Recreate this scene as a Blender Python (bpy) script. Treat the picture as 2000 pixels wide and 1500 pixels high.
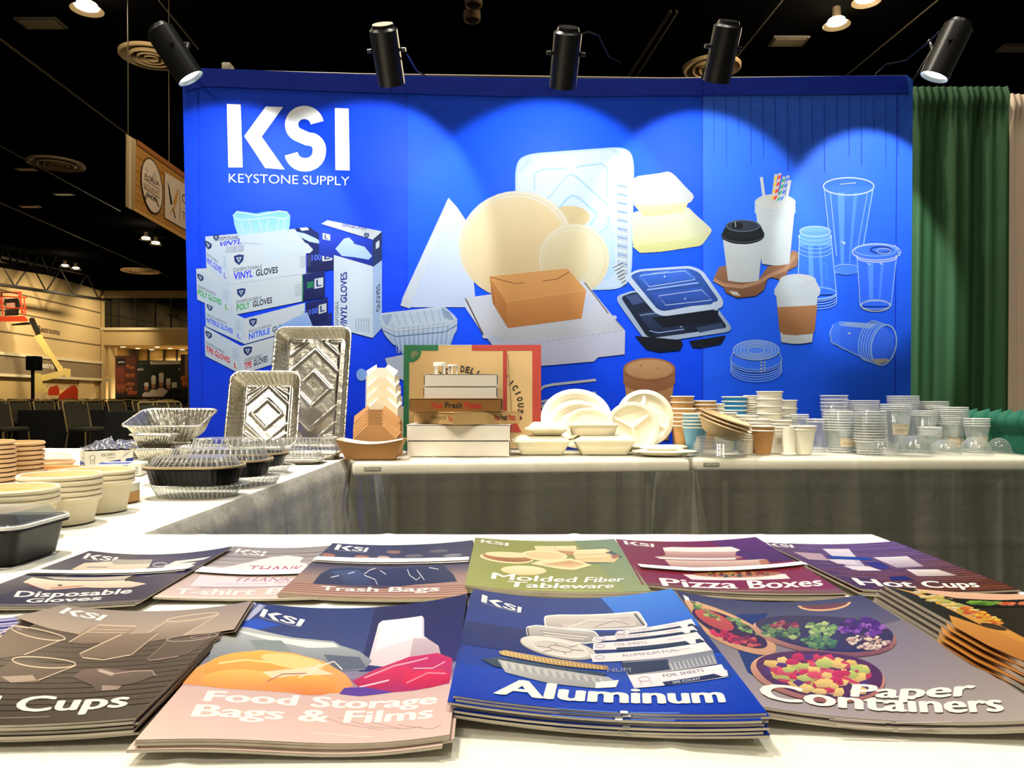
import bpy, bmesh, math, random
from mathutils import Vector, Matrix, noise
from mathutils.geometry import tessellate_polygon
for _o in list(bpy.data.objects): bpy.data.objects.remove(_o)
SC = bpy.context.scene; COL = SC.collection
PI = math.pi
R = random.Random(7)
def lin(c):
    r = []
    for v in c[:3]:
        v = v/255.0
        r.append(v/12.92 if v <= 0.04045 else ((v+0.055)/1.055)**2.4)
    return (r[0], r[1], r[2], 1.0)
# ---------------------------------------------------------------- camera, world, view
CZ = 0.97; F = 1500.0; HX = 1000.0; HY = 776.0       # lens height, focal length in pixels, principal column, horizon row
cam_d = bpy.data.cameras.new('camera'); cam = bpy.data.objects.new('camera', cam_d); COL.objects.link(cam)
cam.location = (0, 0, CZ); cam.rotation_euler = (PI/2, 0, 0)
cam_d.sensor_width = 36; cam_d.lens = 36*F/2000; cam_d.shift_y = (HY-750)/2000; cam_d.clip_start = .02; cam_d.clip_end = 300
SC.camera = cam
SC.view_settings.view_transform = 'Standard'; SC.view_settings.look = 'None'; SC.view_settings.gamma = 1
SC.view_settings.exposure = 0.0; SC.view_settings.use_curve_mapping = False
w = bpy.data.worlds.new('hall'); SC.world = w; w.use_nodes = True
w.node_tree.nodes['Background'].inputs[0].default_value = (1, .86, .68, 1)
w.node_tree.nodes['Background'].inputs[1].default_value = 0.13
SC.cycles.max_bounces = 7; SC.cycles.diffuse_bounces = 3; SC.cycles.glossy_bounces = 3
SC.cycles.transmission_bounces = 4; SC.cycles.transparent_max_bounces = 24
SC.cycles.caustics_reflective = False; SC.cycles.caustics_refractive = False
SC.cycles.sample_clamp_indirect = 3.0

def W(px, py, D): return Vector(((px-HX)/F*D, D, CZ-(py-HY)/F*D))
def T(px, py, z):
    D = (CZ-z)*F/(py-HY); return Vector(((px-HX)/F*D, D, z))
def hit(px, py, p0, n):
    d = Vector(((px-HX)/F, 1, -(py-HY)/F)); o = Vector((0, 0, CZ))
    return o + d*((p0-o).dot(n)/d.dot(n))
def PX(p): return (HX+p[0]/p[1]*F, HY-(p[2]-CZ)/p[1]*F)

def lamp(kind, name, loc, energy, col, target=None, size=.1, spot=None, blend=.15, parent=None):
    d = bpy.data.lights.new(name, kind); o = bpy.data.objects.new(name, d); COL.objects.link(o)
    d.energy = energy; d.color = col[:3]
    if kind == 'AREA': d.shape = 'DISK'; d.size = size
    else: d.shadow_soft_size = size
    if spot: d.spot_size = math.radians(spot); d.spot_blend = blend
    o.location = loc
    if target is not None: o.rotation_euler = (Vector(target)-Vector(loc)).to_track_quat('-Z', 'Y').to_euler()
    if parent:
        o.parent = parent; o.matrix_parent_inverse = Matrix.Identity(4)
    return o
WARM = (1, .80, .52); WHT = (1, .93, .80); WARM2 = (1, .88, .68); COOL = (.86, .94, 1)
BD = 3.5                                              # distance of the blue backdrop
LD = 2.95                                             # distance of its five spotlights
# hall ceiling lamps plus added unseen ones that brighten the tables and box fronts
for (x, y, e, c) in ((-2.4, 2.9, 3300, WHT), (1.5, 1.6, 1500, WHT), (-7, .2, 1600, WARM2), (-4.5, -8, 160, WHT), (4.5, -9, 140, WHT), (8, 18.7, 1500, WARM), (-7, 11, 1200, WARM)):
    lamp('SPOT', 'hall_lamp_and_fill', (x, y, 9.7), e*1.05, c, (x*.4, y+(0 if y > -1 else 9.5 if y < -5 else 3), 0), .30, 160 if y > 15 else 120, .5)
for (x, y, tx_, ty, e) in ((-3.2, -7, -.85, 1.55, 2100), (2.2, -7, .95, 2.6, 2000), (-1, -7.5, -.1, 2.6, 900)):
    lamp('SPOT', 'table_fill_light', (x, y, 9.7), e, WARM2, (tx_, ty, .8), .2, 21, 1)  # unseen narrow spots added behind the camera to brighten the table goods
for (px, py) in ((170, 18), (1634, 48), (285, 468), (1692, 2), (127, 521)):
    p = T(px, py, CZ+8.2); lamp('POINT', 'high_bay_glow', p, 250, WARM, None, .3)
# lamps washing the far walls
for (x, y, e) in ((-27, 46, 2600), (-28, 54, 1500), (-30, 62, 700)):
    lamp('SPOT', 'wall_washer_light', (x, y, 9.5), e*2.2, WARM, (x-7, y+2, 2.5), .3, 110, .8)
# ---------------------------------------------------------------- materials
_M = {}
def nt(m): return m.node_tree.nodes, m.node_tree.links
def mat(name, col, rough=.5, metal=0.0, bump=None, spec=.5, emit=0, vcol=False, trans=0, noisecol=None, stretch=None):
    if name in _M: return _M[name]
    m = bpy.data.materials.new(name); m.use_nodes = True; N, L = nt(m); b = N['Principled BSDF']
    c = lin(col); b.inputs['Base Color'].default_value = c
    b.inputs['Roughness'].default_value = rough; b.inputs['Metallic'].default_value = metal
    b.inputs['Specular IOR Level'].default_value = spec
    if emit:
        b.inputs['Emission Color'].default_value = c; b.inputs['Emission Strength'].default_value = emit
    src = None
    if vcol:
        a = N.new('ShaderNodeAttribute'); a.attribute_name = 'Col'; L.new(a.outputs['Color'], b.inputs['Base Color']); src = a.outputs['Color']
    tc = None
    if bump or noisecol:
        tc = N.new('ShaderNodeTexCoord').outputs['Object']
        if stretch:
            mp = N.new('ShaderNodeMapping'); mp.inputs['Scale'].default_value = stretch; L.new(tc, mp.inputs['Vector']); tc = mp.outputs['Vector']
    if noisecol:
        sc, amt, c2 = noisecol
        t = N.new('ShaderNodeTexNoise'); t.inputs['Scale'].default_value = sc; t.inputs['Detail'].default_value = 5; L.new(tc, t.inputs['Vector'])
        r = N.new('ShaderNodeMix'); r.data_type = 'RGBA'; r.inputs[6].default_value = c; r.inputs[7].default_value = lin(c2)
        mt = N.new('ShaderNodeMath'); mt.operation = 'MULTIPLY'; mt.inputs[1].default_value = amt; L.new(t.outputs['Fac'], mt.inputs[0])
        L.new(mt.outputs[0], r.inputs[0])
        if src: L.new(src, r.inputs[6])
        L.new(r.outputs[2], b.inputs['Base Color'])
    if bump:
        sc, st, dist = bump
        t = N.new('ShaderNodeTexNoise'); t.inputs['Scale'].default_value = sc; t.inputs['Detail'].default_value = 4; L.new(tc, t.inputs['Vector'])
        bp = N.new('ShaderNodeBump'); bp.inputs['Strength'].default_value = st; bp.inputs['Distance'].default_value = dist
        L.new(t.outputs['Fac'], bp.inputs['Height']); L.new(bp.outputs['Normal'], b.inputs['Normal'])
    if trans:
        out = N['Material Output']; tr = N.new('ShaderNodeBsdfTranslucent'); tr.inputs['Color'].default_value = c
        if src: L.new(src, tr.inputs['Color'])
        mx = N.new('ShaderNodeMixShader'); mx.inputs[0].default_value = trans
        L.new(b.outputs[0], mx.inputs[1]); L.new(tr.outputs[0], mx.inputs[2]); L.new(mx.outputs[0], out.inputs['Surface'])
    _M[name] = m; return m
def sheer(name, tint, base, edge, body, bodyfac, rough=.08, bump=None, power=3):
    """clear plastic: see-through sheet with a gloss that grows towards grazing view, plus a little milky body"""
    if name in _M: return _M[name]
    m = bpy.data.materials.new(name); m.use_nodes = True; N, L = nt(m); out = N['Material Output']; N.remove(N['Principled BSDF'])
    tr = N.new('ShaderNodeBsdfTransparent'); tr.inputs[0].default_value = lin(tint)
    gl = N.new('ShaderNodeBsdfGlossy'); gl.inputs['Roughness'].default_value = rough; gl.inputs[0].default_value = (1, 1, 1, 1)
    df = N.new('ShaderNodeBsdfDiffuse'); df.inputs[0].default_value = lin(body)
    lw = N.new('ShaderNodeLayerWeight'); lw.inputs[0].default_value = .5
    pw = N.new('ShaderNodeMath'); pw.operation = 'POWER'; pw.inputs[1].default_value = power; L.new(lw.outputs['Facing'], pw.inputs[0])
    ma = N.new('ShaderNodeMath'); ma.operation = 'MULTIPLY_ADD'; ma.inputs[1].default_value = edge; ma.inputs[2].default_value = base; L.new(pw.outputs[0], ma.inputs[0])
    md = N.new('ShaderNodeMath'); md.operation = 'MULTIPLY_ADD'; md.inputs[1].default_value = bodyfac*2.5; md.inputs[2].default_value = bodyfac; L.new(pw.outputs[0], md.inputs[0])
    m1 = N.new('ShaderNodeMixShader'); L.new(md.outputs[0], m1.inputs[0]); L.new(tr.outputs[0], m1.inputs[1]); L.new(df.outputs[0], m1.inputs[2])
    m2 = N.new('ShaderNodeMixShader'); L.new(ma.outputs[0], m2.inputs[0]); L.new(m1.outputs[0], m2.inputs[1]); L.new(gl.outputs[0], m2.inputs[2])
    L.new(m2.outputs[0], out.inputs['Surface'])
    if bump:
        tc = N.new('ShaderNodeTexCoord').outputs['Object']
        t = N.new('ShaderNodeTexNoise'); t.inputs['Scale'].default_value = bump[0]; t.inputs['Detail'].default_value = 5; t.inputs['Distortion'].default_value = 1.2; L.new(tc, t.inputs['Vector'])
        bp = N.new('ShaderNodeBump'); bp.inputs['Strength'].default_value = bump[1]; bp.inputs['Distance'].default_value = bump[2]
        L.new(t.outputs['Fac'], bp.inputs['Height']); L.new(bp.outputs[0], gl.inputs['Normal']); L.new(bp.outputs[0], df.inputs['Normal'])
    _M[name] = m; return m
# ---------------------------------------------------------------- mesh building
class MB:
    def __init__(s): s.v = []; s.f = []; s.mi = []; s.c = None
    def add(s, vs, fs, mi=0, xf=None):
        n = len(s.v)
        s.v += [tuple(xf @ Vector(v)) if xf else tuple(v) for v in vs]
        s.f += [tuple(i+n for i in f) for f in fs]; s.mi += [mi]*len(fs); return s
    def box(s, c, sz, mi=0, xf=None):
        x, y, z = c; a, b, d = sz[0]/2, sz[1]/2, sz[2]/2
        vs = [(x+i*a, y+j*b, z+k*d) for k in (-1, 1) for j in (-1, 1) for i in (-1, 1)]
        return s.add(vs, [(0, 2, 3, 1), (4, 5, 7, 6), (0, 1, 5, 4), (2, 6, 7, 3), (0, 4, 6, 2), (1, 3, 7, 5)], mi, xf)
    def rbox(s, c, sz, r=.005, seg=2, mi=0, xf=None):
        bm = bmesh.new(); bmesh.ops.create_cube(bm, size=1)
        for v in bm.verts: v.co = Vector((v.co.x*sz[0]+c[0], v.co.y*sz[1]+c[1], v.co.z*sz[2]+c[2]))
        bmesh.ops.bevel(bm, geom=list(bm.edges), offset=r, segments=seg, profile=.5, affect='EDGES')
        bm.verts.index_update(); s.add([v.co for v in bm.verts], [[v.index for v in f.verts] for f in bm.faces], mi, xf); bm.free(); return s
    def loft(s, loops, cap0=False, cap1=False, mi=0, xf=None, closed=True):
        n = len(loops[0]); vs = [p for l in loops for p in l]; fs = []
        for k in range(len(loops)-1):
            for i in range(n if closed else n-1):
                j = (i+1) % n; fs.append((k*n+i, k*n+j, (k+1)*n+j, (k+1)*n+i))
        if cap0: fs.append(tuple(reversed(range(n))))
        if cap1: fs.append(tuple((len(loops)-1)*n+i for i in range(n)))
        return s.add(vs, fs, mi, xf)
    def lathe(s, prof, n=32, mi=0, xf=None, rib=None):
        loops = []
        for (r, z) in prof:
            loops.append([((r if not rib or r < 1e-5 else r+rib(r, z, i))*math.cos(2*PI*i/n), (r if not rib or r < 1e-5 else r+rib(r, z, i))*math.sin(2*PI*i/n), z) for i in range(n)])
        return s.loft(loops, prof[0][0] > 1e-4 and False, False, mi, xf)
    def tube(s, pts, r, n=8, mi=0, cap=True):
        pts = [Vector(p) for p in pts]; loops = []; prev = None
        for i, p in enumerate(pts):
            t = (pts[min(i+1, len(pts)-1)]-pts[max(i-1, 0)]).normalized()
            if prev is None: a = t.orthogonal().normalized()
            else: a = (prev-t*prev.dot(t)).normalized()
            prev = a; b = t.cross(a); rr = r[i] if isinstance(r, (list, tuple)) else r
            loops.append([p+(a*math.cos(2*PI*k/n)+b*math.sin(2*PI*k/n))*rr for k in range(n)])
        return s.loft(loops, cap, cap, mi)
    def grid(s, fn, nu, nv, mi=0):
        vs = [fn(i/nu, j/nv) for j in range(nv+1) for i in range(nu+1)]
        fs = [(j*(nu+1)+i, j*(nu+1)+i+1, (j+1)*(nu+1)+i+1, (j+1)*(nu+1)+i) for j in range(nv) for i in range(nu)]
        return s.add(vs, fs, mi)
    def prism(s, pts, a, b, mi=0, xf=None):
        """polygon pts (2-D) swept from map a(p) to map b(p)"""
        n = len(pts); return s.loft([[a(p) for p in pts], [b(p) for p in pts]], True, True, mi, xf)
    def build(s, name, mats, parent=None, loc=None, rot=None, angle=35, flat=False, rz=None):
        me = bpy.data.meshes.new(name); me.from_pydata([tuple(v) for v in s.v], [], s.f)
        if not isinstance(mats, (list, tuple)): mats = [mats]
        for m in mats: me.materials.append(m)
        me.polygons.foreach_set('material_index', s.mi)
        if s.c:
            ca = me.color_attributes.new('Col', 'FLOAT_COLOR', 'POINT'); ca.data.foreach_set('color', [x for c in s.c for x in c])
        else:
            bm = bmesh.new(); bm.from_mesh(me); bmesh.ops.remove_doubles(bm, verts=bm.verts, dist=1e-6); bmesh.ops.recalc_face_normals(bm, faces=bm.faces); bm.to_mesh(me); bm.free()
        if not flat:
            me.polygons.foreach_set('use_smooth', [True]*len(me.polygons)); me.set_sharp_from_angle(angle=math.radians(angle))
        me.update()
        o = bpy.data.objects.new(name, me); COL.objects.link(o)
        if parent: o.parent = parent
        if loc is not None: o.location = loc
        if rot is not None: o.rotation_euler = rot
        if rz is not None: o.rotation_euler = (0, 0, rz)
        return o
def tag(o, label, cat, group=None):
    o['label'] = label; o['category'] = cat
    if group: o['group'] = group
    return o
def thing(name, label, cat, loc=(0, 0, 0), rz=0, group=None, rot=None):
    o = bpy.data.objects.new(name, None); COL.objects.link(o); o.empty_display_size = .05; o.location = loc; o.rotation_euler = rot if rot else (0, 0, rz)
    return tag(o, label, cat, group)
def struct(o): o['kind'] = 'structure'; return o
def dup(root, loc, label, rot=None, group=None):
    r = root.copy(); COL.objects.link(r); r.location = loc; r['label'] = label
    if rot is not None: r.rotation_euler = rot
    if group: r['group'] = group
    for ch in root.children:
        c = ch.copy(); COL.objects.link(c); c.parent = r
        for g in ch.children:
            d = g.copy(); COL.objects.link(d); d.parent = c
    return r
ORD = ['', 'second', 'third', 'fourth', 'fifth', 'sixth', 'seventh', 'eighth', 'ninth', 'tenth', 'eleventh', 'twelfth', 'thirteenth']
def nth(k, n):
    """place of item k (0 = bottom) in a stack of n"""
    if n == 1: return ''
    if k == n-1: return 'top '
    if k == 0: return 'bottom '
    return ORD[n-1-k]+' from top '
# ---------------------------------------------------------------- flat printed artwork
_TX = {}
def textmesh(txt, fk, bold, res):
    key = (txt, fk, bold, res)
    if key not in _TX:
        cu = bpy.data.curves.new('t', 'FONT'); cu.body = txt
        cu.resolution_u = res; cu.fill_mode = 'FRONT'; cu.offset = bold; cu.space_character = 1+bold*1.2
        o = bpy.data.objects.new('t', cu); COL.objects.link(o)
        me = bpy.data.meshes.new_from_object(o); bpy.data.objects.remove(o)
        vs = [(v.co.x, v.co.y) for v in me.vertices]; fs = [tuple(p.vertices) for p in me.polygons]
        x0 = min(v[0] for v in vs); x1 = max(v[0] for v in vs); y0 = min(v[1] for v in vs); y1 = max(v[1] for v in vs)
        _TX[key] = ([((v[0]-x0)/(x1-x0), 1-(v[1]-y0)/(y1-y0)) for v in vs], fs); bpy.data.meshes.remove(me); bpy.data.curves.remove(cu)
    return _TX[key]
def homog(src, dst):
    """projective map taking four src points to four dst points"""
    import numpy as np
    A = []; B = []
    for (x, y), (u, v) in zip(src, dst):
        A.append([x, y, 1, 0, 0, 0, -u*x, -u*y]); B.append(u); A.append([0, 0, 0, x, y, 1, -v*x, -v*y]); B.append(v)
    h = np.linalg.solve(np.array(A, float), np.array(B, float)).tolist()
    def f(x, y):
        d = h[6]*x+h[7]*y+1; return ((h[0]*x+h[1]*y+h[2])/d, (h[3]*x+h[4]*y+h[5])/d)
    return f
SQ = ((0, 0), (1, 0), (1, 1), (0, 1))
def mixc(a, b, t): return tuple(a[i]+(b[i]-a[i])*t for i in range(3))
class Art:
    """painter's-order printed shapes on a real surface; fm(x, y, layer) gives the point"""
    def __init__(s, fm, step=None, gain=1.0): s.fm = fm; s.step = step; s.gain = gain; s.ink = None; s.m = MB(); s.m.c = []; s.bb = []
    def raw(s, pts, tris, cf, layer=None):
        xs = [p[0] for p in pts]; ys = [p[1] for p in pts]; b = (min(xs), min(ys), max(xs), max(ys))
        if layer is None:
            layer = 0
            for q, l in s.bb:
                if l >= layer and q[0] < b[2] and q[2] > b[0] and q[1] < b[3] and q[3] > b[1]: layer = l+1
        s.bb.append((b, layer))
        if s.step:
            for _ in range(5):
                if max((max(math.hypot(pts[t[i]][0]-pts[t[i-1]][0], pts[t[i]][1]-pts[t[i-1]][1]) for i in range(3)) for t in tris), default=0) < s.step: break
                pts = list(pts); mid = {}; nt_ = []
                def m_(i, j):
                    k = (min(i, j), max(i, j))
                    if k not in mid: mid[k] = len(pts); pts.append(((pts[i][0]+pts[j][0])/2, (pts[i][1]+pts[j][1])/2))
                    return mid[k]
                for (a, b2, c) in tris:
                    x, y, z = m_(a, b2), m_(b2, c), m_(c, a); nt_ += [(a, x, z), (x, b2, y), (z, y, c), (x, y, z)]
                tris = nt_
        s.m.add([s.fm(p[0], p[1], layer) for p in pts], tris); s.m.c += [(q[0]*g, q[1]*g, q[2]*g, 1) for q, g in ((q, s.gain if not s.ink else s.ink[0]-s.ink[1]*(.3*q[0]+.6*q[1]+.1*q[2])) for q in (lin(cf(p)) for p in pts))]
    def top(s, x0, y0, x1, y1):
        return 1+max([l for q, l in s.bb if q[0] < x1 and q[2] > x0 and q[1] < y1 and q[3] > y0], default=-1)
    def poly(s, pts, c, c2=None, ax=None, layer=None):
        K = 100/max(1e-6, max(max(abs(p[0]-pts[0][0]), abs(p[1]-pts[0][1])) for p in pts))
        tris = [tuple(t) for t in tessellate_polygon([[Vector(((p[0]-pts[0][0])*K, (p[1]-pts[0][1])*K, 0)) for p in pts]])]
        if c2 is None: cf = lambda p: c
        else:
            if ax is None:
                ys = [p[1] for p in pts]; ax = ((0, min(ys)), (0, max(ys)))
            (ax0, ay0), (ax1, ay1) = ax; dx, dy = ax1-ax0, ay1-ay0; L2 = dx*dx+dy*dy
            cf = lambda p: mixc(c, c2, max(0, min(1, ((p[0]-ax0)*dx+(p[1]-ay0)*dy)/L2)))
        s.raw(pts, tris, cf, layer); return s
    def stroke(s, pts, w, c, closed=False):
        n = len(pts); out = []
        for i in range(n):
            a = pts[i-1] if (i or closed) else pts[0]; b = pts[(i+1) % n] if (i < n-1 or closed) else pts[-1]
            dx, dy = b[0]-a[0], b[1]-a[1]; L = math.hypot(dx, dy) or 1
            out.append((pts[i][0]-dy/L*w/2, pts[i][1]+dx/L*w/2)); out.append((pts[i][0]+dy/L*w/2, pts[i][1]-dx/L*w/2))
        tris = []
        for i in range(n if closed else n-1):
            a, b = 2*i, 2*((i+1) % n); tris += [(a, a+1, b+1), (a, b+1, b)]
        s.raw(out, tris, lambda p: c); return s
    def line(s, *a): return s.stroke(a[:-2], a[-2], a[-1])
    def epts(s, cx, cy, rx, ry, rot=0, a0=0, a1=360, n=36):
        k = math.radians(rot); o = []
        for i in range(n + (0 if a1-a0 == 360 else 1)):
            a = math.radians(a0+(a1-a0)*i/n); x, y = rx*math.cos(a), ry*math.sin(a); o.append((cx+x*math.cos(k)-y*math.sin(k), cy+x*math.sin(k)+y*math.cos(k)))
        return o
    def ell(s, cx, cy, rx, ry, c, rot=0, c2=None, ax=None, n=36): return s.poly(s.epts(cx, cy, rx, ry, rot, n=n), c, c2, ax)
    def ring(s, cx, cy, rx, ry, w, c, rot=0, a0=0, a1=360, n=40): return s.stroke(s.epts(cx, cy, rx, ry, rot, a0, a1, n), w, c, a1-a0 == 360)
    def rr(s, q, r, n=5):
        """rounded version of polygon q"""
        o = []
        for i, p in enumerate(q):
            a, b = q[i-1], q[(i+1) % len(q)]; la = math.hypot(a[0]-p[0], a[1]-p[1]); lb = math.hypot(b[0]-p[0], b[1]-p[1])
            ra, rb = min(r, la/2), min(r, lb/2)
            A = (p[0]+(a[0]-p[0])*ra/la, p[1]+(a[1]-p[1])*ra/la); B = (p[0]+(b[0]-p[0])*rb/lb, p[1]+(b[1]-p[1])*rb/lb)
            for k in range(n+1):
                t = k/n; o.append(((1-t)**2*A[0]+2*t*(1-t)*p[0]+t*t*B[0], (1-t)**2*A[1]+2*t*(1-t)*p[1]+t*t*B[1]))
        return o
    def text(s, txt, quad, c, fk='b', bold=0.0, res=3, layer=None):
        vs, fs = textmesh(txt, fk, bold, res); h = homog(SQ, quad)
        tris = []
        for f in fs: tris += [(f[0], f[i], f[i+1]) for i in range(1, len(f)-1)]
        st = s.step; s.step = None if not st else st*1.5
        s.raw([h(*v) for v in vs], tris, lambda p: c, layer); s.step = st; return s
    def tx(s, txt, a, b, dn, c, fk='b', bold=0.0, res=3):
        return s.text(txt, (a, b, (b[0]+dn[0], b[1]+dn[1]), (a[0]+dn[0], a[1]+dn[1])), c, fk, bold, res)
    def build(s, name, m, parent=None): return s.m.build(name, m, parent, flat=True)
# ---------------------------------------------------------------- the hall
CEIL = 10.0
m_black = mat('black_ceiling', (5, 5, 5), 1, spec=0); m_carpet = mat('dark_carpet', (30, 29, 27), .95, bump=(60, .3, .01))
m_wall = mat('beige_wall', (196, 172, 122), .85); m_wall2 = mat('taupe_band', (128, 112, 86), .8); m_trimw = mat('pale_trim', (216, 204, 168), .6)
m_stone = mat('split_stone', (205, 178, 122), .9, bump=(3, .8, .1), noisecol=(2.5, .8, (150, 122, 78))); m_dark = mat('dark_gap', (14, 13, 12), .6)
def slab(name, pts, n, m, th=.1):
    """a slab from polygon pts, thickened along n"""
    n = Vector(n); a = [Vector(p) for p in pts]
    return struct(MB().loft([a, [p+n*th for p in a]], True, True).build(name, m, flat=True))
slab('floor', [(-60, -12, 0), (30, -12, 0), (30, 75, 0), (-60, 75, 0)], (0, 0, -1), m_carpet)
slab('ceiling', [(-60, -12, CEIL), (30, -12, CEIL), (30, 75, CEIL), (-60, 75, CEIL)], (0, 0, 1), m_black)
WC = Vector((-34.8, 65, 0)); wd = Vector((-.061, 1, 0)).normalized(); wn = Vector((wd.y, -wd.x, 0))      # far left corner, run of the left wall, its inward normal
def wp(t, z, o=0): p = WC-wd*t+wn*o; return Vector((p.x, p.y, z))
def wallbox(t0, t1, z0, z1, o0, o1): return MB().loft([[wp(t0, z0, o0), wp(t1, z0, o0), wp(t1, z1, o0), wp(t0, z1, o0)], [wp(t0, z0, o1), wp(t1, z0, o1), wp(t1, z1, o1), wp(t0, z1, o1)]], True, True)
wl = struct(wallbox(-8, 75, 2.5, CEIL, -.3, 0).build('wall_left', m_wall, flat=True))
for z in (5.35, 6.75, 8.1): struct(wallbox(0, 75, z-.05, z+.05, .001, .02).build('trim_1', mat('groove', (92, 78, 52), .9), flat=True))
struct(wallbox(0, 75, 2.55, 3.78, .001, .12).build('trim_2', m_wall2, flat=True))
struct(wallbox(0, 75, 3.78, 3.98, .001, .2).build('trim_3', m_trimw, flat=True)); struct(wallbox(0, 75, 2.36, 2.55, -.1, .2).build('trim_4', m_trimw, flat=True))
struct(wallbox(-8, 75, 0, 2.36, -.4, -.1).build('wall_left_lower', m_stone, flat=True))
struct(wallbox(9, 16, 0, 2.36, -.1, -.05).build('door_1', mat('beige_door', (186, 160, 108), .6), flat=True))
struct(wallbox(1.2, 3.6, 0, 2.36, -.1, .0).build('wall_left_pier', m_wall, flat=True))
# back wall: fascia, glazed upper storey, recess below
BY = 65.0
def bz(py): return CZ-(py-HY)/F*BY
def bx_(px): return (px-HX)/F*BY
def bbox(x0, x1, y0, y1, z0, z1): return MB().box(((x0+x1)/2, (y0+y1)/2, (z0+z1)/2), (x1-x0, y1-y0, z1-z0))
struct(bbox(-34.8, 12, BY, BY+.3, bz(672), bz(641)).build('wall_back', m_wall, flat=True))
struct(bbox(-34.8, 12, BY-.15, BY+.3, bz(645), bz(640)).build('trim_5', m_trimw, flat=True))
struct(bbox(-34.8, 12, BY, BY+6, bz(672)-.1, bz(672)).build('ceiling_recess', m_wall, flat=True))
struct(bbox(-34.8, 12, BY+6, BY+6.3, 0, bz(672)).build('wall_back_recess', mat('recess_wall', (206, 180, 122), .85), flat=True))
for px, wpx, c in ((263, 8, 'taupe_band'), (290, 2, 'dark_gap'), (320, 3, 'dark_gap'), (345, 2, 'dark_gap')):
    struct(bbox(bx_(px)*1.092, bx_(px+wpx)*1.092, BY+5.8, BY+6, 0, bz(672)-.1).build('trim_6', _M[c], flat=True))
struct(bbox(bx_(209), bx_(214), BY+.2, BY+1.2, 0, bz(672)).build('trim_7', m_wall, flat=True))
struct(bbox(-34.8, 12, BY, BY+.3, bz(582), CEIL).build('wall_back_upper', mat('upper_wall', (120, 104, 74), .9), flat=True))
m_gl = mat('dark_glass', (16, 20, 18), .08, spec=.6)
for i, (a, b) in enumerate(((201, 213), (215, 228), (230, 262), (264, 300), (302, 331), (333, 372))):
    t = struct(bbox(bx_(a), bx_(b), BY+.12, BY+.16, bz(641), bz(582)).build('window_%d' % (i+1), m_gl, flat=True))
for px in (200, 214, 229, 263, 301, 332): struct(bbox(bx_(px), bx_(px+1.6), BY+.02, BY+.2, bz(641), bz(582)).build('trim_8', mat('mullion', (22, 21, 18), .5), flat=True))
struct(bbox(bx_(198), bx_(203), BY-.1, BY+.3, 0, bz(578)).build('wall_corner_pier', m_wall, flat=True))
for k, px in enumerate(((240, 677), (269, 681), (307, 677), (332, 681), (296, 684.5), (356, 684.5))):
    D = 66 + (px[1]-676)*.5; p = W(px[0], px[1], D); p.z = bz(672)-.1
    o = thing('recessed_downlight', 'small lit downlight in the far recess ceiling, %s of six from the left' % ['first', 'second', 'fourth', 'fifth', 'third', 'sixth'][k], 'ceiling light', p, group='downlights in the far recess')
    MB().lathe([(.0, -.02), (.2, -.02), (.2, -.05)], 16).build('bulb', mat('lit_bulb', (255, 226, 170), emit=14), o)
    MB().lathe([(.2, 0), (.26, 0), (.26, -.05), (.2, -.05)], 16).build('trim_ring', m_trimw, o)
lamp('SPOT', 'recess_light', (-31, 68.5, 3.8+.9), 4600, WARM, (-31, 69.5, 0), .4, 150, .6)
lamp('SPOT', 'recess_light', (-28, 68.5, 3.8+.9), 4000, WARM, (-28, 69.5, 0), .4, 150, .6)
# wording on the left wall
def wallart(o): return Art(lambda x, y, l: hit(x, y, WC+wn*(o+.01*l), wn))
a = wallart(.03); a.tx('Restrooms', (75, 635), (117, 643), (0, 12), (64, 50, 32), bold=.01); tag(a.build('wall_lettering', mat('wall_print', (255, 255, 255), .7, vcol=True)), 'dark lettering reading Restrooms high on the beige side wall', 'lettering')
a = wallart(.14); a.tx('Restrooms', (76, 706), (122, 711), (0, 11.5), (250, 246, 230), bold=.02); tag(a.build('wall_lettering', _M['wall_print']), 'white lettering reading Restrooms on the taupe wall band', 'lettering')
# ceiling: round air diffusers, lamps, spare fixtures, conduits
m_diff = mat('diffuser_metal', (236, 206, 158), .6); m_trimd = mat('lamp_trim', (70, 62, 50), .4)
def cpt(px, py, z=CEIL): return T(px, py, z)
def diffuser(px, py, r, label):
    p = cpt(px, py, CEIL-.10); o = thing('ceiling_diffuser', label, 'air diffuser', p, group='round ceiling diffusers')
    MB().lathe([(r, .09), (r, .02), (r*.95, 0), (r*.72, .06)], 40).build('outer_ring', m_diff, o)
    for k, q in enumerate((.70, .46, .24)):
        MB().lathe([(r*q, .04), (r*q*.9, -.03), (r*(q-.17), .085)], 36).build('cone_ring', m_diff, o)
    MB().lathe([(r*.95, .095), (0, .095)], 24).build('duct', mat('duct_dark', (50, 42, 30), .8), o)
diffuser(296, 114, .80, 'round tan ceiling diffuser partly behind the leftmost spotlight'); diffuser(110, 323, 1.0, 'round tan ceiling diffuser left of the hanging show sign')
diffuser(1390, 136, .78, 'round tan ceiling diffuser behind the fourth spotlight'); diffuser(275, 531, 1.3, 'small distant ceiling diffuser above the far windows')
def hlamp(px, py, r, label, e=60):
    p = cpt(px, py, CEIL-.4); o = thing('high_bay_lamp', label, 'ceiling light', p, group='lit high bay lamps')
    MB().lathe([(r*.3, .40), (r*.32, .2), (r*.5, .10), (r, 0), (r*1.02, -.02), (r*.94, 0), (r*.5, .11)], 28).build('reflector', m_trimd, o)
    MB().lathe([(0, .05), (r*.72, .05), (r*.6, .12), (0, .13)], 24).build('bulb', mat('bulb_%d' % e, (255, 232, 180), emit=e), o)
hlamp(170, 18, .34, 'glowing ceiling lamp in the upper left corner'); hlamp(1634, 48, .30, 'glowing ceiling lamp left of the rightmost spotlight'); hlamp(1692, 2, .30, 'glowing ceiling lamp at the top edge')
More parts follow.
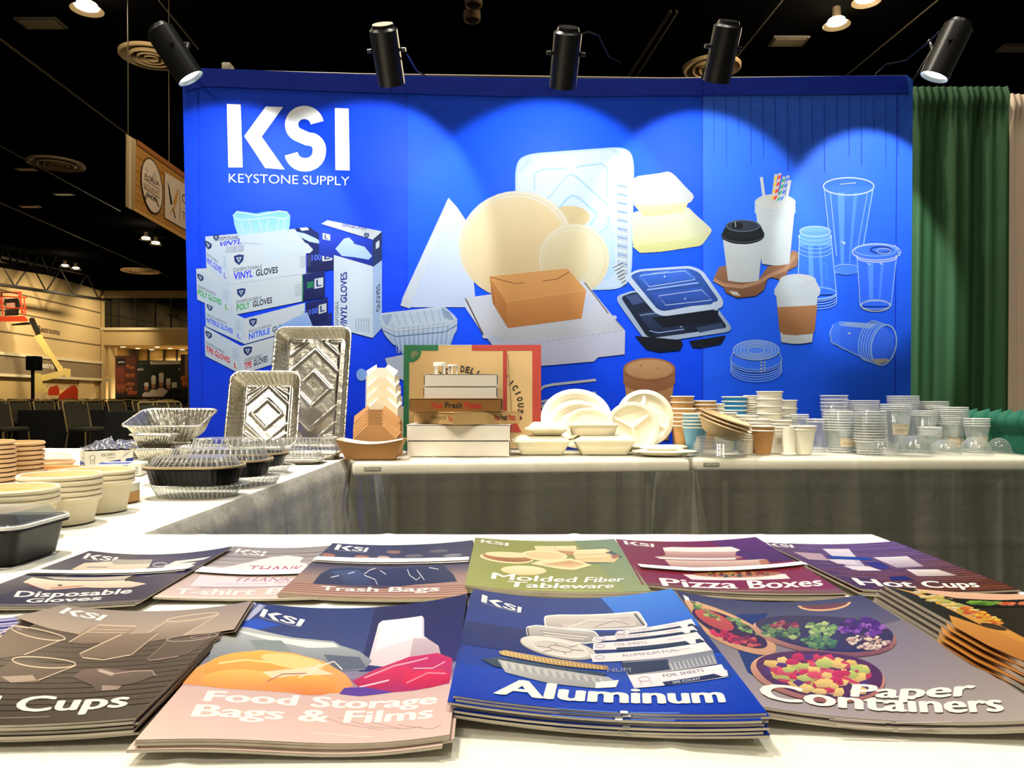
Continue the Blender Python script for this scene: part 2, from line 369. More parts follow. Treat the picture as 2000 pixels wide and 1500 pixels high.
for k, (px, py) in enumerate(((285, 468), (304, 477), (127, 521), (148, 526))): hlamp(px, py, .33, 'small distant ceiling lamp, %s of the four under the show sign' % ['third', 'fourth', 'first', 'second'][k], 25)
for k, (px, py, lb) in enumerate(((925, 11, 'upper'), (922, 40, 'lower'))):
    o = thing('unlit_downlight', 'unlit round downlight above the backdrop, %s of the pair' % lb, 'ceiling light', cpt(px, py, CEIL-.2), group='unlit downlights')
    MB().lathe([(.2, .2), (.2, 0), (.17, -.01), (.12, .08), (0, .09)], 24).build('housing', mat('unlit_metal', (120, 100, 74), .5), o)
m_grey = mat('ceiling_grey', (48, 44, 36), .6)
for k, (px, py, a, b, lb) in enumerate(((80, 48, 1.0, .5, 'near the upper left lamp'), (1540, 83, .9, .5, 'left of the glowing ceiling lamp'), (1985, 96, .8, .4, 'beside the rightmost spotlight'), (52, 331, .8, .4, 'left of the round diffuser'), (58, 404, .9, .4, 'far over the restroom wall'), (125, 380, .9, .35, 'above the distant lamps'))):
    o = thing('ceiling_panel', 'dim flat panel fixture on the black ceiling %s' % lb, 'ceiling panel', cpt(px, py, CEIL-.1)); MB().box((0, 0, .03), (a, b, .06)).build('body', m_grey, o); MB().box((0, 0, -.005), (a*.85, b*.8, .01)).build('louver', mat('panel_lens', (96, 90, 72), .4), o)
m_pipe = mat('conduit', (70, 62, 46), .5)
for k, (p, q, r, lb) in enumerate((((0, 76), (250, 262), .03, 'slanting from the upper left down to the show sign'), ((0, 284), (235, 412), .03, 'running below the round diffuser at left'), ((0, 396), (330, 540), .025, 'lowest on the left, over the lit wall'), ((310, 0), (388, 96), .02, 'passing above the leftmost spotlight'), ((1310, 22), (1226, 152), .035, 'left one of two above the backdrop'), ((1322, 22), (1240, 152), .035, 'right one of two above the backdrop'), ((1528, 0), (1440, 110), .02, 'rising to the right of the fourth spotlight'), ((1832, 0), (1650, 150), .02, 'slanting behind the rightmost spotlight'))):
    tag(MB().tube([cpt(*p, CEIL-.15), cpt(*q, CEIL-.15)], r, 6).build('ceiling_conduit', m_pipe), 'thin dark ceiling pipe '+lb, 'pipe')
# low trusses far left
def truss(a, b, h, lb):
    a = Vector(a); b = Vector(b); o = thing('roof_truss', lb, 'truss', a); mt = mat('truss_black', (20, 18, 15), .6); d = b-a
    MB().tube([(0, 0, 0), d], .10, 6).build('top_chord', mt, o); MB().tube([(0, 0, -h), d-Vector((0, 0, h))], .12, 6).build('bottom_chord', mt, o)
    m = MB(); n = 10
    for i in range(n): m.tube([d*(i/n)-Vector((0, 0, h*(i % 2))), d*((i+1)/n)-Vector((0, 0, h*((i+1) % 2)))], .05, 5)
    m.build('lattice', mt, o)
truss(W(-80, 486, 44), W(215, 545, 60), 1.7, 'black roof truss crossing in front of the restroom wall'); truss(W(-60, 470, 36), W(110, 500, 38), .9, 'nearer black roof truss at the left edge')
# hanging show sign
SP = Vector((-7.58, 15.1, 0)); sd = Vector((-.04, 1, 0)).normalized(); sn = Vector((sd.y, -sd.x, 0))
sg = thing('hanging_sign', 'long wooden-look show banner hanging from the ceiling left of the blue backdrop', 'banner', (SP.x, SP.y, 4.7))
SG0 = Vector((SP.x, SP.y, 4.7))
art = Art(lambda x, y, l: hit(x, y, SP+sn*(.02+l*.002), sn)-SG0)
m_sign = mat('sign_vinyl', (255, 255, 255), .6, vcol=True)
wood, wood2, pale = (170, 120, 52), (196, 148, 78), (214, 196, 178)
m = MB(); q = [hit(247, 262, SP, sn)-SG0, hit(400, 371, SP, sn)-SG0, hit(400, 490, SP, sn)-SG0, hit(247, 404, SP, sn)-SG0]
m.loft([q, [p-sn*.02 for p in q]], True, True).build('panel', mat('sign_back', (150, 120, 76), .7), sg, flat=True)
art.poly([(247, 262), (400, 371), (400, 490), (247, 404)], wood); art.poly([(247, 262), (266, 273), (263, 412), (247, 404)], (176, 156, 120), (150, 126, 90)); art.poly([(252, 265), (256, 268), (256, 409), (252, 407)], (196, 180, 150))
for k in range(9): art.line((266, 290+k*14), (360, 352+k*13), 1.0, (150, 100, 40) if k % 2 else wood2)
art.poly([(268, 272), (400, 366), (400, 376), (268, 282)], (150, 92, 44)); art.poly([(262, 404), (400, 482), (400, 490), (260, 410)], wood2)
art.poly(art.epts(297, 363, 20, 56, -8), (60, 44, 34)); art.poly(art.epts(297, 363, 18.6, 53, -8), pale)
art.tx('FLORIDA', (283, 338), (311, 354), (0, 11), (40, 34, 30), bold=.02); art.line((281, 349), (313, 371), 1, (90, 70, 60)); art.line((281, 366), (312, 387), 1, (90, 70, 60))
art.tx('RESTAURANT', (281, 355), (312, 374), (0, 9), (170, 140, 100)); art.tx('SHOW', (287, 374), (309, 389), (0, 9), (40, 34, 30), bold=.01)
art.poly([(283, 383), (288, 376), (287, 388), (284, 390)], (120, 108, 98)); art.line((303, 384), (311, 404), 1.6, (120, 108, 98)); art.poly(art.epts(302, 345, 4, 9, 0), (188, 172, 156)); art.line((285, 326), (290, 338), 1.5, (180, 168, 150))
art.poly([(322, 336), (400, 384), (400, 470), (322, 425)], pale); art.poly([(327, 352), (331, 366), (337, 399), (333, 400)], (26, 24, 22)); art.poly([(347, 368), (349, 372), (345, 398), (340, 404), (338, 396)], wood2)
art.poly([(340, 402), (343, 405), (336, 412), (333, 420), (333, 412)], wood2); art.line((338, 408), (343, 426), 1.6, (60, 40, 26)); art.line((351, 372), (352, 432), .8, (90, 70, 60)); art.tx('C', (355.5, 377), (363, 382), (0, 17), (40, 34, 30)); art.tx('T', (355.5, 412), (363, 417), (0, 16), (120, 90, 70))
art.build('print', m_sign, sg)
for px in (250, 330): MB().tube([hit(px, 262+(px-247)*.712, SP, sn)-SG0, Vector((hit(px, 262, SP, sn).x, hit(px, 262, SP, sn).y, CEIL))-SG0], .012, 5).build('hanging_cable', m_pipe, sg)
lamp('SPOT', 'sign_light', (-4.6, 13.5, 9.6), 800, WARM, (-7.6, 16.2, 5.4), .3, 60, .6)
# far bakery stand
def fart(D): return Art(lambda x, y, l: W(x, y, D-.01-l*.01))
m_print = mat('matte_print', (255, 255, 255), .7, vcol=True)
def popup(name, label, x0, x1, y0, D, draw):
    z1 = CZ-(y0-HY)/F*D; X0, X1 = (x0-HX)/F*D, (x1-HX)/F*D; P = Vector(((X0+X1)/2, D, 0))
    o = thing(name, label, 'banner stand', P); MB().box((0, .04, z1/2), (X1-X0, .07, z1)).build('frame', m_dark, o, flat=True)
    a = Art(lambda x, y, l: W(x, y, D-.012-l*.01)-P); draw(a); a.build('print', m_print, o)
def d1(a):
    a.poly([(225, 696), (267, 696), (267, 776), (225, 776)], (86, 38, 24), (60, 30, 16)); a.poly([(226, 718), (243, 718), (243, 752), (226, 752)], (128, 58, 36), (110, 50, 30))
    for k in range(8): a.line((226, 720+k*4), (243, 720+k*4), .5, (80, 34, 22))
    a.poly([(228, 699), (245, 699), (245, 713), (228, 713)], (10, 10, 8)); a.tx('apiole', (231, 705), (243, 705), (0, 4.5), (220, 216, 200), bold=.02)
    for cx, cy, rx, ry in ((250, 716, 4, 4), (258, 719, 5, 4), (249, 734, 5, 4.5), (259, 734, 5, 4.5), (252, 751, 5, 4), (259, 751, 4, 4), (247, 762, 5, 4), (255, 760, 5, 4)): a.ell(cx, cy, rx, ry, (176, 102, 46), c2=(104, 52, 22), n=14)
    for k in range(7): a.ell(229+k*2.4, 758+(k % 3)*3, 2.2, 9, (164, 88, 40), rot=12, c2=(84, 40, 18), n=12)
    for k in range(6): a.ell(252+k*3, 769-(k % 2)*3, 3.2, 2.6, (190, 92, 40), c2=(110, 46, 20), n=12)
    a.poly([(225, 768), (248, 768), (248, 776), (225, 776)], (24, 18, 12))
popup('roll_up_banner', 'narrow dark roll-up banner with printed bread at the far bakery stand', 225, 267.5, 695, 60, d1)
def d2(a):
    a.poly([(268, 707), (353, 707), (353, 780), (268, 780)], (24, 38, 28), (16, 26, 20)); a.tx('apiole', (268.5, 718), (280, 718), (0, 7), (226, 224, 210), bold=.02); a.tx('...............', (272, 709), (288, 709), (0, 1.2), (150, 150, 130)); a.ell(350, 721, 1.6, 2.4, (200, 196, 180))
    for cx, cy, s, hh, ht in ((286, 756, 1, 8, 5), (300, 751, 1.05, 17, 4), (315, 748, 1.1, 19, 5), (329, 753, 1, 13, 5.4)):
        a.poly([(cx-8*s, 790), (cx-8*s, cy+14), (cx-3*s, cy+9), (cx+3*s, cy+9), (cx+8*s, cy+14), (cx+8*s, 790)], (226, 214, 204), (196, 176, 166)); a.poly([(cx-3, cy+8), (cx+3, cy+8), (cx, cy+11)], (40, 34, 32))
        a.ell(cx, cy+2, 3.8*s, 6*s, (206, 150, 116), c2=(168, 108, 80), n=18); a.poly([(cx-3.9*s, cy-1), (cx-4.4*s, cy-hh+2), (cx-ht+2, cy-hh-1), (cx+ht-2, cy-hh-1), (cx+4.4*s, cy-hh+2), (cx+3.9*s, cy-1)], (240, 236, 228), (214, 206, 196)); a.line((cx-1.5, cy+5), (cx+1.5, cy+5), .6, (150, 90, 70))
    a.poly([(335, 747), (345, 746), (346, 757), (336, 758)], (230, 228, 220)); a.poly([(332, 758), (353, 756), (353, 780), (332, 780)], (22, 30, 24))
    a.poly([(292, 706), (352, 704.5), (352, 711), (294, 712)], (236, 228, 208)); a.tx('................................', (298, 707), (350, 706), (0, 2), (150, 130, 110))
popup('backdrop_wall', 'wide dark green backdrop with printed chefs in white hats', 268, 353, 704, 59, d2)
def d3(a):
    a.poly([(353, 692), (372, 692), (372, 760), (353, 760)], (70, 42, 28)); a.poly([(361, 692), (372, 692), (372, 735), (361, 735)], (150, 126, 110)); 
    for cx, cy in ((358, 740), (366, 738), (360, 750), (368, 750)): a.ell(cx, cy, 5.5, 6, (222, 132, 44), c2=(160, 80, 24), n=16)
popup('roll_up_banner', 'roll-up banner with printed orange buns beside the blue backdrop', 353, 372, 692, 57, d3)
o = thing('counter', 'black draped counter in front of the printed chefs', 'counter', W(287, 830, 50)*1); o.location.z = 0
MB().rbox((0, 0, .48), (2.2, .7, .96), .03).build('drape', mat('black_cloth', (14, 13, 12), .8), o); MB().rbox((0, 0, .99), (2.3, .8, .05), .01).build('top', mat('counter_top', (110, 84, 66), .5), o)
o = thing('display_case', 'black display case at the right of the printed chefs', 'display case', W(348, 830, 48)); o.location.z = 0
MB().loft([[(-.75, -.4, 0), (.75, -.4, 0), (.75, .4, 0), (-.75, .4, 0)], [(-.75, -.4, 1.0), (.75, -.4, 1.0), (.75, .4, 1.0), (-.75, .4, 1.0)], [(-.45, -.2, 1.5), (.6, -.2, 1.5), (.6, .4, 1.5), (-.45, .4, 1.5)]], True, True).build('cabinet', mat('black_case', (24, 26, 22), .4), o, flat=True); MB().tube([(-.5, -.42, .9), (-.3, -.3, 1.42), (.4, -.3, 1.42), (.6, -.42, .9)], .03, 6).build('rail', m_grey, o)
# boom lift and speaker
LD_ = 50.0
def lp(px, py, d=0): return W(px, py, LD_+d)
o = thing('boom_lift', 'cream boom lift with orange basket raised before the restroom wall', 'boom lift', lp(125, 790)); o.location.z = 0; O = o.location.copy()
m_cream = mat('lift_cream', (214, 196, 118), .5); m_or = mat('lift_orange', (176, 50, 18), .5); m_lb = mat('lift_black', (20, 20, 20), .5)
def lprism(name, pts, w_, m, par=o): return MB().prism(pts, lambda p: lp(p[0], p[1], -w_/2)-O, lambda p: lp(p[0], p[1], w_/2)-O).build(name, m, par, flat=True)
lprism('counterweight_hood', [(112, 782), (117, 770), (138, 754), (147, 752), (152, 760), (152, 782)], 2.2, m_or); lprism('rear_hood', [(94, 762), (98, 756), (112, 752), (116, 760), (116, 772), (94, 772)], 1.6, m_or)
lprism('upright', [(67, 729), (80, 729), (82, 735), (84, 755), (80, 765), (67, 764)], 1.0, m_cream); lprism('lower_arm', [(80, 757), (86, 752), (92, 759), (126, 761), (120, 772), (88, 766)], .7, m_cream)
lprism('riser_arm', [(80, 733), (118, 724), (126, 719), (138, 721), (138, 736), (131, 738), (126, 733), (92, 743), (82, 744)], .7, m_cream)
lprism('main_boom', [(66, 657), (80, 652), (99, 684), (125, 722), (116, 729), (97, 697), (88, 690)], .5, m_cream); lprism('fly_boom', [(56, 624), (60, 620), (67, 621), (80, 652), (71, 657)], .35, m_lb); lprism('lift_cylinder', [(98, 698), (104, 696), (122, 724), (110, 728)], .4, m_lb)
lprism('platform_link', [(22, 633), (44, 630), (58, 629), (60, 634), (44, 635), (24, 636)], .3, m_lb); lprism('platform_floor', [(-20, 618), (48, 617), (55, 625), (53, 628), (-20, 628)], 1.4, m_or)
lprism('control_box', [(8, 584), (36, 582), (39, 592), (36, 616), (9, 617), (11, 600)], .4, m_lb); lprism('sign_plate', [(12, 592), (30, 591), (30, 603), (12, 604)], .44, mat('lift_plate', (170, 130, 110), .5))
m = MB()
for a, b in (((-20, 571), (42, 571)), ((-20, 578), (53, 581)), ((-20, 600), (53, 603)), ((40, 571), (43, 615)), ((36, 571), (46, 612)), ((3, 571), (6, 616)), ((47, 579), (50, 616)), ((-2, 571), (4, 600))):
    for d in (-.6, .6): m.tube([lp(*a, d)-O, lp(*b, d)-O], .045, 5)
m.build('guard_rail', m_or, o)
for d in (-.9, .9):
    for px in (98, 140): MB().lathe([(.0, -.15), (.35, -.18), (.42, -.1), (.42, .1), (.35, .18), (0, .15)], 20, 0, Matrix.Translation(lp(px, 780, d)-O+Vector((0, 0, .42-(lp(px, 780, d).z))))@Matrix.Rotation(PI/2, 4, 'X')).build('wheel', m_lb, o)
o = thing('speaker_stand', 'black tripod stand holding a loudspeaker before the boom lift', 'stand', (W(64, 776, 28).x, 28, 0)); MB().tube([(0, 0, .5), (0, 0, 1.95)], .06, 8).build('pole', m_lb, o)
for k in range(3): MB().tube([(0, 0, .9), (.5*math.cos(k*2.1), .5*math.sin(k*2.1), .02)], .025, 6).build('leg', m_lb, o)
o = thing('loudspeaker', 'black loudspeaker on the tripod before the boom lift', 'speaker', (o.location.x+.05, 28, 1.95)); MB().rbox((0, 0, .26), (.4, .4, .52), .04).build('cabinet', m_lb, o); MB().rbox((0, -.2, .26), (.36, .02, .46), .008).build('grille', mat('grille', (30, 30, 30), .7), o)
# banquet chairs and black-draped tables
m_seat = mat('chair_fabric', (58, 56, 40), .8); m_frame = mat('chair_frame', (176, 152, 98), .35, metal=.3)
def chair0():
    o = thing('banquet_chair', 'x', 'chair', (0, 0, 0), group='banquet chairs in the hall')
    MB().rbox((0, 0, .46), (.44, .42, .07), .025).build('seat', m_seat, o)
    MB().prism([(-.2, .50), (.2, .50), (.2, .86), (-.2, .86)], lambda p: (p[0], .19+(p[1]-.46)*.22, p[1]), lambda p: (p[0], .235+(p[1]-.46)*.22, p[1])).build('backrest', m_seat, o, flat=True)
    MB().tube([(-.22, .18, .42), (-.22, .30, .88), (-.19, .31, .905), (.19, .31, .905), (.22, .30, .88), (.22, .18, .42)], .013, 6).build('back_frame', m_frame, o)
    for s in (-1, 1):
        MB().tube([(.2*s, -.19, .43), (.22*s, -.22, 0)], .012, 6).build('leg', m_frame, o); MB().tube([(.2*s, .19, .43), (.22*s, .26, 0)], .012, 6).build('leg', m_frame, o)
    return o
CH0 = chair0(); first = [CH0]
def chair(px, D, rz, label):
    p = Vector(((px-HX)/F*D, D, 0))
    if first: first.pop(); CH0.location = p; CH0.rotation_euler = (0, 0, rz); CH0['label'] = label
    else: dup(CH0, p, label, (0, 0, rz))
L_ = PI/2-.35
rows = [(12.3, [(16, L_, 'dark banquet chair at the left edge behind the kraft cups'), (172, L_, 'dark banquet chair between the two black tables, facing left'), (326, L_-.2, 'dark banquet chair beside the blue backdrop edge'), (351, L_-.2, 'dark banquet chair half hidden by the blue backdrop edge')]),
        (15.2, [(10+48*k, L_, '%s chair from the left in the row behind the near black tables' % ORD[k+1] if k else 'leftmost chair in the row behind the near black tables') for k in range(8)]),
        (21, [(4+38*k, L_, '%s chair from the left in the second row of far chairs' % ORD[k+1] if k else 'leftmost chair in the second row of far chairs') for k in range(10)]),
        (30, [(8+28*k, L_, '%s chair from the left in the third row of far chairs' % ORD[k+1] if k else 'leftmost chair in the third row of far chairs') for k in range(12)])]
for D, cs in rows:
    for px, rz, lb in cs: chair(px, (10.3 if px == 326 else 11.0 if px == 351 else D+R.uniform(-.04, .04)), rz+R.uniform(-.04, .04), lb)
m_bcl = mat('black_cloth', (14, 13, 12), .8)
for px0, px1, D, lb in ((36, 164, 12.9, 'black-draped table between the left edge and the lone chair'), (206, 330, 11.6, 'black-draped table right of the lone chair'), (-30, 150, 18, 'black-draped table farther back at left'), (190, 372, 18, 'black-draped table farther back near the backdrop'), (20, 200, 25, 'distant black-draped table before the boom lift'), (230, 372, 25, 'distant black-draped table before the bakery stand')):
    x0, x1 = (px0-HX)/F*D, (px1-HX)/F*D; o = thing('draped_table', lb, 'table', ((x0+x1)/2, D, 0)); wd_ = x1-x0
    lo = [(-wd_/2, 0, 0), (wd_/2, 0, 0), (wd_/2, .75, 0), (-wd_/2, .75, 0)]
    MB().box((0, .375, .735), (wd_, .75, .03)).build('tabletop', m_grey, o, flat=True)
    n = 60; per = []
    for i in range(n):
        t = i/n*4; k = int(t); f = t-k; a, b = Vector(lo[k]), Vector(lo[(k+1) % 4]); per.append(a.lerp(b, f))
    c = Vector((0, .375, 0)); out = lambda p, d: p+(p-c).normalized()*d
    MB().loft([[Vector((p.x*.98, .375+(p.y-.375)*.98, .756)) for p in per], [Vector((p.x, p.y, .754)) for p in per], [out(p, .012)+Vector((0, 0, .72)) for p in per], [out(p, .03+.025*math.sin(i*1.9))+Vector((0, 0, .02)) for i, p in enumerate(per)]], True, False).build('tablecloth', m_bcl, o)
# ---------------------------------------------------------------- the blue backdrop
BLUE = (10, 44, 190); BK = thing('fabric_backdrop', 'blue pop-up fabric backdrop printed with big white letters and food packaging', 'backdrop', (0, BD, 0))
def bdisp(x, y):
    e = min(x-355-(y-140)*.02, 1783-x, 999); d = 0
    if e < 26: d = .0035*noise.noise(Vector((x*.02, y*.03, 1.3)))*(1-e/26)
    return d + .0022*noise.noise(Vector((x*.004, y*.006, 7.1)))
def bmap(x, y, l): return W(x, y, BD-.008+bdisp(x, y)-(.002+l*.00004 if l else 0))-Vector((0, BD, 0))
m_fab = mat('backdrop_fabric', (255, 255, 255), .6, vcol=True, spec=.12, bump=(5, .25, .02), trans=.14)
edge = [(356, 142), (366, 136), (400, 133), (700, 145), (1000, 153), (1300, 154), (1650, 148), (1772, 147), (1783, 156), (1776, 1140), (378, 1140)]
ED = BD+.02
m = MB(); m.prism(edge, lambda p: W(p[0], p[1], BD+.004)-Vector((0, BD, 0)), lambda p: W(p[0], p[1], BD+.012)-Vector((0, BD, 0))); m.build('fabric_back', mat('backdrop_back', (14, 40, 150), .7, trans=.4), BK, flat=True)
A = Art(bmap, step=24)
def xe(y): return 356+(y-142)*.022
def xr(y): return 1783-(y-156)*.007
def yt(x): 
    for (a, b) in zip(edge[:8], edge[1:9]):
        if a[0] <= x <= b[0]: return a[1]+(b[1]-a[1])*(x-a[0])/(b[0]-a[0])
    return 150
P1 = [(356, 142), (366, 136), (400, 133), (700, 145), (793, 147.5), (797, 1140), (378, 1140)]
P2 = [(793, 147.5), (1000, 153), (1300, 154), (1372, 153), (1372, 1140), (797, 1140)]
P3 = [(1372, 153), (1650, 148), (1772, 147), (1783, 156), (1776, 1140), (1372, 1140)]
A.poly(P1, (2, 50, 176), (2, 34, 160), layer=0); A.poly(P2, (0, 58, 184), (0, 46, 180), layer=0); A.poly(P3, (36, 80, 180), (4, 62, 196), layer=0)  # greyer top of the right panel paints in light from behind
NAV = (8, 24, 110)
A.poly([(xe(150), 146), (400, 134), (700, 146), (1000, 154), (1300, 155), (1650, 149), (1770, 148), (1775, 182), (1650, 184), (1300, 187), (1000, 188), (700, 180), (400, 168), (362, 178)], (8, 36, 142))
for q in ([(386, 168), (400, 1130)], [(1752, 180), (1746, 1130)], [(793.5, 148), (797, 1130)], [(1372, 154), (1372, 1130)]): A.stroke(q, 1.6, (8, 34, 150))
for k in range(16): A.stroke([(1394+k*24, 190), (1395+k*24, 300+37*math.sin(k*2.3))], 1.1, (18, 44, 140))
A.gain = .62
LB = (255, 255, 255)
# logo
A.poly([(443, 203), (470, 204), (474, 327), (446, 327)], LB); A.poly([(519, 208), (553, 209), (511, 267), (556, 331), (518, 328), (477, 266)], LB)
A.poly([(654, 211), (681, 212), (683, 333), (655, 332)], LB)
S_ = [(630, 243.5), (604, 243.5)]
def arc(cx, cy, rx, ry, a0, a1, n=14): return [(cx+rx*math.cos(math.radians(a0+(a1-a0)*i/n)), cy+ry*math.sin(math.radians(a0+(a1-a0)*i/n))) for i in range(n+1)]
spine = arc(594.5, 243, 25, 23.5, -8, -180)+[(569.5, 245)]+arc(591, 245, 21, 20, 180, 118, 6)+[(600, 271)]+arc(600, 293, 24, 23, -62, 0, 6)+arc(596, 297, 27.5, 25, 0, 172)
A.stroke(spine, 26, LB)
A.tx('KEYSTONE SUPPLY', (447, 339), (682, 345), (0, 17), LB, bold=-.012, res=4)
A.ink = (.66, .41)
# glove boxes
WB, WS, NV, CY = (236, 243, 250), (206, 220, 236), (16, 26, 84), (120, 190, 240)
def shield(x, y, s, sh=0):
    p = lambda u, v: (x+u*s, y+v*s+sh*u*s)
    A.poly([p(-1, -.8), p(0, -1), p(1, -.8), p(.85, .3), p(0, 1.1), p(-.85, .3)], (16, 40, 92)); A.poly([p(-.55, -.45), p(.55, -.45), p(0, .6)], WB); A.poly([p(-.25, -.28), p(.25, -.28), p(0, .28)], (16, 40, 92))
def gbox(L, M_, Rr, hl, hm, hr, kind, kc, sub, tag_, capf, top=None, capc=NV):
    """printed glove box: left end face L->M_, long face M_->Rr, given by their top points and heights"""
    (lx, ly), (mx, my), (rx, ry) = L, M_, Rr
    if top: A.poly([L, M_, Rr, top], WB, (222, 232, 244))
    A.poly([L, M_, (mx, my+hm), (lx+2, ly+hl)], (214, 226, 240), (190, 206, 226)); A.poly([M_, Rr, (rx, ry+hr), (mx, my+hm)], (240, 246, 252), (224, 234, 246))
    f = lambda u, v: (mx+(rx-mx)*u, my+(ry-my)*u+(hm+(hr-hm)*u)*v); g = lambda u, v: (lx+(mx-lx)*u, ly+(my-ly)*u+(hl+(hm-hl)*u)*v)
    A.poly([f(capf, 0), f(1, 0), f(1, 1), f(capf, 1)], capc, (10, 16, 60)); A.line(f(capf, 0), f(capf, 1), 2, kc)
    A.text(tag_[0], (f(capf+.05, .32), f(.88, .32), f(.88, .56), f(capf+.05, .56)), kc if kc[1] > 90 else (70, 100, 220), bold=.02); A.poly([f(.89, .25), f(.985, .25), f(.985, .62), f(.89, .62)], WB); A.text(tag_[1], (f(.91, .3), f(.965, .3), f(.965, .56), f(.91, .56)), NV, bold=.02)
    A.text(sub, (f(.05, .50), f(.32, .49), f(.32, .60), f(.05, .62)), (50, 56, 70)); n = len(kind)
    k1 = .05+.036*n
    A.text(kind, (f(.05, .64), f(k1, .63), f(k1, .86), f(.05, .88)), kc, bold=.03); A.text('GLOVES', (f(k1+.03, .63), f(k1+.24, .61), f(k1+.24, .84), f(k1+.03, .86)), (30, 34, 52), bold=.03)
    for i in range(5): A.text('POWDER FREE', (f(.68, .34+i*.09), f(.78, .33+i*.09), f(.78, .38+i*.09), f(.68, .39+i*.09)), (90, 98, 120))
    s0 = f(.10, .24); shield(s0[0], s0[1], hm*.16, -.12); s1 = g(.12, .22); shield(s1[0], s1[1], hm*.12, .5)
    A.text(sub, (g(.06, .48), g(.55, .48), g(.55, .58), g(.06, .58)), (60, 66, 80)); A.text(kind+' GLOVES', (g(.05, .62), g(.7, .62), g(.7, .82), g(.05, .82)), kc, bold=.03)
    A.poly([g(.78, .68), g(.93, .68), g(.93, .94), g(.78, .94)], WB); A.text('L', (g(.81, .71), g(.9, .71), g(.9, .88), g(.81, .88)), kc, bold=.02)
    for i in range(4): A.text('S MED', (g(.76, .2+i*.1), g(.9, .2+i*.1), g(.9, .25+i*.1), g(.76, .25+i*.1)), (110, 118, 140))
gbox((399, 637), (471, 676), (600, 640), 58, 55, 50, 'TPE', (180, 26, 40), 'DISPOSABLE', ('100', 'L'), .78)
A.poly([(602, 627), (648, 610), (648, 640), (600, 655)], NV)
gbox((400, 585), (478, 622), (640, 580), 52, 50, 46, 'NITRILE', (30, 80, 210), 'MEDICAL EXAMINATION', ('100', 'L'), .73)
gbox((383, 525), (453, 562), (634, 528), 60, 54, 52, 'POLY', (36, 140, 60), 'DISPOSABLE', ('500', 'L'), .76, top=(560, 515))
gbox((401, 462), (446, 494), (652, 478), 60, 62, 48, 'VINYL', (36, 44, 190), 'DISPOSABLE', ('100', 'L'), .74, top=(600, 445))
A.poly([(575, 446), (606, 444), (652, 477), (602, 482)], (12, 26, 80)); A.poly([(577, 452), (596, 456), (618, 466), (634, 478), (604, 472), (585, 462)], (190, 212, 240)); A.poly([(585, 445), (600, 444), (604, 449), (589, 451)], WB)
A.tx('VINYL', (430, 472), (474, 466), (-4, 10), (36, 44, 190), bold=.02); A.tx('DISPOSABLE', (424, 463), (472, 459), (0, 7), (40, 46, 90)); shield(422, 464, 6)
for i in range(4): A.tx('POWDER FREE', (441, 482+i*3.4), (476, 478+i*3.4), (0, 2.4), (110, 120, 150))
gv = (224, 240, 252)
A.poly([(455, 420), (463, 413), (480, 414), (500, 417), (520, 413), (545, 412), (560, 414), (567, 424), (566, 440), (560, 466), (548, 474), (480, 474), (466, 462), (458, 440)], (110, 178, 244), (190, 222, 250))
A.stroke([(455, 421), (463, 413), (480, 416), (502, 421), (522, 417), (545, 412), (560, 414), (566, 421), (556, 428), (530, 424), (505, 427), (478, 430), (462, 428)], 2.2, gv, True)
for q in ([(470, 434), (476, 456)], [(486, 432), (492, 448), (484, 464)], [(505, 430), (512, 452)], [(524, 428), (520, 446), (530, 462)], [(545, 428), (540, 448)], [(556, 430), (550, 462)], [(468, 462), (520, 455), (556, 466)]): A.stroke(q, 2, gv)
A.poly([(466, 460), (560, 448), (564, 466), (600, 476), (610, 488), (606, 494), (560, 498), (525, 510), (515, 490), (512, 476), (470, 474)], (232, 244, 253), (216, 232, 246)); A.stroke([(566, 468), (600, 476), (611, 488), (604, 494)], 1.6, (252, 252, 240))
A.poly([(540, 640), (572, 622), (600, 610), (612, 640), (604, 655), (560, 655)], (150, 176, 220), (110, 140, 200))
# upright glove box
A.poly([(627, 437), (640, 430), (746, 452), (728, 468)], WB); A.poly([(623, 447), (728, 468), (728, 522), (623, 498)], (26, 60, 190), (14, 30, 110)); A.poly([(728, 468), (746, 452), (746, 640), (728, 660)], (22, 36, 70), (40, 60, 110)); A.poly([(728, 522), (746, 508), (746, 640), (728, 660)], (150, 172, 206))
A.poly([(652, 498), (728, 520), (728, 660), (652, 640)], (222, 232, 244), (206, 220, 236)); A.poly([(655, 486), (672, 466), (684, 474), (712, 482), (727, 500), (720, 507), (690, 502), (668, 500)], (200, 220, 244), (160, 186, 226)); A.poly([(672, 466), (682, 464), (692, 474), (684, 478)], (200, 220, 244))
A.tx('VINYL GLOVES', (718, 443), (670, 435), (-2, 7), (30, 44, 130), bold=.02); A.poly([(630, 455), (645, 458), (645, 470), (630, 467)], WB); A.tx('L', (634, 458), (641, 460), (0, 8), NV, bold=.02); shield(716, 460, 5, .1); A.poly([(734, 474), (741, 469), (741, 482), (734, 487)], WB)
A.text('VINYL GLOVES', ((665, 640), (665, 534), (678, 530), (678, 645)), (24, 30, 110), bold=.03); A.text('DISPOSABLE', ((655, 638), (655, 590), (661, 588), (661, 640)), (50, 56, 70))
for i in range(6): A.text('POWDER FREE', ((694+i*5, 645+i), (694+i*5, 622), (697+i*5, 622), (697+i*5, 646+i)), (100, 108, 130))
A.text('GLOVES', ((735, 612), (735, 560), (742, 553), (742, 604)), (20, 24, 50), bold=.02)
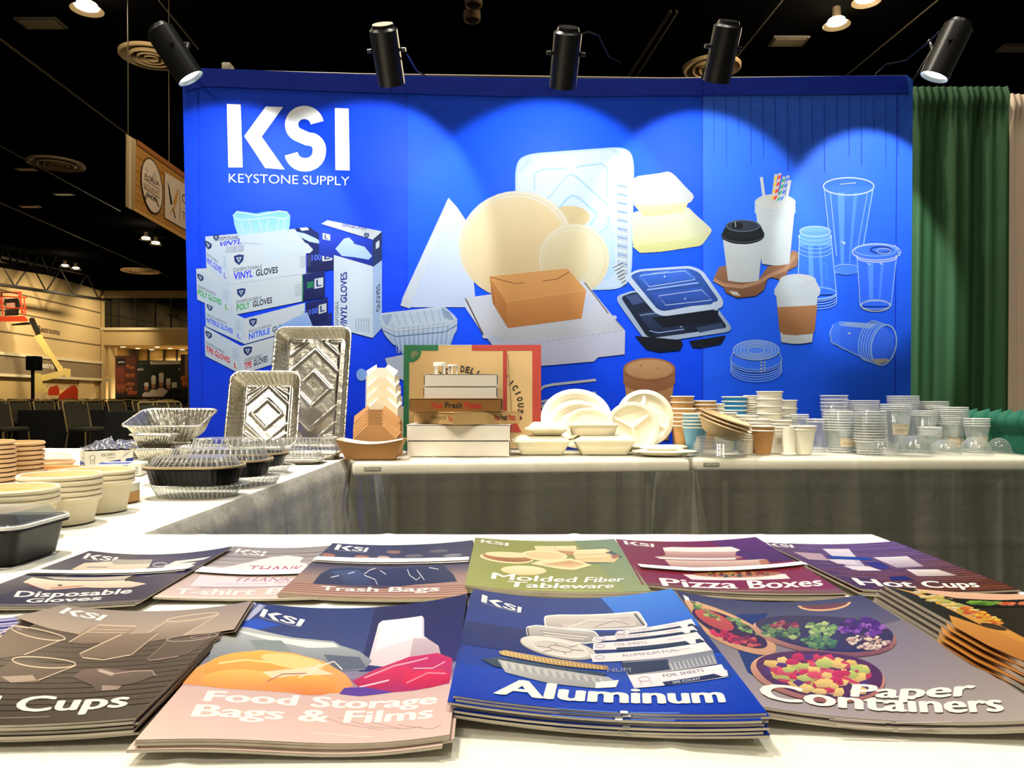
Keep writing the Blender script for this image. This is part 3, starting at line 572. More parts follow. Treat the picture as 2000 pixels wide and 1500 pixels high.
# triangular box, plates, pan
A.poly([(876, 386), (893, 405), (915, 438), (930, 600), (800, 600), (782, 596)], (216, 226, 250), (206, 216, 246)); A.poly([(876, 386), (886, 402), (800, 602), (783, 597), (786, 582)], (232, 240, 252)); A.line((886, 402), (800, 602), 1.2, (180, 196, 236)); A.line((877, 388), (914, 437), 1.6, (176, 190, 220)); A.poly([(783, 597), (790, 584), (800, 588), (799, 602)], (240, 244, 252)); A.line((792, 596), (801, 589), .8, (160, 180, 220))
SIL = (226, 236, 246)
pan = A.rr([(1008, 318), (1030, 302), (1222, 288), (1237, 310), (1232, 540), (1215, 562), (1170, 565), (1010, 560)], 30); A.poly(pan, (230, 240, 250), (196, 212, 232)); A.stroke(pan, 4, (170, 194, 222), True)
A.poly(A.rr([(1020, 326), (1198, 302), (1202, 548), (1024, 548)], 26), (250, 253, 255), (170, 196, 230), ax=((1060, 300), (1160, 540)))
A.poly([(1204, 312), (1224, 302), (1229, 330), (1226, 536), (1206, 548)], (206, 214, 214), (150, 158, 170))
for k in range(20): A.poly([(1206, 360+k*8.4), (1225, 364+k*8.4), (1225, 367.5+k*8.4), (1206, 364+k*8.4)], (244, 249, 252) if k % 2 else (120, 140, 168))
for k in range(16): A.line((1012+k*1.2, 332-k*1.8), (1018+k*1.6, 337-k*1.6), .8, (150, 176, 210)); A.line((1196+k*2.2, 290+k*.8), (1200+k*1.6, 299+k), .8, (150, 176, 210))
gr = (150, 182, 226)
A.stroke([(1044, 372), (1044, 340), (1056, 332), (1102, 328), (1106, 334)], 2.4, gr); A.stroke([(1126, 330), (1130, 325), (1176, 320), (1187, 330), (1186, 385), (1178, 386)], 3, gr); A.stroke([(1068, 390), (1106, 345), (1116, 341), (1126, 345), (1188, 402)], 3.4, gr); A.stroke([(1092, 406), (1108, 388), (1118, 382), (1130, 386), (1164, 416), (1164, 425), (1152, 440)], 4, gr); A.stroke([(1188, 420), (1188, 440), (1168, 458)], 3, gr)
A.stroke([(1066, 391), (1105, 346), (1116, 342)], 1.2, (250, 252, 255)); A.ell(1112, 424, 40, 22, (196, 176, 130))
for k in range(14): A.line((1196+k*1.6, 520+k*3), (1216+k*.6, 510+k*3.4), 1.6, (70, 66, 60) if k % 2 else (236, 240, 246))
PLT, PL2, RIM = (226, 206, 168), (214, 184, 136), (242, 230, 202)
A.ell(1008, 478, 112, 105, (244, 234, 210), rot=-10, c2=(216, 196, 156)); A.ell(1006, 480, 101, 95, (220, 198, 156), rot=-10, c2=PL2, ax=((940, 440), (1100, 540))); A.ring(1007, 479, 105, 99, 1.6, (204, 184, 146), -10); A.ring(1007, 481, 97, 91, 1.4, (232, 214, 178), -10)
A.ell(1121, 506, 69, 69, (244, 232, 200), c2=(228, 212, 172)); A.ell(1120, 508, 58, 58, (222, 204, 164), c2=(214, 194, 150)); A.ring(1121, 507, 62, 62, 1.5, (202, 184, 140)); A.poly(A.epts(1120, 508, 58, 58, 0, -60, 120)+[(1095, 556), (1150, 530), (1145, 470)], (210, 196, 164), (236, 224, 188), ax=((1120, 0), (1176, 0)))
# white pizza box and kraft box
PW = (234, 236, 252)
A.poly([(908, 582), (950, 576), (1140, 548), (1221, 646), (960, 672)], PW, (246, 246, 254)); A.poly([(908, 582), (960, 672), (1000, 676), (1000, 720), (935, 640), (907, 598)], (214, 220, 246)); A.poly([(960, 672), (1221, 646), (1220, 692), (1168, 698), (1160, 706), (1066, 714), (1000, 716), (985, 690)], (228, 228, 248), (216, 214, 240)); A.line((910, 584), (945, 656), 3, (120, 104, 90)); A.line((908, 582), (944, 654), 1.2, (40, 34, 30)); A.line((1142, 552), (1188, 612), 2.4, (96, 88, 80)); A.line((1196, 618), (1218, 642), 1.6, (120, 110, 100)); A.ell(1200, 620, 5, 4, PW); A.ell(948, 657, 6, 4, PW)
for k in range(17): A.line((1034+k*11, 672-k*1.6), (1040+k*11, 671-k*1.6), 1.2, (150, 150, 170))
A.poly([(1100, 596), (1140, 575), (1165, 590), (1145, 612), (1080, 630)], (206, 210, 232))
KR, KD, KL = (190, 132, 74), (170, 110, 58), (202, 146, 86)
A.poly([(956, 540), (1108, 524), (1145, 567), (988, 590)], KL, (196, 138, 78)); A.poly([(956, 540), (988, 590), (992, 641), (962, 592)], (176, 116, 62), (160, 102, 52)); A.poly([(988, 590), (1145, 567), (1136, 622), (992, 641)], KR, KD); A.stroke([(957, 541), (1006, 554), (1024, 552)], 1.3, (96, 56, 26)); A.stroke([(1060, 549), (1088, 545), (1112, 531)], 1.3, (96, 56, 26)); A.line((960, 560), (966, 596), 1.5, (110, 66, 30)); A.line((988, 590), (1144, 567), 1, (214, 164, 108))
# small foil containers
FS, FD = (206, 218, 232), (120, 140, 166)
A.poly(A.rr([(740, 612), (868, 598), (894, 622), (892, 650), (862, 668), (770, 676), (748, 650)], 10), FS, (150, 170, 200)); A.poly([(756, 618), (862, 604), (880, 628), (776, 640)], (170, 190, 214), (214, 226, 240)); A.poly([(766, 660), (890, 646), (880, 674), (870, 688), (786, 692)], (176, 196, 222), (116, 140, 180))
for k in range(24): A.line((768+k*4.9, 642-k*.5), (776+k*4.2, 690-k*.3), 1.5, (220, 232, 246) if k % 2 else FD)
for k in range(13): A.line((772+k*7, 613-k*.8), (782+k*6.6, 636-k*.7), 1.4, (236, 244, 250) if k % 2 else (140, 156, 180))
for k in range(10): A.line((744+k*2.2, 616-k*.3), (756+k, 636-k*2), 1.2, FD); A.line((862+k*1.6, 600+k), (868+k*2, 622+k*.4), 1.2, FD)
A.stroke([(744, 634), (770, 646), (870, 636), (893, 622)], 2.6, (240, 246, 252)); A.stroke([(746, 644), (772, 657), (870, 648), (893, 634)], 1.8, (90, 110, 140)); A.poly([(752, 700), (790, 692), (790, 744), (762, 730)], (176, 182, 196)); A.ell(706, 732, 10, 12, (130, 164, 222))
# clamshells
CR, CS = (255, 251, 226), (236, 222, 172)
A.poly(A.rr([(1234, 415), (1330, 395), (1360, 420), (1391, 448), (1388, 456), (1370, 480), (1290, 492), (1250, 494), (1236, 480)], 8), (255, 252, 232), (214, 212, 150)); A.stroke([(1234, 470), (1290, 474), (1350, 468), (1384, 455)], 1.6, (200, 194, 140)); A.stroke([(1300, 410), (1345, 406), (1386, 448)], 1.2, (240, 230, 190)); A.poly([(1234, 480), (1262, 476), (1300, 474), (1378, 464), (1366, 480), (1290, 492), (1250, 494)], (214, 214, 150), (190, 186, 120))
A.poly([(1236, 398), (1345, 394), (1336, 414), (1290, 421), (1258, 423)], (238, 220, 172), (222, 200, 140)); A.poly(A.rr([(1234, 352), (1244, 344), (1290, 338), (1306, 334), (1318, 342), (1340, 366), (1356, 382), (1350, 396), (1290, 400), (1236, 398)], 7), (252, 250, 244), (255, 255, 250)); A.stroke([(1236, 398), (1252, 402), (1290, 400), (1345, 396), (1355, 384)], 1.4, (214, 202, 160))
# black containers
BK1, GRY = (10, 14, 24), (150, 166, 190)
A.poly(A.rr([(1204, 578), (1240, 566), (1400, 600), (1430, 640), (1424, 648), (1275, 670), (1262, 668), (1206, 590)], 12), GRY); A.poly(A.rr([(1212, 580), (1240, 570), (1396, 604), (1421, 640), (1276, 660), (1264, 658)], 8), (20, 30, 54), (14, 20, 36)); A.poly([(1240, 656), (1330, 664), (1334, 672), (1328, 684), (1288, 688), (1262, 682)], BK1); A.poly([(1346, 666), (1418, 655), (1408, 672), (1366, 680), (1352, 678)], BK1)
A.poly([(1246, 612), (1300, 604), (1338, 640), (1336, 652), (1284, 658), (1266, 640)], (36, 50, 82), (20, 28, 50)); A.poly([(1222, 578), (1244, 574), (1258, 590), (1236, 596)], (50, 66, 104)); A.stroke([(1250, 616), (1298, 609), (1332, 640)], 1.2, (150, 170, 210)); A.stroke([(1268, 646), (1286, 650), (1336, 643)], 2, (120, 140, 180)); A.poly([(1360, 640), (1410, 630), (1414, 640), (1366, 650)], (40, 54, 84))
A.poly([(1272, 620), (1404, 606), (1398, 628), (1296, 640)], BK1)
A.poly(A.rr([(1222, 538), (1246, 526), (1348, 519), (1372, 528), (1414, 588), (1410, 602), (1296, 618), (1280, 612), (1226, 550)], 10), (190, 204, 224)); A.poly(A.rr([(1230, 538), (1250, 530), (1346, 524), (1366, 532), (1405, 588), (1296, 608), (1284, 604)], 8), (40, 76, 150), (30, 52, 110))
A.poly([(1244, 540), (1258, 532), (1340, 525), (1362, 544), (1264, 562)], (50, 96, 190), (36, 70, 150)); A.poly([(1270, 572), (1372, 560), (1396, 586), (1390, 594), (1290, 604)], (40, 76, 160), (30, 54, 120)); A.stroke([(1250, 538), (1338, 529), (1358, 546), (1268, 560)], 1.4, (170, 196, 240), True); A.stroke([(1286, 578), (1370, 566), (1390, 586), (1300, 596)], 1.2, (200, 216, 246), True); A.stroke([(1264, 566), (1364, 552)], 3, (130, 160, 220)); A.line((1273, 534), (1306, 530), 1, (170, 190, 230)); A.ell(1298, 540, 1.6, 1.6, (230, 240, 255)); A.ell(1338, 583, 1.6, 1.6, (230, 240, 255))
# cups and carrier
CW, CW2 = (240, 244, 244), (196, 206, 214)
A.poly([(1393, 545), (1404, 522), (1420, 518), (1440, 540), (1480, 548), (1500, 520), (1535, 515), (1548, 488), (1560, 494), (1556, 520), (1540, 528), (1530, 548), (1500, 540), (1492, 566), (1476, 578), (1440, 582), (1418, 572), (1414, 562)], (150, 108, 80), (110, 74, 52)); A.stroke([(1394, 546), (1412, 556), (1450, 560), (1480, 552), (1504, 538), (1534, 526), (1552, 500)], 7, (168, 126, 96)); A.poly([(1424, 568), (1440, 570), (1446, 578), (1432, 576)], (226, 222, 214))
def pcup(x0, x1, y0, xb0, xb1, y1, c0, c1): A.poly([(x0, y0), (x1, y0), (xb1, y1)]+[(xb0+(xb1-xb0)*(1-t), y1+3.5*math.sin(PI*t)) for t in (.2, .4, .6, .8)]+[(xb0, y1)], c0, c1, ax=((x0, 0), (x1, 0)))
pcup(1475, 1553, 400, 1488, 1542, 515, (214, 222, 222), CW)
for k in (2, 1, 0): A.ell(1514, 396+k*8, 40, 17, (244, 248, 248)); A.ring(1514, 396+k*8, 39.5, 16.5, 1.2, (190, 200, 208))
A.ell(1513.5, 394, 37, 14, (206, 202, 186), c2=(232, 232, 224))
for a, b, c in (((1487, 346), (1494, 398), None), ((1516, 340), (1508, 398), (240, 196, 40)), ((1524, 338), (1512, 399), (214, 44, 50)), ((1532, 345), (1518, 400), (30, 150, 90)), ((1540, 343), (1524, 399), (40, 96, 210)), ((1543, 352), (1534, 397), None)):
    A.line(a, b, 6, (250, 250, 250))
    if c:
        for t in (.08, .30, .52, .74): p = lambda u: (a[0]+(b[0]-a[0])*u, a[1]+(b[1]-a[1])*u); q, r = p(t), p(t+.12); A.poly([(q[0]-3, q[1]+2), (q[0]+3, q[1]-3), (r[0]+3, r[1]-3), (r[0]-3, r[1]+2)], c)
pcup(1412, 1490, 468, 1422, 1482, 548, CW, (214, 220, 222)); A.ell(1451, 460, 42, 17, (14, 16, 20)); A.poly([(1410, 456), (1418, 440), (1485, 440), (1493, 456), (1490, 466), (1412, 466)], (20, 22, 26)); A.ell(1451, 441, 34, 12, (40, 46, 58)); A.ring(1451, 441, 32, 11, 1.4, (90, 98, 112)); A.ell(1440, 441, 11, 7, (14, 16, 20)); A.line((1436, 433), (1437, 444), 1.4, (190, 196, 206)); A.ring(1451, 458, 41, 15, 1.2, (70, 76, 88), 0, 10, 170)
# clear printed cups: light strokes and tints of the blue behind
G1, G2, G3 = (70, 130, 246), (150, 190, 250), (214, 230, 255)
def ccup(x0, x1, y0, xb0, xb1, y1, e, rims=1, dy=6, t=G1):
    A.poly([(x0, y0), (x1, y0), (xb1, y1), (xb0, y1)], (52, 108, 244), (44, 100, 240)); c = (x0+x1)/2; A.poly([(x0+.28*(x1-x0), y0+12), (x0+.42*(x1-x0), y0+12), (xb0+.42*(xb1-xb0), y1-10), (xb0+.3*(xb1-xb0), y1-10)], (84, 140, 248)); A.poly([(x0+.6*(x1-x0), y0+12), (x0+.68*(x1-x0), y0+12), (xb0+.66*(xb1-xb0), y1-14), (xb0+.6*(xb1-xb0), y1-14)], (76, 132, 248))
    A.line((x0+1, y0), (xb0, y1), 1.8, G2); A.line((x1-1, y0), (xb1, y1), 1.8, G2)
    for k in range(rims): A.ring(c, y0+k*dy, (x1-x0)/2, (x1-x0)/2*e, 2.4 if k == 0 else 1.5, G3 if k == 0 else G2)
    A.ring((xb0+xb1)/2, y1-2, (xb1-xb0)/2, (xb1-xb0)/2*e*1.1, 1.8, G2); A.ring((xb0+xb1)/2, y1-9, (xb1-xb0)/2*.8, (xb1-xb0)/2*e*.8, 1, G1)
ccup(1608, 1707, 364, 1627, 1678, 528, .34); A.ell(1653, 528, 22, 9, (70, 126, 246)); A.line((1622, 378), (1634, 500), 1.5, G2); A.line((1694, 378), (1672, 500), 1.2, G2); A.poly([(1640, 470), (1652, 473), (1650, 478)], G3); A.line((1640, 360), (1672, 357), 1.4, G3)
ccup(1560, 1624, 462, 1558, 1634, 575, .28, 1); A.ell(1592, 452, 30, 10, (110, 160, 248)); A.poly([(1562, 452), (1622, 452), (1622, 480), (1561, 480)], (92, 146, 246)); A.ring(1592, 452, 30, 10, 1.6, G3)
for k in range(5): A.ring(1592, 460+k*8, 31, 10, 1.1, G2, 0, 0, 180)
for k in range(5): A.ring(1596, 570+k*5, 38, 13, 1.5, G2, 0, -10, 190)
for k in range(6): A.ring(1596, 520+k*6, 20, 8, 1, G1, 0, -80, 20)
pcup(1516, 1597, 580, 1526, 1586, 668, CW, (212, 220, 224)); A.poly([(1518, 600), (1596, 596), (1591, 648), (1586, 652)]+[(1555, 655), (1530, 653), (1522, 646)], (156, 108, 70), (136, 92, 56)); A.ell(1557, 572, 45, 16, (236, 242, 244)); A.poly([(1512, 566), (1524, 546), (1592, 546), (1603, 566), (1600, 576), (1514, 576)], (232, 240, 244)); A.ell(1558, 548, 36, 13, (250, 252, 254)); A.ell(1550, 550, 22, 8, (230, 238, 244)); A.ring(1557, 568, 44, 14, 1.2, (190, 204, 216), 0, 5, 175)
ccup(1673, 1752, 502, 1680, 1740, 598, .25); A.ell(1712, 490, 47, 15, (60, 112, 236)); A.ring(1712, 492, 47, 16, 2.2, G3); A.ring(1710, 489, 40, 11, 1.4, G2); A.ring(1720, 488, 20, 6, 3.6, (24, 50, 140)); A.ring(1726, 490, 14, 5, 1.4, G3); A.line((1748, 478), (1758, 500), 2, G2); A.line((1694, 514), (1700, 517), 2, G3); A.line((1718, 514), (1724, 516), 2.4, G3); A.ring(1710, 597, 28, 11, 2, G3)
A.poly([(1622, 650), (1630, 632), (1642, 627), (1720, 632), (1745, 655), (1748, 690), (1724, 714), (1690, 700), (1640, 676), (1624, 668)], (60, 112, 240), (44, 96, 236)); A.poly([(1638, 628), (1712, 632), (1700, 642), (1640, 636)], (150, 180, 236)); A.ring(1726, 674, 24, 40, 3, G2, 12)
for k in range(5): A.ring(1720-k*5, 672-k*1.6, 22, 40, 1.6, G2, 14, 90, 270)
for k in range(7): A.ring(1648-k*3, 652, 10, 22, 1, G1, 10, 90, 270)
A.stroke([(1628, 634), (1621, 650), (1624, 668), (1640, 677), (1696, 704)], 1.8, G2); A.line((1656, 650), (1662, 652), 3, G3); A.poly([(1700, 702), (1716, 712), (1740, 704), (1730, 700)], (170, 160, 150))
A.ell(1477, 704, 50, 24, (50, 108, 244)); A.ell(1477, 683, 45, 20, (80, 136, 248))
for k in range(6): A.ring(1477, 700+k*4.6, 50, 22, 1.4, G2, 0, 0, 180)
for k, r in enumerate((45, 38, 31, 24, 17)): A.ring(1477, 684, r, r*.42, 1.5, G2 if k % 2 else G3)
A.line((1427, 700), (1432, 688), 1.6, G2); A.line((1527, 700), (1522, 688), 1.6, G2)
for k in range(4): A.poly([(1485, 706+k*6), (1489, 706+k*6), (1489, 709+k*6), (1485, 709+k*6)], G3); A.poly([(1492, 706+k*5), (1495, 706+k*5), (1495, 709+k*5), (1492, 709+k*5)], G3)
# soup container, cutlery, loose corners
A.poly([(1220, 745), (1316, 745), (1306, 860), (1230, 860)], (176, 128, 84), (150, 104, 62)); A.ell(1268, 744, 51, 22, (136, 88, 56)); A.poly([(1217, 722), (1319, 722), (1318, 746), (1218, 746)], (140, 92, 58)); A.ell(1268, 721, 51, 22, (150, 98, 62)); A.ell(1268, 721, 46, 18.5, (190, 146, 100), c2=(176, 132, 88)); A.ell(1252, 714, 1.5, 1.2, (90, 60, 40)); A.ell(1285, 719, 1.5, 1.2, (90, 60, 40))
UT = (214, 220, 226)
A.stroke([(1050, 766), (1062, 755), (1080, 751), (1164, 742)], 5, UT); A.stroke([(1050, 786), (1090, 778), (1164, 767)], 5, (200, 208, 216)); A.stroke([(1052, 797), (1070, 787), (1100, 782)], 6, (190, 200, 212))
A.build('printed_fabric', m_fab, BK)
# aluminium pop-up frame behind the fabric
m_alu = mat('frame_alu', (60, 60, 64), .4, metal=.8)
nodes = {}
for i, px in enumerate((372, 740, 1105, 1420, 1770)):
    for j, z in enumerate((2.26, 1.5, .8, .05)): nodes[i, j] = W(px, 776, BD+.07); nodes[i, j].z = z; nodes[i, j].y -= BD
fm_ = MB()
for i in range(5):
    for j in range(3): MB().tube([nodes[i, j], nodes[i, j+1]], .012, 6).build('frame_post', m_alu, BK)
for i in range(4):
    for j in range(3):
        m = MB().tube([nodes[i, j], nodes[i+1, j+1]+Vector((0, .03, 0))], .011, 6); m.tube([nodes[i, j+1]+Vector((0, .03, 0)), nodes[i+1, j]], .011, 6); m.build('frame_scissor', m_alu, BK)
MB().rbox((W(436, 127, BD).x, .06, W(436, 130, BD).z), (.04, .06, .07), .006).build('frame_hub', mat('frame_white', (150, 136, 116), .5), BK)
MB().tube([W(384, 137, BD+.08)-Vector((0, BD, 0)), W(700, 146, BD+.08)-Vector((0, BD, 0)), W(1300, 154.5, BD+.08)-Vector((0, BD, 0)), W(1770, 150, BD+.08)-Vector((0, BD, 0))], .007, 6).build('top_rail', _M['frame_white'], BK)
# ---------------------------------------------------------------- five clip-on spotlights
m_can = mat('spot_black', (16, 16, 15), .35, spec=.5); m_capm = mat('spot_cap', (190, 180, 160), .4)
spots = [((343, 108), (.62, .25, -1), (440, .55), 'leftmost black spotlight over the backdrop, tilted toward the logo', 1), ((757, 112), (.08, .75, -1), (735, .6), 'second black spotlight from the left with a pale cap', 1.0), ((1104, 118), (-.08, .72, -1), (1070, .6), 'middle black spotlight with a looping cable above the backdrop', 1.0), ((1410, 106), (-.10, .62, -1), (1350, .6), 'fourth black spotlight from the left beside the round diffuser', 1.0), ((1848, 102), (-.42, .20, -1), (1690, .55), 'rightmost black spotlight with its lit lens showing', 1.15)]
apexx = (440, 735, 1070, 1360, 1690); apexy = (192, 198, 188, 212, 250)
for k, ((px, py), ax, tg, lb, en) in enumerate(spots):
    c = W(px, py, LD); ax = Vector(ax).normalized(); o = thing('spotlight', lb, 'spotlight', c, group='clip-on spotlights'); o.rotation_euler = ax.to_track_quat('-Z', 'Y').to_euler()
    r = .053; h = .098
    MB().lathe([(r*.75, h+.018), (r*.8, h+.008), (r, h), (r, -h), (r*.96, -h), (r*.94, -h+.02)], 36).build('can', m_can, o)
    MB().lathe([(0, h+.02), (r*.74, h+.02), (r*.76, h+.008)], 28).build('cap', m_capm if k == 1 else m_can, o)
    MB().lathe([(0, -h+.012), (r*.6, -h+.010), (r*.93, -h+.016)], 28).build('lens', mat('lit_lens', (236, 250, 255), emit=9), o)
    for s in (-1, 1):
        kn = MB().lathe([(0, .022), (.008, .022), (.009, .006), (.004, 0), (.004, -.01)], 10, 0, Matrix.Translation((s*r, 0, h*.25))@Matrix.Rotation(s*PI/2, 4, 'Y')).build('knob', m_can, o)
    inv = o.rotation_euler.to_matrix().inverted(); loc = lambda p: inv @ (Vector(p)-c)
    top = Vector((W(px-15+(1000-px)*.05, 150, BD).x, BD+.02, c.z-.02)); top.z = W(px, yt(min(max(px, 360), 1780)), BD).z+.01
    MB().tube([loc(c+Vector((0, .05, -.02))), loc(c+Vector((0, .12, .10))), loc(top+Vector((0, -.15, .06))), loc(top), loc(top+Vector((0, .05, -.02)))], .006, 8).build('arm', m_can, o)
    if k in (1, 2, 4):
        q = {1: [(795, 105), (808, 128), (815, 140), (830, 147)], 2: [(1120, 72), (1150, 62), (1170, 70), (1190, 112), (1212, 122)], 4: [(1835, 62), (1810, 85), (1770, 118), (1730, 126), (1710, 145)]}[k]
        MB().tube([loc(W(a, b, LD+.12*i)) for i, (a, b) in enumerate(q)], .0035, 6).build('cable', m_can, o)
    # the beam: its upper edge grazes the fabric at the scallop top
    lz = c+ax*(h+.005); apx = W(apexx[k], apexy[k], BD); a = math.radians(33)
    el = math.atan2(apx.z-lz.z, BD-lz.y); half = a+el
    tgt = Vector((lz.x+(apx.x-lz.x), BD, lz.z-math.tan(a)*(BD-lz.y)))
    bl = lamp('SPOT', 'spot_beam', lz, 138*en, COOL, tgt, .03, math.degrees(half)*2, .20)
    bl.data.use_nodes = True; bn = bl.data.node_tree; fo = bn.nodes.new('ShaderNodeLightFalloff'); fo.inputs['Strength'].default_value = 1; fo.inputs['Smooth'].default_value = .5; bn.links.new(fo.outputs['Quadratic'], bn.nodes['Emission'].inputs['Strength'])
# ---------------------------------------------------------------- pipe and drape
def drape(name, label, x0, x1, D, z0, z1, amp, wl_, m, top=.12, ph=0):
    o = thing(name, label, 'drape', ((x0+x1)/2, D, 0)); n = int((x1-x0)/.008)
    def fn(u, v):
        x = x0+(x1-x0)*u; z = z0+(z1-z0)*v; t = (z1-z)
        k = x*2*PI/wl_+ph+2.2*noise.noise(Vector((x*1.7, z*.15, ph))); g = min(1, t/.3)
        y = amp*(g*(math.sin(k)+.45*math.sin(2.3*k+1)+.3*noise.noise(Vector((x*9, z*.6, 3)))) + (1-g)*.35*math.sin(x*2*PI/.035+noise.noise(Vector((x*20, 1, 1)))*3))
        if t < top: y += -.018*(1-((t-top/2)/(top/2))**2)
        return (x-(x0+x1)/2, y, z)
    MB().grid(fn, n, 46).build('cloth', m, o, angle=180); MB().tube([((x0-x1)/2, .02, z1-top*.5), ((x1-x0)/2, .02, z1-top*.5)], .014, 10).build('pole', m_alu, o); return o
m_green = mat('green_drape', (36, 78, 38), .75, bump=(220, .35, .004), stretch=(1, 1, .25), trans=.12); m_beige = mat('beige_drape', (232, 210, 182), .8, bump=(220, .3, .004), trans=.14); m_teal = mat('teal_drape', (30, 112, 86), .7, bump=(260, .35, .004), trans=.1)
DD = 3.85
drape('back_drape', 'tall dark green pleated drape right of the blue backdrop', (1640-HX)/F*DD, (1966-HX)/F*DD, DD, .02, CZ-(169-HY)/F*DD, .026, .19, m_green)
drape('back_drape', 'tall beige pleated drape at the right edge', (1962-HX)/F*DD, (2120-HX)/F*DD, DD+.06, .02, CZ-(174-HY)/F*DD, .022, .10, m_beige, ph=2)
o = thing('side_drape', 'low teal drape over a rail at the right end of the table', 'drape', (2.05, 3.0, 0))
def sfn(u, v):
    y = -.9+1.4*u; z = .03+.885*v; t = .915-z; w_ = math.sin(y*2*PI/.075+noise.noise(Vector((y*6, 2, 0)))*2)
    g = min(1, t/.25); x = (.010*w_*(1-g)+.022*g*math.sin(y*2*PI/.2+1.5*noise.noise(Vector((y*3, z*.6, 5)))))
    if t < .09: x -= .026*(1-((t-.045)/.045)**2)
    return (x, y, z+(.006*w_ if t < .02 else 0))
MB().grid(sfn, 220, 40).build('cloth', m_teal, o, angle=180); MB().tube([(.02, -.9, .87), (.02, .5, .87)], .014, 10).build('rail', m_alu, o)
# ---------------------------------------------------------------- tables and their thin plastic cloths
ZT = .745; TH = .045
m_top = mat('table_top', (238, 234, 220), .5, bump=(90, .1, .002)); m_leg = mat('table_leg', (110, 110, 104), .4, metal=.6); m_film = sheer('film_cloth', (255, 255, 252), .02, .14, (236, 234, 216), .11, .32, bump=(12, .22, .010), power=2)
m_film2 = sheer('film_cloth_double', (255, 255, 252), .02, .14, (236, 236, 224), .38, .32, bump=(16, .35, .012), power=2)
m_plate = mat('plate_grey', (88, 86, 76), .5)
def table(label, loc, rz, wd, dp, plate=True):
    o = thing('folding_table', label, 'table', loc, rz)
    MB().rbox((wd/2, dp/2, ZT-TH/2-.002), (wd, dp, TH), .012, 3).build('tabletop', m_top, o)
    for x in (.14, wd-.14):
        MB().tube([(x, .07, ZT-TH-.004), (x, .07, .012), (x, .10, .010)], .014, 8).build('leg', m_leg, o); MB().tube([(x, dp-.07, ZT-TH-.004), (x, dp-.07, .012), (x, dp-.10, .010)], .014, 8).build('leg', m_leg, o)
        MB().tube([(x, .07, .2), (x, dp-.07, .2)], .011, 8).build('crossbar', m_leg, o)
    if plate:
        p = MB().rbox((.07, -.002, ZT-.024), (.058, .006, .014), .002).build('maker_plate', m_plate, o)
        a = Art(lambda x, y, l: (x, -.0058-l*.0003, y)); a.tx('LIFETIME', (.045, ZT-.020), (.095, ZT-.020), (0, -.008), (190, 186, 170), bold=.03); a.build('plate_lettering', m_print, p)
    return o
def cloth(label, pos, rz, wd, dp, drop, creases, amp=.012, sides=(1, 1, 1, 1), seed=0, fm=None):
    fm = fm or m_film
    """film sheet: top, then front/right/back/left drops that flare a little, with fold creases"""
    o = thing('table_cover', label, 'tablecloth', pos, rz); ov = .006; z = ZT+.0015
    def fold(s, t):
        w_ = amp*min(1, t/.35)*(math.sin(s*2*PI/.31+seed)+.6*math.sin(s*2*PI/.13+seed*2.1)+.8*noise.noise(Vector((s*5, t*2, seed))))
        d = abs(((s+.03*seed) % creases)-creases/2); w_ += .005*math.exp(-(d/.006)**2); dt = abs((t % .20)-.1); w_ += .0022*math.exp(-(dt/.006)**2)
        return w_
    def topf(u, v):
        x, y = -ov+(wd+2*ov)*u, -ov+(dp+2*ov)*v
        return (x, y, z+.0012*abs(noise.noise(Vector((x*7, y*7, seed))))+.0016*math.exp(-(abs((x % creases)-creases/2)/.005)**2))
    MB().grid(topf, int(wd/.012), int(dp/.012)).build('top_sheet', fm, o, angle=180)
    def side(p0, p1, n):
        L = (Vector(p1)-Vector(p0)).length; d = (Vector(p1)-Vector(p0))/L; n = Vector(n)
        def fn(u, v):
            s = L*u; t = drop*v; e = min(s, L-s); pull = max(0, 1-e/.14)*.05*v
            q = Vector(p0)+d*s+n*(ov+.010*min(1, t/.03)+.05*v+fold(s, t)+pull*.6)+d*(pull*(-1 if s < L/2 else 1))*.8
            return (q.x, q.y, z-t+(.004*math.exp(-t/.01)-.004))
        return MB().grid(fn, int(L/.010), 44).build('drop', fm, o, angle=180)
    C = [(0, 0, 0), (wd, 0, 0), (wd, dp, 0), (0, dp, 0)]; N = [(0, -1, 0), (1, 0, 0), (0, 1, 0), (-1, 0, 0)]
    for k in range(4):
        if sides[k]: side(C[k], C[(k+1) % 4], N[k])
    return o
a1 = .115
table('white folding table below the pizza boxes and plates', (-.555, 2.665, 0), a1, 1.215, .56); cloth('sheer white plastic cover over the middle back table', (-.555, 2.665, 0), a1, 1.215, .56, .70, .19, seed=1)
table('white folding table below the cups at right', (.668, 2.845, 0), 0, 1.32, .56); cloth('sheer white plastic cover over the right back table', (.668, 2.845, 0), 0, 1.32, .56, .70, .19, sides=(1, 0, 1, 1), seed=2)
LX = -.60
table('white folding table along the left, below the foil pans', (-1.355, 1.262, 0), 0, .74, 2.1, False); table('white folding table at far left beside the kraft cups', (-2.14, 1.262, 0), 0, .76, 2.1, False)
cloth('sheer white plastic cover over the two left tables', (-2.14, 1.262, 0), .0, 1.53, 2.1, .70, .24, sides=(0, 1, 1, 0), seed=3, fm=m_film2)
table('white folding table in the foreground below the catalogs', (-1.25, .42, 0), 0, 1.83, .825, False); cloth('white plastic cover on the foreground table', (-1.25, .42, 0), 0, 1.83, .825, .6, .3, sides=(1, 1, 0, 0), seed=4, fm=m_film2)
o = thing('carton', 'brown cardboard carton under the middle back table', 'box', (.05, 3.06, 0), .05); MB().rbox((0, 0, .21), (.44, .36, .42), .004).build('body', mat('carton', (120, 84, 44), .8), o); MB().box((0, 0, .4215), (.44, .006, .003)).build('tape', mat('tape', (150, 120, 80), .3), o)

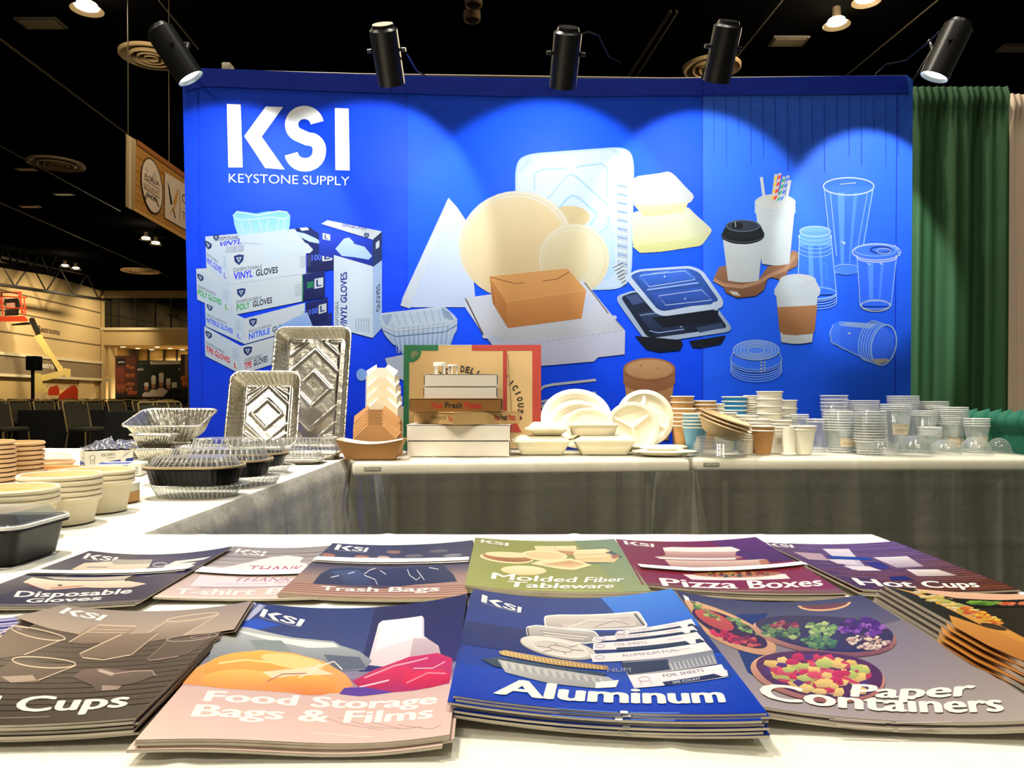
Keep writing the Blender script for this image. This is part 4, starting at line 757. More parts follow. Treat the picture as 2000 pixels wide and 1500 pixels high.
o = thing('added_shade_backing', 'added dark olive sheet behind the back tables, standing in for shade beneath them', 'added shade sheet', (0, 0, 0)); m_backing = mat('shade_backing', (44, 42, 30), .9)  # added dark sheet, put in for the shade under the tables
BACKP = [(-.60, 3.452), (1.975, 3.452), (1.985, 2.90)]
def backingf(u, v):
    s = u*(2.575+.552); x, y = (BACKP[0][0]+s, 3.452+.006*math.sin(s*52)) if s < 2.575 else (1.975+.006*math.sin(s*52), 3.452-(s-2.575))
    return (x, y, .02+.675*v)
MB().grid(backingf, 400, 6).build('cloth', m_backing, o, angle=180); MB().tube([(x, y, .698) for x, y in BACKP], .006, 6).build('shade_backing_top', m_backing, o)
# ---------------------------------------------------------------- product shapes
Z0 = ZT+.0045                                         # products rest on the film
m_kraft = mat('kraft_paper', (178, 130, 78), .75, bump=(180, .15, .002)); m_kraft2 = mat('kraft_light', (206, 156, 96), .75); mat('cream_paper', (250, 238, 206), .6); mat('cream_inside', (252, 226, 160), .6); mat('kraft_rim', (232, 190, 138), .7); mat('kraft_inside', (236, 184, 112), .7); m_white = mat('white_paper', (246, 242, 226), .5); m_wht2 = mat('white_board', (232, 226, 216), .7)
m_brd = mat('kraft_board', (196, 164, 110), .8, bump=(150, .2, .002), noisecol=(300, .5, (162, 126, 76))); m_fiber = mat('molded_fiber', (248, 240, 214), .85, bump=(260, .2, .002)); m_blue = mat('cup_blue', (24, 140, 214), .5); m_lblue = mat('cup_light_blue', (120, 184, 222), .55)
m_foil = mat('aluminum_foil', (222, 218, 204), .20, metal=1, bump=(26, .30, .006)); m_foilw = mat('foil_wall', (226, 222, 208), .26, metal=1, bump=(60, .6, .006))
m_clear = sheer('clear_plastic', (250, 252, 252), .06, .45, (246, 249, 250), .10, .06); m_milk = sheer('cloudy_plastic', (246, 248, 248), .06, .40, (236, 240, 240), .08, .10); m_blk = mat('black_plastic', (4, 4, 4), .35, spec=.3); m_rimc = sheer('clear_rim', (250, 252, 252), .10, .5, (252, 253, 252), .78, .05); m_ribhi = sheer('rib_highlight', (250, 252, 252), .12, .5, (250, 250, 246), .34, .05); m_amber = mat('rim_glint', (196, 170, 130), .3)
m_glossp = mat('gloss_print', (255, 255, 255), .30, vcol=True, spec=.16)
def at(px, D, z=Z0): return Vector(((px-HX)/F*D, D, z))
def cupmesh(rt, rb, h, kind, n=36):
    rr = .0040 if kind in ('cream', 'brown') else .0026; out = [(0, .004), (rb*.94, .004), (rb*.95, 0), (rb, 0), (rt-.0006, h-2.4*rr)]
    inn = [(rt-.0016, h-2.4*rr), (rb-.0014, .007), (0, .007)]; rim = [(rt-.0006, h-2.4*rr), (rt+rr, h-2*rr), (rt+1.35*rr, h-rr), (rt+rr*.7, h-.1*rr), (rt-.2*rr, h-.3*rr), (rt-.0016, h-2.4*rr)]
    return out, inn, rim
CUPM = {'kraft': ('kraft_paper', 'white_paper'), 'cream': ('cream_paper', 'cream_inside', 'cream_paper'), 'brown': ('kraft_light', 'kraft_inside', 'kraft_rim'), 'ripple': ('kraft_light', 'white_paper'), 'white': ('white_paper', 'white_paper'), 'blue': ('cup_blue', 'white_paper'), 'rblue': ('cup_light_blue', 'white_paper')}
def cup(name, label, cat_, loc, rt, rb, h, kind, group=None):
    o = thing(name, label, cat_, loc, group=group); out, inn, rim = cupmesh(rt, rb, h, kind); n = 72 if kind[0] == 'r' else 36
    rib = (lambda r, z, i: .0012*(i % 2) if .006 < z < h-.012 else 0) if kind[0] == 'r' else None
    if kind[0] == 'r': out = out[:4]+[(rb+(rt-rb)*.06, h*.06), (rb+(rt-rb)*.88, h*.88), out[4]]
    MB().lathe(out, n, rib=rib).lathe(inn, n, 1).build('body', [_M[CUPM[kind][0]], _M[CUPM[kind][1]]], o); MB().lathe(rim, n).build('rim', _M[CUPM[kind][-1]], o)
    return o
def clearcup(name, label, cat_, loc, rt, rb, h, group=None, m=None):
    rr = .0022
    prof = [(0, .006), (rb*.8, .006), (rb*.92, .0), (rb, .002), (rb+(rt-rb)*.72, h*.72), (rb+(rt-rb)*.72+.0012, h*.73), (rt-.0004, h-.004), (rt+rr, h-.003), (rt+rr*1.2, h-.0012), (rt, h), (rt-.0008, h-.002)]
    o = MB().lathe(prof[:7], 36).lathe(prof[6:], 36, 1).lathe([(rb*.93, .0005), (rb*1.005, .0005), (rb*1.012, .004)], 36, 1).build(name, [m or m_clear, m_rimc], loc=loc); return tag(o, label, cat_, group)
def nest(make, cx, D, ytop, wpx, n, dz, tap, what, where, kind=None, name='paper_cup', cat_='cup', group=None, jig=.0012):
    """a nested stack: n alike, standing on the table, top rim at image row ytop"""
    p = at(cx, D); r = wpx/2/F*D; top = CZ-(ytop-HY)/F*D; h = top-p.z-(n-1)*dz
    o = None; grp = group or ('nested %s %s' % (what, where))
    for k in range(n):
        lb = ('%s%s %s' % (nth(k, n), what, where)).strip(); q = p+Vector((R.uniform(-jig, jig), R.uniform(-jig, jig), k*dz))
        if o is None:
            o = cup(name, lb, cat_, q, r, r*tap, h, kind, grp if n > 1 else None) if make == 'cup' else clearcup(name, lb, cat_, q, r, r*tap, h, grp if n > 1 else None)
            root = o
        else: top_o = dup(root, q, lb)
    root['h'] = h; root['r'] = r
    return root, h, r
def label_on(o, r0, r1, h, za, zb, half, lay=1):
    """paper sticker wrapped on the front of a tapered cup"""
    def fm(x, y, l):
        z = zb+(za-zb)*y; r = r0+(r1-r0)*z/h+.0012+l*.0002; a = -PI/2+(x-.5)*2*half; return (r*math.cos(a), r*math.sin(a), z)
    a = Art(fm, step=.14); a.poly([(0, 0), (1, 0), (1, 1), (0, 1)], (240, 226, 200)); a.tx('KSI Keystone Supply Inc', (.08, .10), (.92, .10), (0, .12), (70, 60, 50))
    for k, L in enumerate((.45, .8, .5)): a.line((.12, .48+k*.14), (.12+L, .48+k*.14), .05, (150, 134, 112))
    b = a.build('label', mat('sticker', (255, 255, 255), .6, vcol=True), o); b['label'] = 'cream printed sticker'
# ---- right back table: paper cups
nest('cup', 1332, 3.30, 773, 44, 5, .0256, .72, 'ripple kraft cup', 'in the tall stack beside the round plates', 'ripple')
nest('cup', 1337, 3.17, 797, 43, 5, .0175, .74, 'ripple kraft cup', 'in the stack behind the light blue cups', 'ripple')
nest('cup', 1376, 3.32, 782, 44, 6, .016, .74, 'ripple kraft cup', 'in the stack left of the bright blue cups', 'ripple')
nest('cup', 1357, 3.09, 807, 46, 5, .0135, .62, 'light blue ripple cup', 'in the stack left of the tilted bowls', 'rblue')
nest('cup', 1409, 3.35, 788, 34, 4, .0217, .74, 'small white cup', 'just left of the bright blue cups', 'white')
nest('cup', 1434, 3.33, 774, 46, 7, .0192, .74, 'bright blue paper cup', 'in the stack of blue cups', 'blue')
nest('cup', 1474, 3.35, 772, 40, 9, .0098, .78, 'white cup', 'in the close stack right of the blue cups', 'white')
nest('cup', 1503, 3.26, 764, 48, 5, .031, .84, 'white soup cup', 'in the tallest white stack', 'white')
nest('cup', 1536, 3.34, 781, 40, 4, .034, .84, 'white soup cup', 'in the stack right of the tallest white one', 'white')
nest('cup', 1415, 3.18, 805, 46, 2, .0125, .70, 'white tumbler', 'rising behind the tilted bowls', 'white')
nest('cup', 1458, 3.22, 811, 44, 5, .0124, .80, 'white bowl cup', 'in the middle stack below the blue cups', 'white')
nest('cup', 1480, 3.12, 818, 46, 4, .0142, .78, 'white cup', 'in the stack behind the plain kraft cup', 'white')
nest('cup', 1524, 3.17, 820, 44, 2, .0142, .74, 'tall white cup', 'below the white soup cups', 'white')
nest('cup', 1458, 3.02, 843, 38, 4, .0092, .74, 'small white cup', 'beside the clear lids', 'white')
nest('cup', 1490, 2.985, 831, 43, 2, .0165, .70, 'plain kraft cup', 'standing at the front of the cups', 'kraft')
rt_, hh, rr_ = nest('cup', 1516, 3.06, 833, 36, 2, .012, .72, 'white cup with small grey print', 'right behind the plain kraft cup', 'white')
a = Art(lambda x, y, l: ((rr_*.9+.002)*math.cos(-PI/2+x), (rr_*.9+.002)*math.sin(-PI/2+x), y)); 
for k in range(4): a.line((-.2, hh*.62-k*.006), (.45, hh*.62-k*.006), .002, (150, 140, 120))
a.build('print', m_print, rt_)
nest('cup', 1568, 2.99, 831, 47, 2, .0125, .70, 'cream white cup', 'standing alone right of the kraft cup', 'white')
o = cup('paper_cup', 'white cup turned upside down right of the kraft cup', 'cup', at(1540, 2.97, Z0+.106), .027, .020, .106, 'white'); o.rotation_euler = (PI, 0, 0)
# tilted fibre bowls on clear lids
def lidmesh(r, h): return MB().lathe([(0, h), (r*.80, h), (r*.84, h*.93), (r*.90, h*.35), (r*.93, h*.3), (r*.96, h*.1), (r*1.02, h*.06), (r*1.03, 0)], 44)
for k in range(4):
    q = at(1404, 2.935, Z0+.012*k); lb = '%sclear round lid under the tilted fibre bowls' % nth(k, 4)
    if k == 0: l0 = tag(lidmesh(.098, .036).build('round_cover', m_milk, loc=q), lb, 'lid', 'clear lids under the bowls')
    else: dup(l0, q, lb)
for k in range(3):
    q = at(1404, 2.935, Z0+.071)+Vector((.004*k, .0, .0135*k)); lb = '%stan fibre bowl of the tilted nest beside the kraft cup' % nth(k, 3)
    if k == 0:
        b0 = thing('fiber_bowl', lb, 'bowl', q, rot=(.14, .33, 0), group='tilted fibre bowls'); MB().lathe([(0, 0), (.05, 0), (.068, .008), (.095, .048), (.097, .05), (.094, .05), (.066, .011), (.05, .003), (0, .003)], 48).build('shell', mat('tan_fiber', (228, 200, 156), .8, bump=(260, .2, .002)), b0); MB().lathe([(.0935, .049), (.0955, .053), (.099, .052), (.1, .048), (.096, .047)], 48).build('rim', _M['tan_fiber'], b0)
    else: dup(b0, q, lb)
# ---- right back table: clear cups
CC = [(1562, 3.22, 809, 33, 3, .008, .72, 'clear cup', 'in the short stack behind the lone cream cup', None), (1596, 3.16, 818, 42, 2, .010, .72, 'clear cup', 'just right of the lone cream cup', None),
      (1629, 3.32, 772, 50, 5, .0154, .62, 'tall clear cup', 'in the leftmost tall clear stack', None), (1686, 3.32, 782, 58, 7, .009, .66, 'wide clear cup', 'in the back stack before the blue backdrop', None),
      (1645, 3.13, 803, 70, 8, .0104, .72, 'clear deli cup', 'in the labelled stack at left of the clear cups', (.25, .62, .5)), (1699, 3.02, 803, 58, 12, .0105, .80, 'clear deli tub', 'in the many-ringed stack beside the labelled stack', None),
      (1764, 3.34, 773, 57, 6, .0088, .62, 'tall clear cup', 'in the stack at the backdrop right edge', None), (1750, 3.14, 789, 56, 4, .0083, .60, 'clear cup', 'in the labelled stack before the backdrop edge', (.42, .66, .72)),
      (1823, 3.34, 784, 54, 4, .0088, .64, 'clear cup', 'in the back stack before the green drape', None), (1806, 3.21, 802, 46, 3, .0085, .64, 'clear cup', 'in the stack behind the second dome lid', None), (1816, 3.09, 834, 42, 6, .0064, .74, 'small clear cup', 'in the low stack behind the second dome lid', None),
      (1857, 3.2, 795, 61, 9, .0084, .64, 'clear cup', 'in the labelled stack before the green drape', (.14, .46, .66)), (1908, 3.11, 817, 45, 4, .0093, .62, 'clear cup', 'in the rightmost labelled stack', (.22, .58, .85))]
for cx, D, yt_, wpx, n, dz, tap, what, where, lab in CC:
    o, h, r = nest('clear', cx, D, yt_, wpx, n, dz, tap, what, where, name='clear_cup')
    if lab: label_on(o, r*tap, r, h, h*lab[0], h*lab[1], lab[2])
def dome(r, h): return MB().lathe([(0, h)]+[(r*.9*math.sin(t*PI/2/9), h*.16+h*.84*math.cos(t*PI/2/9)) for t in range(1, 10)]+[(r*.92, h*.14), (r*.98, h*.13), (r, h*.08), (r, 0)], 40)
for j, (cx, D, w_, yt_, n, lb) in enumerate(((1722, 2.92, 54, 858, 1, 'faint clear dome lid, leftmost of the row'), (1787, 2.95, 66, 850, 3, 'clear dome lid, second along the row from the left'), (1846, 2.97, 57, 858, 2, 'clear dome lid, third along the row from the left'), (1905, 2.97, 60, 853, 2, 'clear dome lid, fourth along the row from the left'), (1951, 3.05, 48, 855, 1, 'clear dome lid at the far right of the row'))):
    r = w_/2/F*D; h = CZ-(yt_-HY)/F*D-Z0-.006*(n-1)
    for k in range(n):
        l = (nth(k, n)+lb).replace('lid,', 'lid of the nest,') if n > 1 else lb
        if k == 0: d0 = tag(dome(r, h).build('dome_cover', m_milk, loc=at(cx, D)), l, 'lid', 'clear dome lids')
        else: dup(d0, at(cx, D, Z0+.006*k), l)
# ---------------------------------------------------------------- trays and pans
def rrect(w_, l_, r, n):
    """n points round a rounded rectangle with outward normals"""
    r = min(r, w_/2-1e-4, l_/2-1e-4); segs = []; a, b = w_/2-r, l_/2-r; P = 2*(2*a+2*b)+2*PI*r; o = []
    for i in range(n):
        s = P*i/n
        for (L, kind, dat) in ((2*b, 0, ((w_/2, -b), (0, 1), (1, 0))), (PI*r/2, 1, ((a, b), 0)), (2*a, 0, ((a, l_/2), (-1, 0), (0, 1))), (PI*r/2, 1, ((-a, b), PI/2)), (2*b, 0, ((-w_/2, b), (0, -1), (-1, 0))), (PI*r/2, 1, ((-a, -b), PI)), (2*a, 0, ((-a, -l_/2), (1, 0), (0, -1))), (PI*r/2, 1, ((a, -b), 1.5*PI))):
            if s <= L or (kind == 1 and dat[1] == 1.5*PI):
                if kind == 0: (x, y), (dx, dy), nn = dat; o.append((x+dx*s, y+dy*s, nn[0], nn[1]))
                else: (cx, cy), a0 = dat; t = a0+s/r; o.append((cx+r*math.cos(t), cy+r*math.sin(t), math.cos(t), math.sin(t)))
                break
            s -= L
    return o
def ring_(w_, l_, r, n, z, f=None): return [(x+nx*(f(i) if f else 0), y+ny*(f(i) if f else 0), z) for i, (x, y, nx, ny) in enumerate(rrect(w_, l_, r, n))]
def clampr(x, y, w_, l_, r):
    a, b = w_/2-r, l_/2-r; dx, dy = abs(x)-a, abs(y)-b
    if dx > 0 and dy > 0:
        d = math.hypot(dx, dy)
        if d > r: dx, dy = dx*r/d, dy*r/d; x = math.copysign(a+dx, x); y = math.copysign(b+dy, y)
    return x, y
def segd(x, y, s):
    (ax, ay), (bx, by) = s; dx, dy = bx-ax, by-ay; t = max(0, min(1, ((x-ax)*dx+(y-ay)*dy)/(dx*dx+dy*dy))); return math.hypot(x-ax-dx*t, y-ay-dy*t)
def tray(w_, l_, h, inset, r, fl=.010, ribs=0, amp=.0012, n=160, segs=None, eh=.003, ew=.006, lip=.004, steps=((0, 0), (1, 1)), wave=0):
    """rim size w_ x l_; returns wall+flange mesh and floor mesh"""
    f = (lambda i: amp*(1 if (i*ribs//n*1) % 2 else -1)) if ribs else None
    if ribs: f = lambda i: amp*math.sin(2*PI*ribs*i/n)
    g = lambda k: None if not f else (lambda i: f(i)*k); bw, bl = w_-2*fl, l_-2*fl; m = MB(); loops = []
    for (t, q) in ((0, 0),)+tuple(steps[1:-1])+((1, 1),):
        loops.append(ring_(bw-2*inset*(1-q), bl-2*inset*(1-q), max(.006, r-inset*(1-q)*.5), n, h*t, g(1 if 0 < t < 1 else .5)))
    loops.insert(1, ring_(bw-2*inset*.92, bl-2*inset*.92, max(.006, r-inset*.46), n, h*.08, g(1)))
    loops.insert(-1, ring_(bw-2*inset*.06, bl-2*inset*.06, r, n, h*.94, g(1)))
    loops += [ring_(w_-lip, l_-lip, r+fl, n, h+.0015, (lambda i: wave*math.sin(i*2.4)) if wave else None), ring_(w_, l_, r+fl, n, h-.0005), ring_(w_-.001, l_-.001, r+fl, n, h-lip)]
    m.loft(loops); fw, fl_ = bw-2*inset, bl-2*inset; rr0 = max(.006, r-inset*.5)
    def ff(u, v):
        x, y = clampr((u-.5)*fw, (v-.5)*fl_, fw, fl_, rr0); z = 0
        if segs: d = min(segd(x, y, s) for s in segs); z = eh*math.exp(-(d/ew)**2)
        return (x, y, z+.0005)
    nu = 70 if segs else 8; fm = MB().grid(ff, nu, int(nu*fl_/fw)+1)
    return m, fm
def pan(name, label, loc, w_, l_, h, inset, r, rot, ribs, diam=True, group=None, n=260, amp=.0016, cat_='pan', fm=None, wm=None, eh=.0035):
    o = thing(name, label, cat_, loc, rot=rot, group=group); a, b = (w_-2*inset)/2, (l_-2*inset)/2; segs = None
    if diam:
        d = a*.55; segs = [((0, d), (d, 0)), ((d, 0), (0, -d)), ((0, -d), (-d, 0)), ((-d, 0), (0, d))]; e = a*.80
        for s in (-1, 1): segs += [((-e, s*b*.30), (0, s*(b*.30+e*.95))), ((0, s*(b*.30+e*.95)), (e, s*b*.30)), ((-e, s*b*.62), (-e*.35, s*b*.9)), ((e, s*b*.62), (e*.35, s*b*.9)), ((-e, s*b*.9), (-e*.55, s*b*.9)), ((e, s*b*.9), (e*.55, s*b*.9)), ((s*e, -b*.86), (s*e, b*.86))]
    m, f = tray(w_, l_, h, inset, r, ribs=ribs, amp=amp, n=n, segs=segs, eh=eh)
    m.build('wall', wm or m_foilw, o, angle=60); f.build('base', fm or m_foil, o, angle=60); return o
def lean(px, D, lay, deg, rz=0): return at(px, D), (math.radians(90-deg), 0, rz)
# full and half size pans standing against the backdrop
def stand(name, label, px, D, w_, l_, h, inset, r, deg, ribs, rz, **k):
    t = math.radians(90-deg); M3 = Matrix.Rotation(rz, 3, 'Z') @ Matrix.Rotation(t, 3, 'X'); low = min((M3 @ Vector((x, y, z))).z for x in (-w_/2, w_/2) for y in (-l_/2, l_/2) for z in (0, h))
    p = at(px, D); p.z = Z0-low; return pan(name, label, p, w_, l_, h, inset, r, (t, 0, rz), ribs, **k)
stand('foil_pan', 'large full-size foil pan standing against the backdrop', 611, 3.30, .338, .53, .055, .030, .035, 14, 74, -.05)
stand('foil_pan', 'smaller half-size foil pan leaning before the large one', 521, 3.10, .285, .325, .062, .034, .035, 18, 52, .07)
pan('foil_pan', 'deep foil roasting pan tipped up at the far end of the left table', at(338, 2.86, Z0+.075), .285, .25, .075, .04, .035, (.25, 0, .08), 60, diam=False, amp=.0028)
pan('foil_pan', 'shallow foil pan under the tipped roasting pan', at(330, 2.90, Z0+.003), .30, .24, .055, .03, .03, (0, 0, .06), 60, diam=False, amp=.0024)
pan('foil_pan', 'small foil loaf pan beside the foil sheet box', at(305, 2.62, Z0+.003), .15, .11, .045, .02, .018, (0, 0, .15), 40, diam=False, amp=.002); pan('foil_pan', 'small foil loaf pan stacked on another', at(302, 2.63, Z0+.050), .15, .11, .045, .02, .018, (0, .02, .2), 40, diam=False, amp=.002)
pan('foil_pan', 'round-cornered foil pan behind the black trays', at(392, 2.66, Z0+.003), .17, .15, .05, .02, .05, (0, 0, .1), 44, diam=False, amp=.002)
# rectangular clear dome over a tray
def ribmi(d, n, ribs):  # rib crests get a whiter plastic, painting in the light they catch
    if ribs:
        for q in range(min(5*n, len(d.mi))):
            if math.sin(2*PI*ribs*((q % n)+.5)/n) > .45: d.mi[q] = 1
def lidtray(label, loc, w_, l_, hb, hl, r, base, rz, basemat, ribs=46, cat_='food container', lift=0, group=None):
    o = thing('lidded_container', label, cat_, loc, rz, group=group); z = 0
    if base:
        m, f = tray(w_, l_, hb, .009, r, fl=.007, ribs=ribs, amp=.0007, n=200); f.v = list(f.v); m.add(f.v, f.f).build('base_tray', basemat, o, angle=60)
    m, f = tray(w_, l_, hl, .010, r, fl=.012, ribs=ribs, amp=.0022, n=260); d = MB()
    fl_ = lambda vs: [(x, y, hb+.004+hl-z) for x, y, z in vs]
    d.add(fl_(m.v), m.f).add(fl_(f.v), f.f); ribmi(d, 220 if False else 260, ribs); d.build('dome_lid', [m_milk, m_ribhi], o, angle=60)
    c = rrect(w_, l_, r+.012, 90); MB().loft([[(x+nx*a_, y+ny*a_, hb+z_) for x, y, nx, ny in c] for a_, z_ in ((-.003, .001), (.0015, .0005), (.0015, .0045), (-.003, .005))]).build('rim', m_amber if basemat is m_blk and ribs else m_rimc, o); return o
lidtray('clear domed tray of foil in front of the large standing pan', at(606, 2.80, Z0), .225, .17, .020, .048, .02, True, .05, m_foil)
def cleartray(label, loc, w_, l_, h, r, rz=0):
    m, f = tray(w_, l_, h, .012, r, fl=.016, ribs=52, amp=.0012, n=260); m.add(f.v, f.f); ribmi(m, 260, 52); o = m.build('clear_tray', [m_milk, m_ribhi], loc=loc, rz=rz, angle=60); return tag(o, label, 'tray', 'clear ribbed trays')
cleartray('clear ribbed tray under the front black container', at(385, 1.73, Z0), .225, .165, .026, .06)
lidtray('front black container with a clear ribbed dome lid', at(381, 1.73, Z0+.0275), .215, .155, .037, .020, .06, True, 0, m_blk, group='black domed containers')
cleartray('clear ribbed tray under the second black container', at(447, 1.945, Z0), .28, .18, .022, .06)
lidtray('second black container behind the front one, with clear dome', at(428, 1.945, Z0+.0235), .258, .175, .037, .028, .06, True, .02, m_blk, group='black domed containers')
cleartray('clear ribbed tray under the rear black container', at(478, 2.25, Z0), .29, .20, .020, .08)
lidtray('rear wide black container with a large clear dome', at(465, 2.25, Z0+.0215), .285, .21, .034, .042, .09, True, .05, m_blk, group='black domed containers')
lidtray('flat clear lidded foil tray beside the black containers', at(575, 2.60, Z0), .20, .15, .012, .020, .02, True, .06, m_foil)
# black container cut by the left edge
lidtray('black container with clear lid at the left edge', at(-75, 1.055, Z0), .235, .14, .048, .016, .015, True, .02, m_blk, ribs=0)
# ---- left table: paper bowls
def bowls(cx, D, ytop, wpx, n, dz, tap, what, where, kind, nm='paper_bowl'): return nest('cup', cx, D, ytop, wpx, n, dz, tap, what, where, kind, name=nm, cat_='bowl')
bowls(22, 1.215, 950, 156, 3, .0090, .85, 'cream paper bowl', 'of the front nest on the left table', 'cream')
bowls(118, 1.36, 924, 138, 5, .0095, .86, 'cream paper bowl', 'of the middle nest on the left table', 'cream')
bowls(192, 1.50, 915, 122, 3, .0098, .83, 'cream paper bowl', 'of the back nest beside the red cup', 'cream')
bowls(-30, 1.90, 860, 98, 10, .0113, .82, 'kraft paper bowl', 'of the stack cut by the left edge', 'brown'); bowls(30, 2.03, 862, 94, 8, .0122, .82, 'kraft paper bowl', 'of the second stack from the left edge', 'brown')
bowls(110, 2.13, 912, 90, 1, .01, .8, 'low kraft paper bowl', 'before the foil sheet box', 'brown')
o, h, r = bowls(92, 2.27, 900, 92, 1, .01, .8, 'kraft bowl under a clear lid', 'beside the foil sheet box', 'brown')
lidmesh(r*1.02, .022).build('clear_lid', m_milk, o, loc=(0, 0, h-.002))
o, h, r = nest('cup', 243, 1.78, 913, 34, 1, .01, .72, 'small white cup with a red print', 'behind the back white bowls', 'white')
a = Art(lambda x, y, l: ((r*.93+.0035)*math.cos(x-PI/2), (r*.93+.0035)*math.sin(x-PI/2), y), step=.3); a.poly([(-1.2, h*.2), (1.9, h*.2), (1.9, h*.8), (-1.2, h*.8)], (214, 56, 32)); 
for k in range(4): a.line((.95, h*(.3+.11*k)), (1.35, h*(.3+.11*k)), .004, (246, 220, 210))
a.build('print', m_print, o)
for k, (hh, m_, nm, lb) in enumerate(((.022, m_kraft2, 'kraft_cover', 'small kraft round lid beside the back white bowls'), (.018, m_white, 'paper_cover', 'small white round lid lying on the kraft lid'))):
    tag(MB().lathe([(0, hh-.003), (.046, hh-.003), (.048, hh), (.05, hh-.001), (.05, 0), (.047, 0), (.046, hh-.006), (0, hh-.006)], 36).build(nm, m_, loc=at(222, 1.63, Z0+.022*k+.0005)), lb, 'lid')
# ---- foil sheet boxes
def fbox(label, loc, rz, w_, d_, h, face, side):
    o = thing('foil_sheet_box', label, 'box', loc, rz, group='foil sheet boxes'); MB().rbox((w_/2, d_/2, h/2), (w_, d_, h), .0012, 1).build('carton', m_white, o)
    a = Art(lambda x, y, l: (x, -.0006-l*.0003, y)); face(a, w_, h); b = Art(lambda x, y, l: (-.0006-l*.0003, -x, y)); side(b, d_, h)
    a.build('front_print', m_print, o); b.build('end_print', m_print, o); return o
BL2 = (24, 56, 150)
def face1(a, w_, h):
    a.poly([(w_*.28, 0), (w_, 0), (w_, h*.56), (w_*.33, h*.36), (w_*.28, h*.30)], BL2); a.poly([(w_*.72, h*.47), (w_*.86, h*.53), (w_*.80, h*.26)], (236, 236, 230)); a.text('FOIL SHEETS', ((w_*.34, h*.84), (w_*.62, h*.87), (w_*.62, h*.72), (w_*.34, h*.69)), (70, 74, 84)); a.text('200 COUNT', ((w_*.33, h*.30), (w_*.53, h*.36), (w_*.53, h*.25), (w_*.33, h*.19)), (230, 236, 246))
    a.line((w_*.46, h*.60), (w_*.62, h*.62), h*.03, (130, 130, 136))
    for k in range(4): a.line((w_*(.76+.02*k), h*(.62+.06*k)), (w_*(.88+.02*k), h*(.74+.06*k)), h*.014, (150, 154, 160))
    a.ring(w_*.16, h*.64, w_*.055, h*.14, h*.02, (60, 64, 74)); a.line((w_*.12, h*.5), (w_*.12, h*.3), h*.02, (60, 64, 74)); a.line((w_*.2, h*.5), (w_*.2, h*.3), h*.02, (60, 64, 74))
    for k in range(3): a.line((w_*.15, h*(.42-.07*k)), (w_*.18, h*(.42-.07*k)), h*.015, (120, 124, 134))
def side1(b, d_, h):
    b.poly([(0, 0), (-d_*.9, 0), (-d_*.9, h*.38), (0, h*.38)], BL2); b.text('COUNT', ((-.055, h*.28), (-.012, h*.28), (-.012, h*.12), (-.055, h*.12)), (240, 244, 250), bold=.03); b.text('0 3/4"', ((-.050, h*.66), (-.014, h*.66), (-.014, h*.54), (-.050, h*.54)), (50, 52, 60)); b.text('x 27.3cm', ((-.046, h*.48), (-.010, h*.48), (-.010, h*.42), (-.046, h*.42)), (120, 120, 126))
p = T(165, 914, Z0); fbox('blue and white foil sheet box with crumpled wrap on top', at(165, 2.34), .62, .135, .115, .055, face1, side1)
def face2(a, w_, h): a.poly([(0, 0), (w_*.75, 0), (w_*.7, h*.9), (0, h*.7)], BL2); a.text('WAX ME', ((w_*.45, h*.55), (w_*.66, h*.62), (w_*.66, h*.25), (w_*.45, h*.18)), (230, 236, 246)); [a.line((w_*.86, h*(.2+.16*k)), (w_*.94, h*(.22+.16*k)), h*.06, (120, 124, 134)) for k in range(4)]
def face2(a, w_, h): a.poly([(0, 0), (w_*.75, 0), (w_*.7, h*.9), (0, h*.7)], BL2); [a.line((w_*.46, h*(.25+.2*k)), (w_*.66, h*(.3+.2*k)), h*.09, (220, 228, 242)) for k in range(2)]; [a.line((w_*.86, h*(.2+.16*k)), (w_*.94, h*(.22+.16*k)), h*.06, (120, 124, 134)) for k in range(4)]
o = fbox('lower foil sheet box lying before the crumpled wrap box', at(187, 2.13), .25, .115, .10, .034, face2, lambda b, d_, h: b.poly([(0, 0), (-d_, 0), (-d_, h*.5), (0, h*.5)], BL2))
a = Art(lambda x, y, l: (x, y, .0346+l*.0003)); a.poly([(.004, .004), (.082, .004), (.082, .06), (.004, .06)], BL2); a.line((.02, .03), (.07, .03), .006, (214, 222, 240)); a.build('top_print', m_print, o)
def crum(u, v):
    x, y = (u-.5)*.15, (v-.5)*.12; e = max(0, 1-(2*abs(u-.5))**2)*max(0, 1-(2*abs(v-.5))**2)
    q = Vector((x*38, y*38, 2.5)); return (x+.010*noise.noise(q), y+.010*noise.noise(q+Vector((9, 0, 0))), .002+.030*e*(.6+abs(noise.noise(q*.7)))+.010*abs(noise.noise(q*1.6)))
c0 = at(165, 2.34, Z0+.056); c0 += Vector((.025, .095, 0)); tag(MB().grid(crum, 60, 50).build('plastic_wrap', mat('grey_wrap', (126, 128, 140), .25, metal=.4), loc=c0, rz=.62, angle=20), 'crumpled silvery wrap on top of the foil sheet box', 'wrap')
